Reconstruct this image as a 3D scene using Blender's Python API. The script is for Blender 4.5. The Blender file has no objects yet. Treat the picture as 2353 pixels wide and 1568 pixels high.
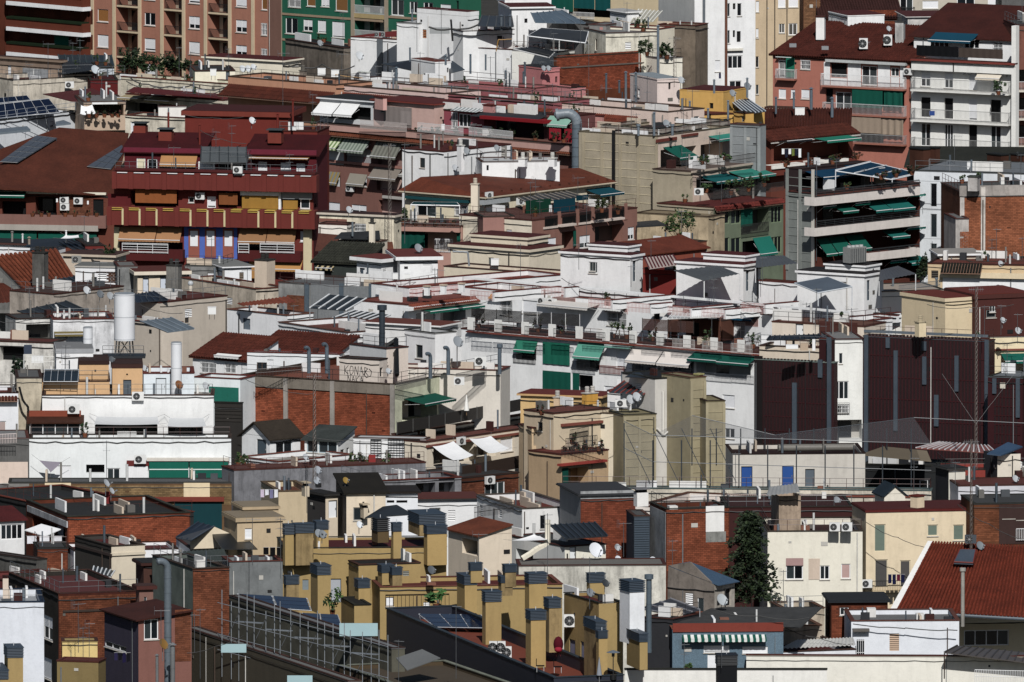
import bpy,math,random
from mathutils import Vector
R_ = random.Random(11)
SC = bpy.context.scene
COL = SC.collection
V3 = Vector
FV = 39216.0; CX,CY = 1176.5,784.0; HC = 152.0; PIT = math.radians(6.0)
cam_d = bpy.data.cameras.new('camera'); cam = bpy.data.objects.new('camera',cam_d); COL.objects.link(cam)
cam.location = (0,0,HC); cam.rotation_euler = (math.radians(90) - PIT,0,0)
cam_d.sensor_width = 36.0; cam_d.lens = 36.0 * FV / 2353.0; cam_d.clip_start = 5.0; cam_d.clip_end = 9000.0
SC.camera = cam
SUN_AZ,SUN_EL = 5.0,41.0
w = bpy.data.worlds.new('World'); SC.world = w; w.use_nodes = True
nt = w.node_tree; bg = nt.nodes['Background']
sky = nt.nodes.new('ShaderNodeTexSky'); sky.sky_type = 'NISHITA'; sky.sun_disc = False
sky.sun_elevation = math.radians(SUN_EL); sky.sun_rotation = math.radians(180 - SUN_AZ)
nt.links.new(sky.outputs[0],bg.inputs[0]); bg.inputs[1].default_value = 0.05
sd = bpy.data.lights.new('sun','SUN'); sd.energy = 4.9; sd.angle = math.radians(0.5); sd.color = (1.0,0.985,0.955)
sun = bpy.data.objects.new('sun',sd); COL.objects.link(sun)
_a,_e = math.radians(SUN_AZ),math.radians(SUN_EL)
SUNV = V3((math.sin(_a) * math.cos(_e),-math.cos(_a) * math.cos(_e),math.sin(_e)))
sun.rotation_euler = SUNV.to_track_quat('Z','Y').to_euler(); sun.location = (60,1200,120)
vs = SC.view_settings; vs.view_transform = 'Standard'; vs.look = 'None'; vs.gamma = 1.0; vs.exposure = -0.3
vs.use_curve_mapping = False
SC.cycles.max_bounces = 3; SC.cycles.diffuse_bounces = 1; SC.cycles.glossy_bounces = 2; SC.cycles.transparent_max_bounces = 6
_f = V3((0,math.cos(PIT),-math.sin(PIT))); _u = V3((0,math.sin(PIT),math.cos(PIT)))
CAM = V3((0,0,HC))
def ray(x,y):
 return _f + V3((1,0,0)) * ((x - CX) / FV) + _u * ((CY - y) / FV)
def gD(g):
 d = ray(CX,g); return HC / -d.z * d.y
def at(x,y,g):
 d = ray(x,y); return CAM + d * (gD(g) / d.y)
def ppm(g):
 return FV / gD(g)
def onplane(x,y,p,n):
 d = ray(x,y); return CAM + d * ((p - CAM).dot(n) / d.dot(n))
def lin(h):
 h = h.lstrip('#'); h = ''.join(q * 2 for q in h) if len(h) == 3 else h; c = [int(h[i:i + 2],16) / 255 for i in (0,2,4)]
 return [x / 12.92 if x <= 0.04045 else ((x + 0.055) / 1.055) ** 2.4 for x in c]
R2 = random.Random(5); NA = [0,0]
_M = {}
def dk(h,k=.8):
 h = h.lstrip('#'); h = ''.join(q * 2 for q in h) if len(h) == 3 else h
 return '#' + ''.join('%02x' % int(int(h[i:i + 2],16) * k) for i in (0,2,4))
def M(col,kind='pl'):
 """col: sRGB hex of the surface itself; kind: pl plaster, old worn plaster, pt paint, mt metal, fb fabric, tl tile, br brick, cr concrete, gl glass, lf leaf, pn panelled wall"""
 key = (col,kind)
 if key in _M: return _M[key]
 m = bpy.data.materials.new(kind + '_' + col.strip('#')); m.use_nodes = True; _M[key] = m
 t = m.node_tree; N,L = t.nodes,t.links; b = N['Principled BSDF']
 c = lin(col); c = [c[0],c[1] * 1.14,c[2] * .95] if kind in ('br','tl') else c; lu = .3 * c[0] + .6 * c[1] + .1 * c[2]; kx = 1 if lu > .6 else max(.68,(lu / .6) ** .16); c = [x * kx for x in c]; lu *= kx; c = [min(max(0,lu + (x - lu) * (.84 if kind == 'br' else .88)) * (.78 if kind == 'fb' and lu < .5 else 1),.8) for x in c]
 spec = {'pl': .25,'old': .2,'pt': .4,'mt': .5,'fb': .1,'tl': .2,'br': .15,'cr': .2,'gl': .6,'lf': .25,'pn': .25,'wp': .3}.get(kind,.3)
 rough = {'pl': .9,'old': .92,'pt': .55,'mt': .45,'fb': .9,'tl': .85,'br': .9,'cr': .92,'gl': .12,'lf': .6,'pn': .85,'wp': .5}.get(kind,.7)
 b.inputs['Roughness'].default_value = rough; b.inputs['Specular IOR Level'].default_value = spec
 if kind == 'gl':
  b.inputs['Base Color'].default_value = (*c,1); return m
 geo = N.new('ShaderNodeNewGeometry')
 def noise(scale,detail=4,sc=None,rough_=.6):
  n = N.new('ShaderNodeTexNoise'); n.inputs['Scale'].default_value = scale; n.inputs['Detail'].default_value = detail
  n.inputs['Roughness'].default_value = rough_
  if sc:
   mp = N.new('ShaderNodeMapping'); mp.inputs['Scale'].default_value = sc
   L.new(geo.outputs['Position'],mp.inputs['Vector']); L.new(mp.outputs[0],n.inputs['Vector'])
  else: L.new(geo.outputs['Position'],n.inputs['Vector'])
  return n.outputs['Fac']
 def ramp(fac,a,bb,ca,cb):
  r = N.new('ShaderNodeMapRange'); r.inputs[1].default_value = a; r.inputs[2].default_value = bb
  r.inputs[3].default_value = ca; r.inputs[4].default_value = cb; r.clamp = True; L.new(fac,r.inputs[0]); return r.outputs[0]
 def mult(x,y):
  q = N.new('ShaderNodeMath'); q.operation = 'MULTIPLY'
  for i,z in ((0,x),(1,y)):
   if isinstance(z,(int,float)): q.inputs[i].default_value = z
   else: L.new(z,q.inputs[i])
  return q.outputs[0]
 pw = {'pl': .08,'old': .38,'pt': .07,'mt': .16,'fb': .08,'tl': .32,'br': .42,'cr': .3,'lf': .4,'pn': .2,'wp': .1}.get(kind,.15)
 f = ramp(noise(.55,6),.3,.7,1 - pw,1 + pw * .35)
 if kind in ('pl','old','cr','pn'):
  sp = {'pl': .13,'old': .5,'cr': .3,'pn': .14}[kind]
  f = mult(f,ramp(noise(1.0,5,(1.7,1.7,.3),.7),.48,.74,1.0,1 - sp))
  f = mult(f,ramp(noise(2.6,5,None,.75),.5,.8,1.0,1 - sp * .8))
 if kind in ('tl','mt','fb'):
  f = mult(f,ramp(noise(6.0,3),.35,.65,1 - pw * .6,1 + pw * .3))
 if kind == 'mz':
  vo = N.new('ShaderNodeTexVoronoi'); vo.inputs['Scale'].default_value = 12; L.new(geo.outputs['Position'],vo.inputs['Vector']); f = mult(f,ramp(vo.outputs['Distance'],.05,.55,1.12,.75))
 if kind in ('br','tl','lf'):
  oi = N.new('ShaderNodeObjectInfo'); ad = N.new('ShaderNodeMath'); ad.operation = 'ADD'
  L.new(geo.outputs['Random Per Island'],ad.inputs[0]); L.new(oi.outputs['Random'],ad.inputs[1])
  fr = N.new('ShaderNodeMath'); fr.operation = 'FRACT'; L.new(ad.outputs[0],fr.inputs[0])
  k = {'br': .3,'tl': .25,'lf': .5}[kind]
  f = mult(f,ramp(fr.outputs[0],0,1,1 - k,1 + k * .5))
 mx = N.new('ShaderNodeMix'); mx.data_type = 'RGBA'; mx.blend_type = 'MULTIPLY'; mx.inputs[0].default_value = 1
 mx.inputs[6].default_value = (*c,1)
 cmb = N.new('ShaderNodeCombineColor')
 for i in range(3): L.new(f,cmb.inputs[i])
 L.new(cmb.outputs[0],mx.inputs[7]); L.new(mx.outputs[2],b.inputs['Base Color'])
 if kind in ('pl','old','cr','pn','br','tl'):
  bp = N.new('ShaderNodeBump'); bp.inputs['Strength'].default_value = .35; bp.inputs['Distance'].default_value = .04
  L.new(noise(5.0,5),bp.inputs['Height']); L.new(bp.outputs[0],b.inputs['Normal'])
 return m
def mesh_net():
 if 'net' in _M: return _M['net']
 m = bpy.data.materials.new('net'); m.use_nodes = True; t = m.node_tree; N,L = t.nodes,t.links
 b = N['Principled BSDF']; b.inputs['Base Color'].default_value = (.11,.11,.115,1); b.inputs['Roughness'].default_value = .7
 tr = N.new('ShaderNodeBsdfTransparent'); mi = N.new('ShaderNodeMixShader'); mi.inputs[0].default_value = .32
 L.new(tr.outputs[0],mi.inputs[1]); L.new(b.outputs[0],mi.inputs[2]); L.new(mi.outputs[0],N['Material Output'].inputs[0])
 _M['net'] = m; return m
WHITE = '#e9e9ea'; CREAM = '#e8dfc9'; RED = '#5e1614'; MAROON = '#4a1f1c'; TILE = '#7a3222'; DTILE = '#5c2418'
BRICK = '#94432a'; GREEN = '#0b6b5a'; GREY = '#8d8d8c'; DGREY = '#3c4048'; STEEL = '#6f7d8a'; DARK = '#15161a'
SLATE = '#374656'; OCHRE = '#ab9059'; TAN = '#ada086'; PINK = '#b77a63'; ROSE = '#b0676a'; SAND = '#d9c3a4'; BLUSH = '#d6bcb0'
BASE = {}
class MB:
 def __init__(s): s.v = []; s.f = []; s.sm = []
 def q(s,*p,sm=False):
  n = len(s.v); s.v += [V3(a) for a in p]; s.f.append(tuple(range(n,n + len(p)))); s.sm.append(sm)
 def box(s,o,a,b,c):
  o,a,b,c = V3(o),V3(a),V3(b),V3(c); n = len(s.v)
  s.v += [o,o + a,o + a + b,o + b,o + c,o + a + c,o + a + b + c,o + b + c]
  for f in ((0,3,2,1),(4,5,6,7),(0,1,5,4),(1,2,6,5),(2,3,7,6),(3,0,4,7)):
   s.f.append(tuple(n + i for i in f)); s.sm.append(False)
 def slab(s,pts,t):
  pts = [V3(p) for p in pts]; n = len(s.v); k = len(pts); t = V3(t)
  s.v += pts + [p + t for p in pts]
  s.f.append(tuple(range(n,n + k))); s.f.append(tuple(range(n + 2 * k - 1,n + k - 1,-1)))
  s.sm += [False,False]
  for i in range(k):
   j = (i + 1) % k; s.f.append((n + i,n + j,n + k + j,n + k + i)); s.sm.append(False)
 def cyl(s,p0,p1,r,n=10,r1=None,cap=True):
  p0,p1 = V3(p0),V3(p1); d = (p1 - p0).normalized(); r1 = r if r1 is None else r1
  a = d.orthogonal().normalized(); b = d.cross(a); k = len(s.v)
  for i in range(n):
   an = 2 * math.pi * i / n; e = a * math.cos(an) + b * math.sin(an); s.v.append(p0 + e * r)
  for i in range(n):
   an = 2 * math.pi * i / n; e = a * math.cos(an) + b * math.sin(an); s.v.append(p1 + e * r1)
  for i in range(n):
   j = (i + 1) % n; s.f.append((k + i,k + j,k + n + j,k + n + i)); s.sm.append(n > 5)
  if cap:
   m = len(s.v); s.v += [p.copy() for p in s.v[k:k + 2 * n]]; s.f.append(tuple(range(m + n - 1,m - 1,-1))); s.f.append(tuple(range(m + n,m + 2 * n))); s.sm += [False,False]
 def tube(s,pts,r,n=6):
  for a,b in zip(pts[:-1],pts[1:]): s.cyl(a,b,r,n)
 def ball(s,c,r,n=8,sz=1.0):
  c = V3(c); k = len(s.v); m = n // 2
  for i in range(1,m):
   t = math.pi * i / m
   for j in range(n):
    a = 2 * math.pi * j / n; s.v.append(c + V3((r * math.sin(t) * math.cos(a),r * math.sin(t) * math.sin(a),r * sz * math.cos(t))))
  s.v += [c + V3((0,0,r * sz)),c - V3((0,0,r * sz))]; T,Bt = len(s.v) - 2,len(s.v) - 1
  for j in range(n):
   jj = (j + 1) % n; s.f.append((T,k + j,k + jj)); s.sm.append(True)
   s.f.append((Bt,k + (m - 2) * n + jj,k + (m - 2) * n + j)); s.sm.append(True)
   for i in range(m - 2):
    s.f.append((k + i * n + j,k + (i + 1) * n + j,k + (i + 1) * n + jj,k + i * n + jj)); s.sm.append(True)
 def build(s,name,mat,parent=None,kind=None,label=None):
  if not s.f: return None
  b = V3((0,0,0))
  if parent is not None: b = BASE[parent.name]
  me = bpy.data.meshes.new(name); me.from_pydata([tuple(p - b) for p in s.v],[],s.f); me.update()
  me.polygons.foreach_set('use_smooth',s.sm); me.materials.append(mat)
  o = bpy.data.objects.new(name,me); COL.objects.link(o); BASE[o.name] = b
  if parent is not None: o.parent = parent
  if kind: o['kind'] = kind
  if label: o['label'] = label
  return o
def thing(name,label,cat,base,group=None):
 o = bpy.data.objects.new(name,None); COL.objects.link(o); o.location = base; BASE[o.name] = V3(base)
 o['label'] = label; o['category'] = cat
 if group: o['group'] = group
 o.empty_display_size = .3
 return o
UP = V3((0,0,1))
def tiles(parent,eL,eR,rR,rL,mat,sp=.26,ln=.5,indiv=0):
 """barrel tiles on a pitched quad, eaves left/right then ridge right/left"""
 eL,eR,rR,rL = map(V3,(eL,eR,rR,rL)); U = (eR - eL); Wd = U.length; S = ((rL + rR) - (eL + eR)) * .5
 nc = max(2,int(Wd / sp)); nr = max(2,int(S.length / ln)); nn = U.cross(S).normalized()
 if nn.z < 0: nn = -nn
 def pt(a,b): return (eL * (1 - a) + eR * a) * (1 - b) + (rL * (1 - a) + rR * a) * b
 mb = MB(); h = sp * .42; proto = None; cnt = 0
 for j in range(nr):
  for i in range(nc):
   b0,b1 = j / nr - .012,(j + 1) / nr + .01; a0,a1 = (i + .08) / nc,(i + .92) / nc
   jit = R_.uniform(-.006,.012)
   lift0 = .045 + jit; lift1 = .012
   if indiv and cnt < indiv and proto is not None and j < nr:
    pass
   ring = []
   for b_,lf in ((b0,lift0),(b1,lift1)):
    for k in range(5):
     t = k / 4; ang = math.pi * t
     p = pt(a0 * (1 - t) + a1 * t,b_) + nn * (h * math.sin(ang) + lf); ring.append(p)
   tgt = MB() if cnt < indiv else mb
   for k in range(4): tgt.q(ring[k],ring[k + 1],ring[k + 6],ring[k + 5],sm=True)
   tgt.q(*ring[:5])
   if cnt < indiv: tgt.build('roof_tile',mat,parent)
   cnt += 1
 mb.build('roof_tiling',mat,parent,kind='stuff')
class Bld:
 """block seen on its near vertical edge xM: the left face spans xL..xM, the right face xM..xR, the right face turns away by be degrees"""
 def __init__(s,name,label,xL,xM,xR,y,g,be,wall,roof='par',rm=None,dl=6.0,dr=3.2,zb=None,par=.35,cop=None,
 cat='building',edge=None,th=.22,ov=.25,group=None,rise=1.5,wallR=None,wk='pl',name2=None):
  b = math.radians(be); s.g = g
  P = at(xM,y,g); s.P = P; s.z = P.z
  s.dR = V3((math.cos(b),math.sin(b),0)); s.dL = V3((-math.sin(b),math.cos(b),0))
  def ln(d,x):
   r = ray(x,y); k = r.x / r.y; return max(.3,min(60,(k * P.y - P.x) / (d.x - k * d.y)))
  s.wL = ln(s.dL,xL) if xL is not None else dl
  s.wR = ln(s.dR,xR) if xR is not None else dr
  s.nR = V3((math.sin(b),-math.cos(b),0)); s.nL = V3((-math.cos(b),-math.sin(b),0))
  s.zb = -20.0 if zb is None else (at(xM,zb,g).z)
  s.e = thing(name,label,cat,V3((P.x,P.y,s.zb)) + (s.dL * s.wL + s.dR * s.wR) * .5,group)
  s.cat = cat; s.wall = M(wall,wk) if isinstance(wall,str) else wall
  s.wallR = (M(wallR,wk) if isinstance(wallR,str) else wallR) or s.wall
  s.roof,s.rm,s.par,s.cop,s.edge,s.th,s.ov,s.rise = roof,rm,par,cop,edge,th,ov,rise
  s.holes = {'L': [],'R': []}; s.todo = []
 def fr(s,f):
  if f == 'R': return s.P,s.dR,s.nR,s.wR
  return s.P + s.dL * s.wL,-s.dL,s.nL,s.wL
 def pt(s,f,x,y,off=0.0):
  O,U,N,W = s.fr(f); return onplane(x,y,O + N * off,N)
 def rect(s,f,x0,y0,x1,y1,off=0.0):
  O,U,N,W = s.fr(f); ym = (y0 + y1) / 2; xm = (x0 + x1) / 2
  u0 = (s.pt(f,x0,ym,off) - O).dot(U); u1 = (s.pt(f,x1,ym,off) - O).dot(U)
  z1 = s.pt(f,xm,y0,off).z; z0 = s.pt(f,xm,y1,off).z
  return u0,u1,z0,z1
 def w(s,f,u,z,off=0.0):
  O,U,N,W = s.fr(f); p = O + U * u + N * off; p = V3((p.x,p.y,z)); return p
 def hole(s,f,u0,u1,z0,z1,d):
  O,U,N,W = s.fr(f); u0,u1 = max(u0,.02),min(u1,W - .02); z1 = min(z1,s.z - .02); z0 = max(z0,s.zb + .02)
  if u1 - u0 < .05 or z1 - z0 < .05: return None
  s.holes[f].append((u0,u1,z0,z1,d)); return u0,u1,z0,z1
 def win(s,f,x0,y0,x1,y1,k='w2',d=.16,fc=WHITE,mat=None,sill=True):
  h = s.hole(f,*s.rect(f,x0,y0,x1,y1),d if k not in ('lo',) else max(d,1.3))
  if not h: return
  if k == 'lo' and d < 1.3: d = 1.3
  s.todo.append((s._win,(f,h,k,d,fc,mat,sill)))
 def _win(s,f,h,k,d,fc,mat,sill):
  O,U,N,W = s.fr(f); u0,u1,z0,z1 = h; wd,ht = u1 - u0,z1 - z0
  Pt = lambda u,z,o: s.w(f,u,z,o)
  fm = M(fc,'pt')
  def bar(mb,a0,a1,b0,b1,o=-.06,t=.05): mb.box(Pt(a0,b0,o - t),U * (a1 - a0),N * t,UP * (b1 - b0))
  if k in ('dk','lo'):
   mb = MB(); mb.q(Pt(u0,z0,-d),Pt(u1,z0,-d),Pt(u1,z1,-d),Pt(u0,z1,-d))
   r = mb.build('recess' if k == 'lo' else 'opening',M(mat or ('#8f8a84' if k == 'lo' else '#17181a'),'pl'),s.e)  # opening: near-black back face stands in for the unlit interior
   if k == 'lo' and wd > 1.0:
    m2 = MB(); a = u0 + wd * .2
    m2.box(Pt(a,z0,-d + .01),U * min(1.3,wd * .5),N * .05,UP * min(2.1,ht * .86)); m2.build('glazed_door',M('#20262b','gl'),r)
   return
  if k == 'lv':
   mb = MB(); mb.q(Pt(u0,z0,-d),Pt(u1,z0,-d),Pt(u1,z1,-d),Pt(u0,z1,-d)); r = mb.build('vent',M('#1c1c1e','pt'),s.e)
   n = max(3,int(ht / .14)); m2 = MB()
   for i in range(n):
    zz = z0 + ht * (i + .2) / n; m2.slab([Pt(u0,zz,-.02),Pt(u1,zz,-.02),Pt(u1,zz + .08,-.1),Pt(u0,zz + .08,-.1)],(0,0,-.02))
   m2.build('louvre',M(mat or WHITE,'pt'),r); return
  if k == 'dr':
   mb = MB(); mb.box(Pt(u0,z0,-d),U * wd,N * .05,UP * ht); r = mb.build('door',M(mat or '#56606a','pt'),s.e)
   m2 = MB(); m2.box(Pt(u0 + wd * .82,z0 + ht * .45,-d + .05),U * .05,N * .06,UP * .14); m2.build('handle',M('#909090','mt'),r)
   m3 = MB(); bar(m3,u0,u0 + .05,z0,z1); bar(m3,u1 - .05,u1,z0,z1); bar(m3,u0 + .05,u1 - .05,z1 - .05,z1)
   m3.build('frame',M('#4a4f55','pt'),r); return
  t = min(.07,wd * .09); top = z1
  mb = MB(); bar(mb,u0,u0 + t,z0,z1); bar(mb,u1 - t,u1,z0,z1); bar(mb,u0 + t,u1 - t,z0,z0 + t); bar(mb,u0 + t,u1 - t,z1 - t,z1)
  n = {'w1': 1,'w2': 2,'w3': 3,'w4': 4,'hs': 2,'gr': 2,'sh': 0,'cl': 0,'bl': 2}.get(k,2)
  for i in range(1,n):
   a = u0 + wd * i / n; bar(mb,a - t / 2,a + t / 2,z0 + t,z1 - t)
  r = mb.build('window',fm,s.e)
  zs = z1 - t
  if k == 'sh': zs = z0 + t + ht * R_.choice((0,0,0,.06,.12))
  if k == 'hs': zs = z0 + ht * R_.uniform(.3,.55)
  if k == 'bl': zs = z0 + ht * .12
  if k == 'cl': zs = z0 + t
  if zs < z1 - t - .02:
   m2 = MB(); nn = max(2,int((z1 - t - zs) / .09))
   for i in range(nn):
    za = zs + (z1 - t - zs) * i / nn; zc = zs + (z1 - t - zs) * (i + 1) / nn
    m2.slab([Pt(u0 + t,za,-.07),Pt(u1 - t,za,-.07),Pt(u1 - t,zc,-.085),Pt(u0 + t,zc,-.085)],N * -.02)
   m2.build('shutter',M(mat or '#dfe0e3','pt'),r)
  if n or zs > z0 + t + .03:
   n = max(n,1)
   for i in range(n):
    m3 = MB(); a,c = u0 + t + (wd - 2 * t) * i / n,u0 + t + (wd - 2 * t) * (i + 1) / n
    tilt = R_.uniform(-.01,.01)
    m3.q(Pt(a,z0 + t,-.1 - tilt),Pt(c,z0 + t,-.1 + tilt),Pt(c,z1 - t,-.1 + tilt),Pt(a,z1 - t,-.1 - tilt))
    m3.build('pane',M(R_.choice(('#16191d','#1d2329','#2a3338','#3a4346')),'gl'),r)
  if k == 'gr':
   m4 = MB(); nb = max(4,int(wd / .13))
   for i in range(nb + 1): m4.box(Pt(u0 + wd * i / nb - .011,z0,.03),U * .022,N * .022,UP * ht)
   for zz in (z0 + .05,z0 + ht * .5,z1 - .08): m4.box(Pt(u0,zz,.035),U * wd,N * .03,UP * .03)
   m4.build('grille',M(WHITE,'pt'),r)
  if sill and ht < 1.9:
   m5 = MB(); m5.box(Pt(u0 - .05,z0 - .06,-.05),U * (wd + .1),N * .13,UP * .055); m5.build('sill',M('#cfc8bd','cr'),r)
 def band(s,f,x0,y0,x1,y1,out=.08,mat=WHITE,name='cornice',inn=.02,kind='pl'):
  u0,u1,z0,z1 = s.rect(f,x0,y0,x1,y1,out); O,U,N,W = s.fr(f)
  mb = MB(); mb.box(s.w(f,u0,z0,-inn if inn < 0 else .003),U * (u1 - u0),N * out,UP * (z1 - z0)); return mb.build(name,M(mat,kind),s.e)
 def awn(s,f,x0,x1,yt,yb,out=1.2,mat=GREEN,mat2=None,drop=.22,bar=True,off=.02,sag=.0,name='awning',lab=None):
  O,U,N,W = s.fr(f); xm = (x0 + x1) / 2
  zt = s.pt(f,xm,yt,off).z; zf = s.pt(f,xm,yb,out).z
  u0 = (s.pt(f,x0,yt,off) - O).dot(U); u1 = (s.pt(f,x1,yt,off) - O).dot(U)
  def cloth(a,c,up):
   tg = MB(); k = 6
   def pz(t): return zt + (zf + drop - zt) * t - .12 * math.sin(math.pi * t) * (sag + .25) + up
   for j in range(k):
    t0,t1 = j / k,(j + 1) / k; q0,q1 = off + (out - off) * t0,off + (out - off) * t1
    tg.slab([s.w(f,a,pz(t0),q0),s.w(f,c,pz(t0),q0),s.w(f,c,pz(t1),q1),s.w(f,a,pz(t1),q1)],(0,0,-.006 if up else -.012))
   m = max(1,int((c - a) / .3))
   for j in range(m):
    p0,p1 = a + (c - a) * j / m,a + (c - a) * (j + 1) / m; pm = (p0 + p1) / 2; o = out + up
    tg.slab([s.w(f,p0,zf + drop,o),s.w(f,p1,zf + drop,o),s.w(f,p1,zf + .03,o),s.w(f,pm,zf,o),s.w(f,p0,zf + .03,o)],N * .01)
   return tg
  r = cloth(u0,u1,0).build(name,M(mat,'fb'),s.e,label=lab)
  if mat2:
   ns = max(2,int((u1 - u0) / .42)); d = (u1 - u0) / ns
   for i in range(ns): cloth(u0 + d * (i + .25),u0 + d * (i + .75),.012).build('stripe',M(mat2,'fb'),r)
  if bar:
   C = MB(); C.box(s.w(f,u0,zf + drop - .02,out + .012),U * (u1 - u0),N * .03,UP * .05); C.build('front_bar',M(WHITE,'pt'),r)
   for uu in (u0 + .1,u1 - .1): D = MB(); D.cyl(s.w(f,uu,zt - .5,off + .02),s.w(f,uu,zf + drop,out),.018,5); D.build('arm',M('#c8c8c8','mt'),r)
  return r
 def cur(s,f,x0,x1,y0,y1,off=.12,mat=GREEN,name='curtain',wave=.012,kind='fb'):
  u0,u1,z0,z1 = s.rect(f,x0,y0,x1,y1,off); n = max(2,int((u1 - u0) / .14)); mb = MB(); ph = R_.random() * 6
  O,U,N,W = s.fr(f)
  for i in range(n):
   a,c = u0 + (u1 - u0) * i / n,u0 + (u1 - u0) * (i + 1) / n
   o0,o1 = off + wave * math.sin(i * 1.3 + ph),off + wave * math.sin((i + 1) * 1.3 + ph)
   mb.slab([s.w(f,a,z1,o0 * .6 + off * .4),s.w(f,c,z1,o1 * .6 + off * .4),s.w(f,c,z0,o1),s.w(f,a,z0,o0)],N * -.01)
  return mb.build(name,M(mat,kind),s.e)
 def rail(s,f,x0,x1,y0,y1,out=.05,mat=WHITE,sp=.13,name='railing',rows=0,bw=.035):
  u0,u1,z0,z1 = s.rect(f,x0,y0,x1,y1,out); O,U,N,W = s.fr(f); mb = MB()
  if rows:
   for i in range(rows): mb.box(s.w(f,u0,z0 + (z1 - z0) * (i + .5) / rows,out),U * (u1 - u0),N * .03,UP * .04)
   sp = 1.2
  n = max(1,int((u1 - u0) / sp))
  for i in range(n + 1): mb.box(s.w(f,u0 + (u1 - u0) * i / n - bw / 2,z0,out),U * bw,N * bw,UP * (z1 - z0))
  mb.box(s.w(f,u0,z1 - .02,out - .012),U * (u1 - u0),N * .045,UP * .045); mb.box(s.w(f,u0,z0 + .04,out),U * (u1 - u0),N * .03,UP * .03)
  return mb.build(name,M(mat,'mt'),s.e)
 def balc(s,f,x0,x1,yt,yb,out=1.0,wall=WHITE,k='rail',rm=WHITE,slab=.16,rh=None):
  """projecting balcony: slab bottom front edge at yb, top of rail or parapet at yt"""
  u0,u1,z0,z1 = s.rect(f,x0,yt,x1,yb,out); O,U,N,W = s.fr(f)
  mb = MB(); mb.box(s.w(f,u0,z0,.004),U * (u1 - u0),N * (out - .004),UP * slab)
  r = mb.build('balcony',M(wall,'pl'),s.e); zt = z0 + slab
  mb = MB()
  if k == 'solid':
   mb.box(s.w(f,u0,zt + .002,out - .12),U * (u1 - u0),N * .12,UP * (z1 - zt))
   for uu in (u0,u1 - .12): mb.box(s.w(f,uu,zt + .002,.004),U * .12,N * (out - .13),UP * (z1 - zt))
   mb.build('parapet',M(wall,'pl'),r)
  else:
   n = max(2,int((u1 - u0) / .13))
   for i in range(n + 1): mb.box(s.w(f,u0 + (u1 - u0) * i / n - .01,zt,out - .04),U * .02,N * .02,UP * (z1 - zt))
   mb.box(s.w(f,u0,z1 - .03,out - .05),U * (u1 - u0),N * .05,UP * .05)
   for uu in (u0 + .01,u1 - .03):
    mb.box(s.w(f,uu,z1 - .03,.004),U * .03,N * (out - .06),UP * .04)
    for i in range(int(out / .13)): mb.box(s.w(f,uu,zt,.1 + i * .13),U * .02,N * .02,UP * (z1 - zt - .03))
   mb.build('railing',M(rm,'mt'),r)
  return r
 def bricks(s,f,x0,x1,y0,y1,mat=BRICK,indiv=0,off=.0):
  u0,u1,z0,z1 = s.rect(f,x0,y0,x1,y1); O,U,N,W = s.fr(f); u0 = max(u0,0); u1 = min(u1,W)
  s.todo.append((s._bricks,(f,u0,u1,z0,z1,mat,indiv)))
 def _bricks(s,f,u0,u1,z0,z1,mat,indiv):
  O,U,N,W = s.fr(f); bl,bh,j = .31,.14,.018; mm = M(mat,'br'); mb = MB(); cnt = 0
  proto = None; ang = math.atan2(U.y,U.x)
  rows = int((z1 - z0) / bh)
  hs = s.holes[f]
  for r in range(rows):
   za = z0 + r * bh; st = u0 - (bl / 2 if r % 2 else 0); u = st
   while u < u1 - .02:
    a,c = max(u,u0),min(u + bl - j,u1); u += bl
    if c - a < .05 or R_.random() < .004: continue
    if any(a < h[1] + .02 and c > h[0] - .02 and za < h[3] + .02 and za + bh > h[2] - .02 for h in hs): continue
    p = .022 + R_.uniform(-.008,.01)
    if cnt < indiv and abs(c - a - (bl - j)) < 1e-4:
     if proto is None:
      m2 = MB(); l = bl - j; m2.box((0,-.03,0),(l,0,0),(0,.033,0),(0,0,bh - j)); proto = m2.build('brick',mm,s.wallobj)
      ob = proto; ob.data.name = 'brick'
     else:
      ob = proto.copy(); COL.objects.link(ob)
     ob.rotation_euler = (0,0,ang); ob.parent = s.wallobj
     ob.location = s.w(f,a,za,p - .026) - BASE[s.e.name]
     cnt += 1; continue
    mb.box(s.w(f,a,za,.0),U * (c - a),N * p,UP * (bh - j))
  if proto is not None:
   for vtx in proto.data.vertices: vtx.co = vtx.co + BASE[s.e.name]
  mb.build('brickwork',mm,s.wallobj,kind='stuff')
 def _face(s,mb,f):
  O,U,N,W = s.fr(f); H = s.holes[f]
  us = sorted({0.0,W,*[h[0] for h in H],*[h[1] for h in H]}); zs = sorted({s.zb,s.z,*[h[2] for h in H],*[h[3] for h in H]})
  for i in range(len(us) - 1):
   run = None
   for j in range(len(zs) - 1):
    uc,zc = (us[i] + us[i + 1]) / 2,(zs[j] + zs[j + 1]) / 2
    solid = not any(h[0] < uc < h[1] and h[2] < zc < h[3] for h in H)
    if solid and run is None: run = zs[j]
    if (not solid or j == len(zs) - 2) and run is not None:
     e = zs[j + 1] if solid else zs[j]; mb.q(s.w(f,us[i],run),s.w(f,us[i + 1],run),s.w(f,us[i + 1],e),s.w(f,us[i],e)); run = None
  for a,b,c,d,dp in H:
   for (p,q) in (((a,c),(b,c)),((b,c),(b,d)),((b,d),(a,d)),((a,d),(a,c))):
    mb.q(s.w(f,*p),s.w(f,*q),s.w(f,*q,-dp),s.w(f,*p,-dp))
 def corners(s,z,o=0.0):
  P,a,b = s.P,s.dL,s.dR; c = [P - a * o - b * o,P + b * (s.wR + o) - a * o,P + b * (s.wR + o) + a * (s.wL + o),P + a * (s.wL + o) - b * o]
  return [V3((p.x,p.y,z)) for p in c]
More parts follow.
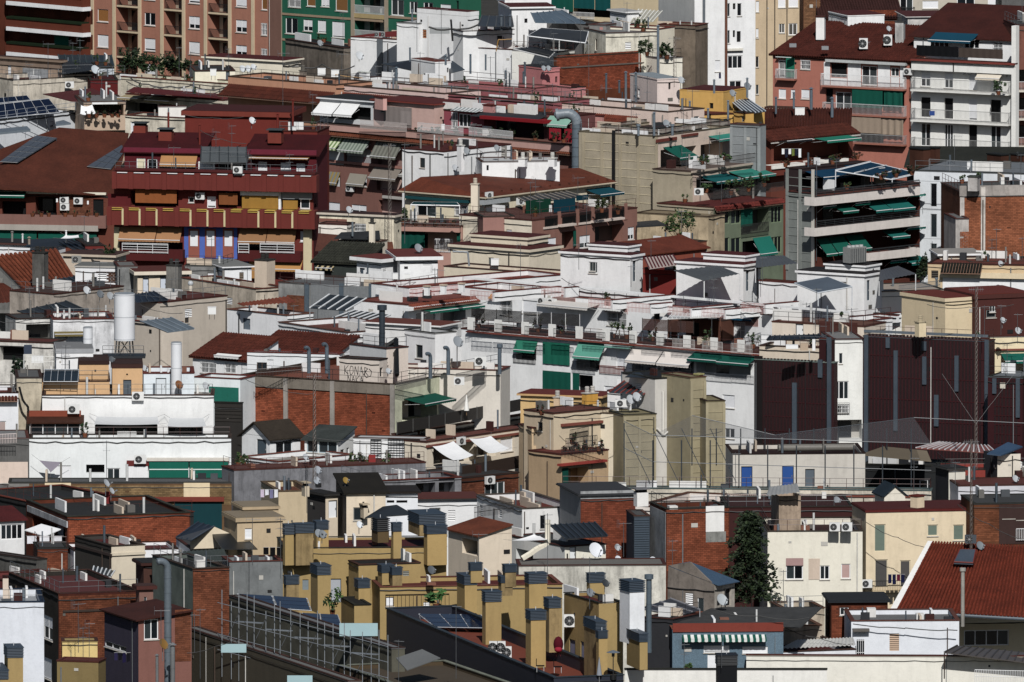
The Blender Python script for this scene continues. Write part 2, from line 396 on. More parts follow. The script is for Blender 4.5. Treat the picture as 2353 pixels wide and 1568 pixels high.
 def done(s):
  for f in 'LR':
   O,U,N,W = s.fr(f)
   if s.cat == 'building' and not s.holes[f] and W > 3 and N.y < -.3 and R2.random() < .4 and s.wall.name[:2] in ('pl','ol'):
    for k in range(R2.choice((1,1,2))):
     u = R2.uniform(.4,W - 1.4); z = s.z - R2.uniform(.5,1.2); h = s.hole(f,u,u + R2.uniform(.4,.9),z - R2.uniform(.5,1.1),z,.15)
     if h: s.todo.append((s._win,(f,h,R2.choice(('w1','w2','sh','lv')),.15,R2.choice((WHITE,'#8a8a86','#5a4a40')),None,True)))
  mb = MB(); s._face(mb,'L')
  m2 = mb if s.wallR is s.wall else MB()
  s._face(m2,'R'); c0,c1 = s.corners(s.zb),s.corners(s.z)
  for i,j in ((1,2),(2,3)): mb.q(c0[i],c0[j],c1[j],c1[i])
  s.wallobj = None; zt = s.z; rf = s.roof; rmat = M(dk(s.rm or '#6a2c26'),'pl')
  if rf == 'par':
   ci = s.corners(zt,-.22); cf = s.corners(zt - s.par,-.22)
   for i in range(4):
    j = (i + 1) % 4; mb.q(c1[i],c1[j],ci[j],ci[i]); mb.q(ci[i],ci[j],cf[j],cf[i])
  s.wallobj = mb.build('wall',s.wall,s.e)
  if m2 is not mb: m2.build('wall',s.wallR,s.e)
  if rf == 'par':
   r = MB(); r.q(*s.corners(zt - s.par + .004,-.225)); r.build('roof',rmat,s.e)
   if s.cop:
    r = MB(); o1,o2 = s.corners(zt + .003,.06),s.corners(zt + .003,-.27)
    for i in range(4):
     j = (i + 1) % 4; r.slab([o1[i] + UP * .06,o1[j] + UP * .06,o2[j] + UP * .06,o2[i] + UP * .06],(0,0,-.06))
    r.build('coping',M(s.cop,'tl'),s.e)
  elif rf == 'slab':
   r = MB(); r.slab([p + UP * s.th for p in s.corners(zt + .002,s.ov)],(0,0,-s.th)); ro = r.build('roof',M(s.edge or WHITE,'pl'),s.e)
   r = MB(); r.slab([p + UP * (s.th + .05) for p in s.corners(zt,s.ov - .06)],(0,0,-.045)); r.build('roof_covering',rmat,ro)
  elif rf == 'flat':
   r = MB(); r.slab([p + UP * .05 for p in s.corners(zt + .002,.04)],(0,0,-.05)); r.build('roof',rmat,s.e)
  elif rf in ('monoL','monoR','gabL','gabR','tileL','tileR','tgL','tgR'):
   f = rf[-1]; o = s.ov
   if f == 'L': a,b2,wd,dpth = -s.dL,s.dR,s.wL,s.wR; O = s.P + s.dL * s.wL
   else: a,b2,wd,dpth = s.dR,s.dL,s.wR,s.wL; O = s.P
   O = V3((O.x,O.y,zt + .02)); half = rf.startswith('gab') or rf.startswith('tg'); run = dpth * (.5 if half else 1); sl = s.rise / run
   e0 = O - a * o - b2 * o - UP * sl * o; e1 = O + a * (wd + o) - b2 * o - UP * sl * o
   r0 = O - a * o + b2 * run + UP * s.rise; r1 = O + a * (wd + o) + b2 * run + UP * s.rise
   r = MB(); r.slab([e0,e1,r1,r0],(0,0,-.1))
   if half: r.slab([r0,r1,r1 + b2 * (run + o) - UP * (s.rise + sl * o),r0 + b2 * (run + o) - UP * (s.rise + sl * o)],(0,0,-.1))
   ro = r.build('roof',M(dk(s.rm or DTILE,.88),'tl'),s.e)
   g_ = MB()
   for q in (O,O + a * wd):
    if half: g_.q(q,q + b2 * dpth,q + b2 * run + UP * (s.rise - .12))
    else: g_.q(q,q + b2 * dpth,q + b2 * dpth + UP * (s.rise - .12))
   g_.build('gable',s.wall,s.e)
   if rf.startswith('t'): tiles(ro,e0 + UP * .02,e1 + UP * .02,r1 + UP * .02,r0 + UP * .02,M(dk(s.rm or TILE,.88),'tl'))
   if s.edge:
    g_ = MB(); g_.box(e0 - UP * .16,e1 - e0,b2 * .05,UP * .12); g_.build('gutter',M(s.edge,'mt'),ro)
  for fn,a in s.todo: fn(*a)
  if s.cat not in ('chimney',): s.clutter()
  return s
 def clutter(s):
  R = R2; zt = s.z
  if s.roof in ('flat','par') and not s.cop and s.cat != 'sports':
   r = MB(); o1,o2 = s.corners(zt + .056,.05),s.corners(zt + .056,-.2)
   for i in range(4): j = (i + 1) % 4; r.slab([o1[i] + UP * .05,o1[j] + UP * .05,o2[j] + UP * .05,o2[i] + UP * .05],(0,0,-.05))
   r.build('coping',M(R.choice(('#3f2622','#54302a','#5c2a26','#33302e')),'tl'),s.e)
  for f in 'LR':
   O,U,N,W = s.fr(f)
   if W < 1.6 or N.y > -.25: continue
   H = s.holes[f]
   if R.random() < .5:
    b = MB(); z0 = zt - R.uniform(.1,.4); a,c = 0,W; n = max(4,int((c - a) / .7)); d = R.uniform(.02,.12)
    b.tube([s.w(f,a + (c - a) * i / n,z0 - d * abs(math.sin(i * 1.1)) - R.uniform(0,.05),.05) for i in range(n + 1)],R.choice((.02,.03,.045)),5); b.build('cable',M('#17171a','pt'),s.e)
   for k in range(int(R.random() * min(3.2,W / 3 + .7))):
    u = R.uniform(.1,W - .1)
    if any(h[0] - .1 < u < h[1] + .1 for h in H): continue
    b = MB(); b.cyl(s.w(f,u,max(s.zb,zt - 9),.07),s.w(f,u,zt - R.uniform(.1,.7),.07),R.choice((.025,.04,.055)),6); b.build('downpipe',M(R.choice(('#7b7f82','#c9c6c0','#5a4a40','#2b2b2d')),'mt'),s.e)
   for k in range(int(R.random() * 3)):
    u,z = R.uniform(.2,W - .5),zt - R.uniform(.6,3)
    if any(h[0] - .5 < u < h[1] + .2 and h[2] - .4 < z < h[3] + .2 for h in H): continue
    q = R.choice((.14,.2,.32)); b = MB(); b.box(s.w(f,u,z,.003),U * q * R.choice((1,1.6)),N * .03,UP * q); b.build('wall_vent',M(R.choice(('#202022','#6a665f','#b8b4ac')),'pt'),s.e)
  A = s.wL * s.wR
  if s.roof in ('flat','par') and A > 8 and min(s.wL,s.wR) > 1.4 and s.cat != 'wall':
   zf = zt - (s.par if s.roof == 'par' else -.05)
   for k in range(min(11,int(A / 5) + 2)):
    p = s.P + s.dL * s.wL * R.uniform(.1,.9) + s.dR * s.wR * R.uniform(.1,.9); p = V3((p.x,p.y,zf)); t = R.random(); b = MB()
    if t < .3: b.cyl(p,p + UP * R.uniform(.6,1.6),R.uniform(.05,.11),8); b.build('vent_pipe',M(R.choice(('#6f7a84','#8a8680','#4f5a64','#c8c8c6')),'mt'),s.e)
    elif t < .45: h = R.uniform(.25,.8); b.box(p,s.dR * R.uniform(.25,.7),s.dL * R.uniform(.25,.9),UP * h); b.build('roof_box',M(R.choice(('#d8d6d2','#6f6c68','#8a5a48','#4a2622','#3a3c40','#55595e')),'pl'),s.e)
    elif t < .72: h = R.uniform(.5,.9); l = R.uniform(1,3); b.box(p,s.dR * .16,s.dL * min(l,s.wL * .4),UP * h); b.build('roof_partition',M(R.choice(('#dedcd8','#cbb9a4','#e2e2e2')),'pl'),s.e)
    elif t < .84:
     if NA[1] < 60: NA[1] += 1; plantp(p,.3,R.uniform(.6,1.3),'small potted plant standing on a flat roof','#2f4626','#52663a',55,.12,group='pot plants on the flat roofs')
    elif NA[0] < 100: NA[0] += 1; antp(p,R.uniform(1.6,3.6),R.choice((0,1,2)))
   if R.random() < .4:
    b = MB(); c = s.corners(zt + .1,-.1)
    for i,j in ((0,1),(3,0)):
     n = max(1,int((c[j] - c[i]).length / 1.3))
     for k in range(n + 1): p = c[i].lerp(c[j],k / n); b.cyl(p,p + UP * .8,.02,5)
     for h in (.4,.8): b.cyl(c[i] + UP * h,c[j] + UP * h,.018,5)
    b.build('roof_railing',M(R.choice(('#2c2c2e','#6a6e72','#5a3430')),'mt'),s.e)
def axes(be=0):
 b = math.radians(be); return V3((math.cos(b),math.sin(b),0)),V3((math.sin(b),-math.cos(b),0))
def ac(p,label,U=None,N=None,w_=.85,h=.62,group=None,white='#d8d8d6'):
 """air conditioner, p = middle of its back bottom edge"""
 if U is None: U,N = axes(0)
 p = V3(p); e = thing('air_conditioner',label,'air conditioner',p,group)
 b = MB(); b.box(p - U * w_ / 2 + N * .05,U * w_,N * .3,UP * h); b.build('casing',M(white,'pt'),e)
 c = p + N * .352 - U * w_ * .12 + UP * h * .5
 b = MB(); b.cyl(c - N * .01,c + N * .012,h * .4,14); f = b.build('fan_grille',M('#2b2d2f','pt'),e)
 b = MB(); b.cyl(c + N * .012,c + N * .03,h * .1,8)
 for i in range(4):
  a = math.pi * i / 4; d = U * math.cos(a) + UP * math.sin(a); b.box(c + N * .014 - d * h * .39,d * h * .78,N * .008,(d.cross(N)) * .012)
 b.build('fan_guard',M('#9b9b9b','pt'),f)
 b = MB()
 for k in (-1,1): b.box(p + U * (k * w_ * .33) - N * .0 - UP * .05,U * .04,N * .34,UP * .05)
 b.build('bracket',M('#777777','mt'),e)
 return e
def dish(x,y,g,r,label,yb=None,col='#aeb2b6',az=35,group=None,off=0):
 """satellite dish: centre at (x,y), r in picture units, mast down to row yb"""
 c = at(x,y,g); k = ppm(g); r = max(.28,r / k); zb = at(x,yb if yb else y + r * k * 1.6,g).z
 e = thing('satellite_dish',label,'satellite dish',V3((c.x,c.y,zb)),group)
 a = math.radians(az); n = V3((math.sin(a) * .85,-math.cos(a) * .85,.5)).normalized(); u = n.cross(UP).normalized(); v = u.cross(n)
 b = MB(); rings = []
 for i in range(5):
  t = i / 4; rings.append([c - n * (.16 * r * (1 - t * t)) + (u * math.cos(2 * math.pi * j / 18) * .92 + v * math.sin(2 * math.pi * j / 18)) * (r * max(t,.02)) for j in range(18)])
 for i in range(4):
  for j in range(18):
   b.q(rings[i][j],rings[i][(j + 1) % 18],rings[i + 1][(j + 1) % 18],rings[i + 1][j],sm=True)
 for j in range(18):
  b.q(rings[4][j],rings[4][(j + 1) % 18],rings[4][(j + 1) % 18] - n * .03,rings[4][j] - n * .03)
 b.build('reflector',M(col,'pt'),e)
 b = MB(); tip = c + n * r * .95 - v * r * .55; b.cyl(c - v * r * .95,tip,.022,6); b.box(tip - u * .05 - v * .05,u * .1,v * .1,n * .14)
 b.build('feed_arm',M('#8a8d90','mt'),e)
 b = MB(); m = c - n * (.16 * r + .1); b.cyl(V3((m.x,m.y,zb)),m,.028,6); b.cyl(m,c - n * .16 * r,.04,6); b.build('mast',M('#75787c','mt'),e)
 return e
def ant(x,yt,yb,g,label='thin rooftop television antenna on a bare metal mast',kind=0,group='rooftop television antennas',az=None,n=6):
 p = at(x,yb,g); return antp(p,at(x,yt,g).z - p.z,kind,label,group,az)
def antp(p,h,kind=0,label='thin rooftop television antenna on a bare metal mast',group='rooftop television antennas',az=None):
 e = thing('antenna',label,'antenna',p,group)
 b = MB(); b.cyl(p,p + UP * h,.022 if h < 7 else .035,6); b.build('mast',M('#5b5e62','mt'),e)
 a = math.radians(R_.uniform(-30,40) if az is None else az); d = V3((math.cos(a),math.sin(a),0)); t = V3((-d.y,d.x,0))
 b = MB(); top = p + UP * (h - .12)
 L_ = 1.1 if kind == 0 else .7
 b.cyl(top - d * L_ * .4,top + d * L_ * .6,.014,5)
 for i in range(9):
  c = top + d * (L_ * (-.38 + i * .12)); hh = .22 - i * .012; b.cyl(c - t * hh,c + t * hh,.008,4)
 if kind != 2:
  for k in range(-3,4):
   c = top - d * L_ * .42 + UP * k * .09; b.cyl(c - t * .28,c + t * .28,.008,4)
 b.build('boom',M('#84878a','mt'),e)
 if kind == 1 and h > 1.5:
  b = MB(); c = p + UP * (h - .8)
  for k in (-1,0,1): b.cyl(c - t * .5 + d * k * .22,c + t * .5 + d * k * .22,.01,4)
  b.cyl(c - d * .3,c + d * .3,.012,4); b.build('dipole',M('#84878a','mt'),e)
 return e
def lattice(x,yt,yb,g,label,w_=.35):
 p = at(x,yb,g); q = at(x,yt,g); e = thing('lattice_mast',label,'mast',p); h = q.z - p.z; b = MB()
 cs = [V3((w_ * .5 * math.cos(a),w_ * .5 * math.sin(a),0)) for a in (.3,2.4,4.5)]
 for c in cs: b.cyl(p + c,p + c * .7 + UP * h,.02,5)
 b.build('leg',M('#6a5f58','mt'),e); b = MB(); n = max(3,int(h / .4))
 for i in range(n):
  for k in range(3): b.cyl(p + cs[k] + UP * (h * i / n),p + cs[(k + 1) % 3] + UP * (h * (i + 1) / n),.01,4)
 b.build('bracing',M('#6a5f58','mt'),e); b = MB(); t = p + UP * h
 b.cyl(t - V3((.6,0,.2)),t + V3((.6,.2,-.2)),.012,5)
 for i in range(8): c = t + V3((-.5 + i * .14,0,-.2)); b.cyl(c - V3((0,.2,0)) + V3((.0,0,-.14)),c + V3((0,.2,.14)),.008,4)
 b.build('antenna_head',M('#84878a','mt'),e); return e
def flue(x,yt,yb,g,wpx,label,mat=STEEL,cap='hat',group=None,kind='mt',elbow=None):
 p = at(x,yb,g); q = at(x,yt,g); r = wpx / 2 / ppm(g); h = q.z - p.z; e = thing('flue_pipe',label,'flue pipe',p,group)
 b = MB(); b.cyl(p,p + UP * h,r,14); body = b.build('pipe',M(mat,kind),e)
 b = MB(); n = max(1,int(h / 1.1))
 for i in range(1,n + 1): c = p + UP * (h * i / (n + .6)); b.cyl(c,c + UP * .05,r * 1.08,14)
 b.build('collar',M(mat,kind),body)
 t = p + UP * h; b = MB()
 if cap == 'hat':
  b.cyl(t,t + UP * r * .5,r * .7,12); b.cyl(t + UP * r * .5,t + UP * r * 1.5,r * 1.75,14,r * .3); b.build('cowl',M(mat,kind),e)
 elif cap == 'drum': b.cyl(t - UP * .02,t + UP * r * 1.5,r * 1.6,16); b.build('cowl',M(mat,kind),e)
 elif cap == 'hook':
  d = V3((elbow or -1,-.35,0)).normalized(); pts = [t]
  for i in range(1,7):
   a = math.pi * .62 * i / 6; pts.append(t + d * (r * 2.2 * (1 - math.cos(a))) + UP * (r * 2.2 * math.sin(a)))
  b.tube(pts,r * .98,12)
  for c in pts[1:-1]: b.ball(c,r * .99,10)
  b.build('elbow',M(mat,kind),e)
 elif cap == 'ball': b.ball(t + UP * r * .7,r * 1.5,10); b.build('cowl',M('#b5b9bd','mt'),e)
 return e
def chim(xL,xM,xR,yt,yb,g,be,label,wall=OCHRE,cap='louv',group=None,capm=SLATE,wk='pl',dl=.8,dr=.8,caph=None,name='chimney'):
 B = Bld(name,label,xL,xM,xR,yt,g,be,wall,roof='none',dl=dl,dr=dr,zb=yb,cat='chimney',group=group,wk=wk).done()
 z = B.z; k = ppm(g)
 if cap == 'louv':
  n = 6; hh = (caph / k) if caph else .75; e = B.e
  b = MB(); b.slab([p for p in B.corners(z + hh * .98,-.08)],(0,0,-hh * .98)); core = b.build('cap',M('#20262e','pt'),e)
  for i in range(n):
   zz = z + .02 + hh * i / n; o,t = B.corners(zz,.07),B.corners(zz + hh / n * .6,.02); b = MB()
   for j in range(4):
    q = (j + 1) % 4; b.q(o[j],o[q],t[q],t[j])
   b.q(*o); b.build('louvre',M(capm,'pt'),core)
  b = MB(); b.slab([p for p in B.corners(z + hh + .07,.07)],(0,0,-.06)); b.build('lid',M(capm,'pt'),e)
  c = sum(B.corners(z + hh + .07,0),V3()) / 4; b = MB(); b.cyl(c,c + UP * .22,.025,6); b.build('bolt',M('#c9ccd0','mt'),e)
 elif cap == 'slab':
  b = MB(); b.slab([p + UP * .32 for p in B.corners(z,.12)],(0,0,-.09)); b.build('lid',M(capm,'cr'),B.e)
  b = MB(); b.slab([p + UP * .23 for p in B.corners(z,-.08)],(0,0,-.23)); b.build('throat',M('#1b1b1c','pl'),B.e)
 elif cap == 'pots':
  c4 = B.corners(z,-.02); a = c4[1] - c4[0]; bb = c4[3] - c4[0]; n = max(1,int(max(a.length,bb.length) / .45))
  b = MB(); b.slab([p + UP * .08 for p in B.corners(z,.06)],(0,0,-.08)); b.build('crown',M(capm,'cr'),B.e)
  for i in range(n):
   t = (i + .5) / n; c = c4[0] + (a * t + bb * .5 if a.length > bb.length else a * .5 + bb * t) + UP * .08
   pb = MB()
   for j in range(4): pb.cyl(c + UP * (j * .13),c + UP * (j * .13 + .1),.2,12,.16)
   pb.build('chimney_pot',M(capm,'cr'),B.e)
 elif cap == 'flat':
  b = MB(); b.slab([p + UP * .1 for p in B.corners(z,.07)],(0,0,-.1)); b.build('lid',M(capm,'tl'),B.e)
 return B
def sheet(name,label,pts,mat,ribs=0,t=.06,cat='canopy',posts=None,kind='mt',pm='#9a9da0',group=None,rib_m=None,wav=.0,frame=None):
 """flat roof sheet through picture points (x, y, g) near-left, near-right, far-right, far-left; posts: row where the posts end"""
 P = [at(*p) for p in pts]; c = sum(P,V3()) / len(P); zb = min(p.z for p in P)
 if posts: zb = min(at(pts[0][0],posts,pts[0][2]).z,zb)
 e = thing(name,label,cat,V3((c.x,c.y,zb)),group)
 b = MB()
 if wav:
  n = max(6,int((P[1] - P[0]).length / .16));
  for i in range(n):
   a0,a1 = i / n,(i + 1) / n; z0,z1 = (wav if i % 2 else 0),(0 if i % 2 else wav)
   q = [P[0].lerp(P[1],a0) + UP * z0,P[0].lerp(P[1],a1) + UP * z1,P[3].lerp(P[2],a1) + UP * z1,P[3].lerp(P[2],a0) + UP * z0]
   b.slab(q,(0,0,-.015))
 else: b.slab(P,(0,0,-t))
 r = b.build('panel',M(mat,kind),e)
 if ribs:
  for i in range(ribs + 1):
   b = MB(); a = i / ribs; p0,p1 = P[0].lerp(P[1],a),P[3].lerp(P[2],a); d = (P[1] - P[0]).normalized() * .05
   b.slab([p0 - d + UP * .07,p0 + d + UP * .07,p1 + d + UP * .07,p1 - d + UP * .07],(0,0,-.066)); b.build('rib',M(rib_m or '#c9cbcc','mt'),r)
 if frame:
  b = MB()
  for p,q in ((P[0],P[1]),(P[1],P[2]),(P[2],P[3]),(P[3],P[0])): b.cyl(p - UP * .05,q - UP * .05,.06,6)
  b.build('edge',M(frame,'pt'),e)
 if posts:
  for i,p in enumerate(P[:2] if len(P) > 3 else P):
   b = MB(); q = V3((p.x,p.y,zb)); b.cyl(q,p - UP * .02,.045,6); b.build('post',M(pm,'mt'),e)
 return e
def freerail(name,label,pts,h,mat='#2f3236',sp=.16,net=False,cat='railing',rows=2,bw=.036):
 """railing along picture points (x, y of foot, g)"""
 P = [at(*p) for p in pts]; e = thing(name,label,cat,P[0]); b = MB(); t = MB()
 for p,q in zip(P[:-1],P[1:]):
  n = max(1,int((q - p).length / sp)); d = (q - p).normalized()
  for i in range(n + 1):
   c = p.lerp(q,i / n); t.box(c - V3((bw / 2,bw / 2,0)),(bw,0,0),(0,bw,0),UP * h)
  for r in range(rows): z = h * (1 - r / max(1,rows - .0)) ; b.cyl(p + UP * z,q + UP * z,.025,5)
 b.build('rail',M(mat,'mt'),e); t.build('baluster',M(mat,'mt'),e); return e
def cable(pts,label,r=.03,mat='#141416',sag=.5,group='black cables strung along the roofs'):
 P = [at(*p) for p in pts]; e = thing('cable',label,'cable',P[0],group); b = MB(); Q = []
 for p,q in zip(P[:-1],P[1:]):
  s = sag * min(1,(q - p).length / 6)
  for i in range(7): t = i / 6; Q.append(p.lerp(q,t) - UP * (4 * s * t * (1 - t)) + V3((0,0,R_.uniform(-.03,.03))))
 b.tube(Q,r,5); b.build('wire',M(mat,'pt'),e); return e
def plant(x0,x1,yt,yb,g,label,col='#33502a',col2=None,n=160,leaf=.16,name='plant',cat='plant',depth=None,pot=True,group=None,stems=5):
 a,b_ = at(x0,yb,g),at(x1,yb,g); return plantp((a + b_) / 2,(b_ - a).length / 2,at(x0,yt,g).z - a.z,label,col,col2,n,leaf,name,cat,depth,pot,group,stems)
def plantp(c,wd,h,label,col,col2,n,leaf,name='plant',cat='plant',depth=None,pot=True,group=None,stems=5):
 dp = depth or min(wd,1.2)
 e = thing(name,label,cat,c,group); m1,m2 = MB(),MB(); st = MB()
 cl = [(R_.uniform(-.85,.85),R_.uniform(-.7,.7),R_.uniform(.3,.95),R_.uniform(.16,.34)) for _ in range(max(4,n // 14))]
 for i in range(n):
  q = R_.choice(cl); u = V3((R_.gauss(0,1),R_.gauss(0,1),R_.gauss(0,1))).normalized() * R_.random() ** .4
  p = c + V3(((q[0] + u.x * q[3]) * wd,(q[1] + u.y * q[3]) * dp,max(.05,(q[2] + u.z * q[3] * .8)) * h * .92))
  d = V3((R_.gauss(0,1),R_.gauss(0,1),R_.gauss(0,.7))).normalized(); s_ = d.orthogonal().normalized(); l = leaf * R_.uniform(.6,1.4)
  (m1 if R_.random() < .6 else m2).q(p - d * l,p + s_ * l * .45,p + d * l,p - s_ * l * .45)
 for i in range(stems):
  q = R_.choice(cl); p = c + V3((q[0] * wd,q[1] * dp,q[2] * h * .9)); st.cyl(c + V3((q[0] * wd * .4,q[1] * dp * .4,0)),p,.025,4)
 st.build('stem',M('#4a3a2a','lf'),e); m1.build('foliage',M(col,'lf'),e); m2.build('foliage',M(col2 or '#4f6b34','lf'),e)
 if pot: t = MB(); t.cyl(c - UP * .02,c + UP * .32,.16,10,.22); t.build('pot',M('#8a4a32','tl'),e)
 return e
def solar(label,pts,nx,ny,col='#1b2742',frame='#aab0b8',tubes=False):
 """panel array through picture points near-left, near-right, far-right, far-left"""
 P = [p if isinstance(p,V3) else at(*p) for p in pts]; c = sum(P,V3()) / 4; e = thing('solar_array',label,'solar panels',V3((c.x,c.y,min(p.z for p in P) - .1)))
 up = (P[1] - P[0]).cross(P[3] - P[0]).normalized(); up = up if up.z > 0 else -up
 f = lambda a,b: P[0].lerp(P[1],a).lerp(P[3].lerp(P[2],a),b)
 for i in range(nx):
  for j in range(ny):
   b = MB(); d = .035 / nx; d2 = .05 / ny
   b.slab([f(i / nx + d,j / ny + d2),f((i + 1) / nx - d,j / ny + d2),f((i + 1) / nx - d,(j + 1) / ny - d2),f(i / nx + d,(j + 1) / ny - d2)],up * -.04)
   b.build('solar_panel',M(col,'gl' if frame != '#4a5058' else 'pt'),e)
 b = MB()
 for i in range(nx + 1): b.cyl(f(i / nx,0) - up * .06,f(i / nx,1) - up * .06,.03,5)
 for j in range(ny + 1): b.cyl(f(0,j / ny) - up * .05,f(1,j / ny) - up * .05,.035,5)
 for a,q in ((0.02,1),(.98,1),(.5,1)):
  p = f(a,q); b.cyl(p,V3((p.x,p.y,p.z - .6)),.03,5)
 b.build('frame',M(frame,'mt'),e); return e
def sail(label,pts,col='#eeeff0',sag=.35,name='shade_sail'):
 P = [at(*p) for p in pts]; c = sum(P,V3()) / 4; e = thing(name,label,'shade sail',V3((c.x,c.y,min(p.z for p in P)))); b = MB(); n = 6
 f = lambda a,q: P[0].lerp(P[1],a).lerp(P[3].lerp(P[2],a),q) - UP * (sag * 4 * a * (1 - a) * .5 + sag * 4 * q * (1 - q) * .5)
 for i in range(n):
  for j in range(n): b.q(f(i / n,j / n),f((i + 1) / n,j / n),f((i + 1) / n,(j + 1) / n),f(i / n,(j + 1) / n),sm=True)
 b.build('cloth',M(col,'fb'),e); r = MB()
 for p in P: r.cyl(p,p + (p - c).normalized() * .7 + UP * .15,.012,4)
 r.build('rope',M('#8a8a88','fb'),e); return e
def laundry(x0,x1,y,g,label,cols,hpx=14):
 a,b_ = at(x0,y,g),at(x1,y,g); e = thing('clothes_line',label,'laundry',a); b = MB(); b.cyl(a,b_,.01,4); b.build('line',M('#cccccc','mt'),e)
 n = len(cols); k = ppm(g)
 for i,c in enumerate(cols):
  p,q = a.lerp(b_,(i + .08) / n),a.lerp(b_,(i + .86) / n); h = hpx / k * R_.uniform(.6,1.1); m = MB()
  m.q(p,q,q - UP * h * R_.uniform(.9,1.05) + V3((0,.05,0)),p - UP * h + V3((0,-.04,0))); m.build('garment',M(c,'fb'),e)
 return e
def box_thing(name,label,cat,x,y,g,wpx,hpx,d=.4,mat=WHITE,be=0,kind='pt',lid=None,group=None):
 k = ppm(g); p = at(x,y,g); U,N = axes(be); w_ = wpx / k; h = hpx / k; e = thing(name,label,cat,p,group)
 b = MB(); b.box(p - U * w_ / 2 - N * d,U * w_,N * d,UP * h); b.build('box',M(mat,kind),e)
 if lid: b = MB(); b.box(p - U * (w_ / 2 + .03) - N * (d + .03) + UP * (h + .002),U * (w_ + .06),N * (d + .06),UP * .05); b.build('lid',M(lid,kind),e)
 return e
def meter_box(x,y,g,where,wpx=18,hpx=15):
 """white equipment box on a steel leg"""
 k = ppm(g); p = at(x,y,g); w_,h = wpx / k,hpx / k; e = thing('equipment_box','white metal equipment box on legs ' + where,'utility box',p)
 b = MB(); b.box(p - V3((w_ / 2,0,0)) + UP * .45,(w_,0,0),(0,.35,0),UP * h); b.build('box',M('#e4e4e2','pt'),e)
 b = MB(); b.box(p - V3((w_ / 2 + .02,.02,0)) + UP * (.452 + h),(w_ + .04,0,0),(0,.39,0),UP * .04); b.build('lid',M('#efefed','pt'),e)
 b = MB()
 for q in (-.3,.3): b.cyl(p + V3((q * w_,.17,0)),p + V3((q * w_,.17,.45)),.02,5)
 b.build('leg',M('#55585c','mt'),e); return e
B_ = Bld
def skirt(s,f,x0,x1,yt,yb,out=.9,mat=DTILE):
 O,U,N,W = s.fr(f); xm = (x0 + x1) / 2; zt = s.pt(f,xm,yt,.02).z; zf = s.pt(f,xm,yb,out).z
 u0 = max(-.1,(s.pt(f,x0,yt,.02) - O).dot(U)); u1 = (s.pt(f,x1,yt,.02) - O).dot(U)
 b = MB(); e0,e1,r1,r0 = s.w(f,u0,zf,out),s.w(f,u1,zf,out),s.w(f,u1,zt,.02),s.w(f,u0,zt,.02)
 b.slab([e0,e1,r1,r0],(0,0,-.08)); r = b.build('eaves',M('#8a6a58','pl'),s.e); tiles(r,e0,e1,r1,r0,M(mat,'tl'),sp=.24)
Bld.skirt = skirt
b = MB(); b.q((-900,600,-20),(900,600,-20),(900,4200,-20),(-900,4200,-20)); g_ = b.build('ground',M('#4b4843','cr')); g_['kind'] = 'structure'
b = Bld('apartment_block','dark brick apartment block with white-edged balconies trailing hedges',-30,200,208,-60,250,45,'#6b3020',wk='br',rm='#555555')
for k,y in enumerate((-34,25,83)):
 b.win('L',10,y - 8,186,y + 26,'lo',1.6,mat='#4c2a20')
 b.balc('L',12,190,y + 23,y + 48,1.0,'#74351f','solid')
 b.band('L',14,y + 44,190,y + 53,1.12,WHITE,'balcony_edge')
 b.band('L',14,y + 20,186,y + 25,1.1,'#20331b','hedge',kind='lf')
b.cur('L',125,158,80,115,.1,GREEN); b.cur('L',181,186,80,112,.1,GREEN); b.win('R',202,20,206,40,'dk'); b.done()
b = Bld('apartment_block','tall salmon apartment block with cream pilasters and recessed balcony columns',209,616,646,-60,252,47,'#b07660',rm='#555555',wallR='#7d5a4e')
def sl(x): return .077 * (x - 223)
for x in (211,261,320,371,421,471,527,580): b.band('L',x - 3,-55,x + 3,240,.14,'#cdb897','pilaster')
for c,ks in enumerate((('dk','cl','sh'),('sh','w2','sh'),('hs','hs','sh'),('cl','hs','hs'))):
 x0 = (224,332,434,542)[c]
 for r in range(4):
  y = -37 + r * 58.5 + sl(x0); kk = (ks + ('sh',))[r] if r else 'sh'
  b.win('L',x0,y,x0 + 25,y + 29,'w2' if kk == 'dk' else kk,mat=('#a0682a' if kk == 'cl' else None))
for r in range(4): b.win('L',601,-5 + r * 58.5,614,23 + r * 58.5,'gr' if r else 'cl',mat='#8a5a26')
for x0,x1 in ((270,316),(379,418),(480,525)):
 for r in range(4):
  y = -44 + r * 58.5 + sl(x0)
  b.win('L',x0,y + 2,x1,y + 55,'lo',1.5,mat='#d3c7ae'); b.band('L',x0 - 2,y + 54,x1 + 2,y + 58,.12,'#cdb897','balcony_edge')
  b.rail('L',x0,x1,y + 34,y + 54,.02,'#26282a')
b.done()
b = Bld('apartment_block','green tiled apartment block with tan floor bands and white blinds',640,1056,None,-60,258,49,'#1d6a52',rm='#555555')
for y in (30,89,148): b.band('L',645,y + 8,880,y + 13,.06,'#a08a72','floor_band'); b.band('L',888,y + 12,1050,y + 17,.06,'#a08a72','floor_band')
for x in (642,809,886): b.band('L',x - 3,-55,x + 4,240,.15,'#a59580','pilaster')
b.band('L',620,-55,640,240,.02,'#3a3a38','side_strip')
for x0,y0,x1,y1,k in ((663,-16,691,17,'gr'),(705,-14,725,15,'cl'),(738,-12,757,16,'bl'),(771,-10,799,26,'cl'),(656,42,684,78,'w2'),(697,45,718,72,'hs'),(730,47,749,76,'sh'),(763,50,792,87,'sh'),
(899,0,928,36,'w2'),(941,4,960,31,'w2'),(973,6,995,27,'w2'),(1012,10,1036,30,'sh'),(656,100,684,135,'w2'),(700,104,720,130,'sh')):
 b.win('L',x0,y0,x1,y1,k,mat='#8a5f30' if k == 'cl' else None)
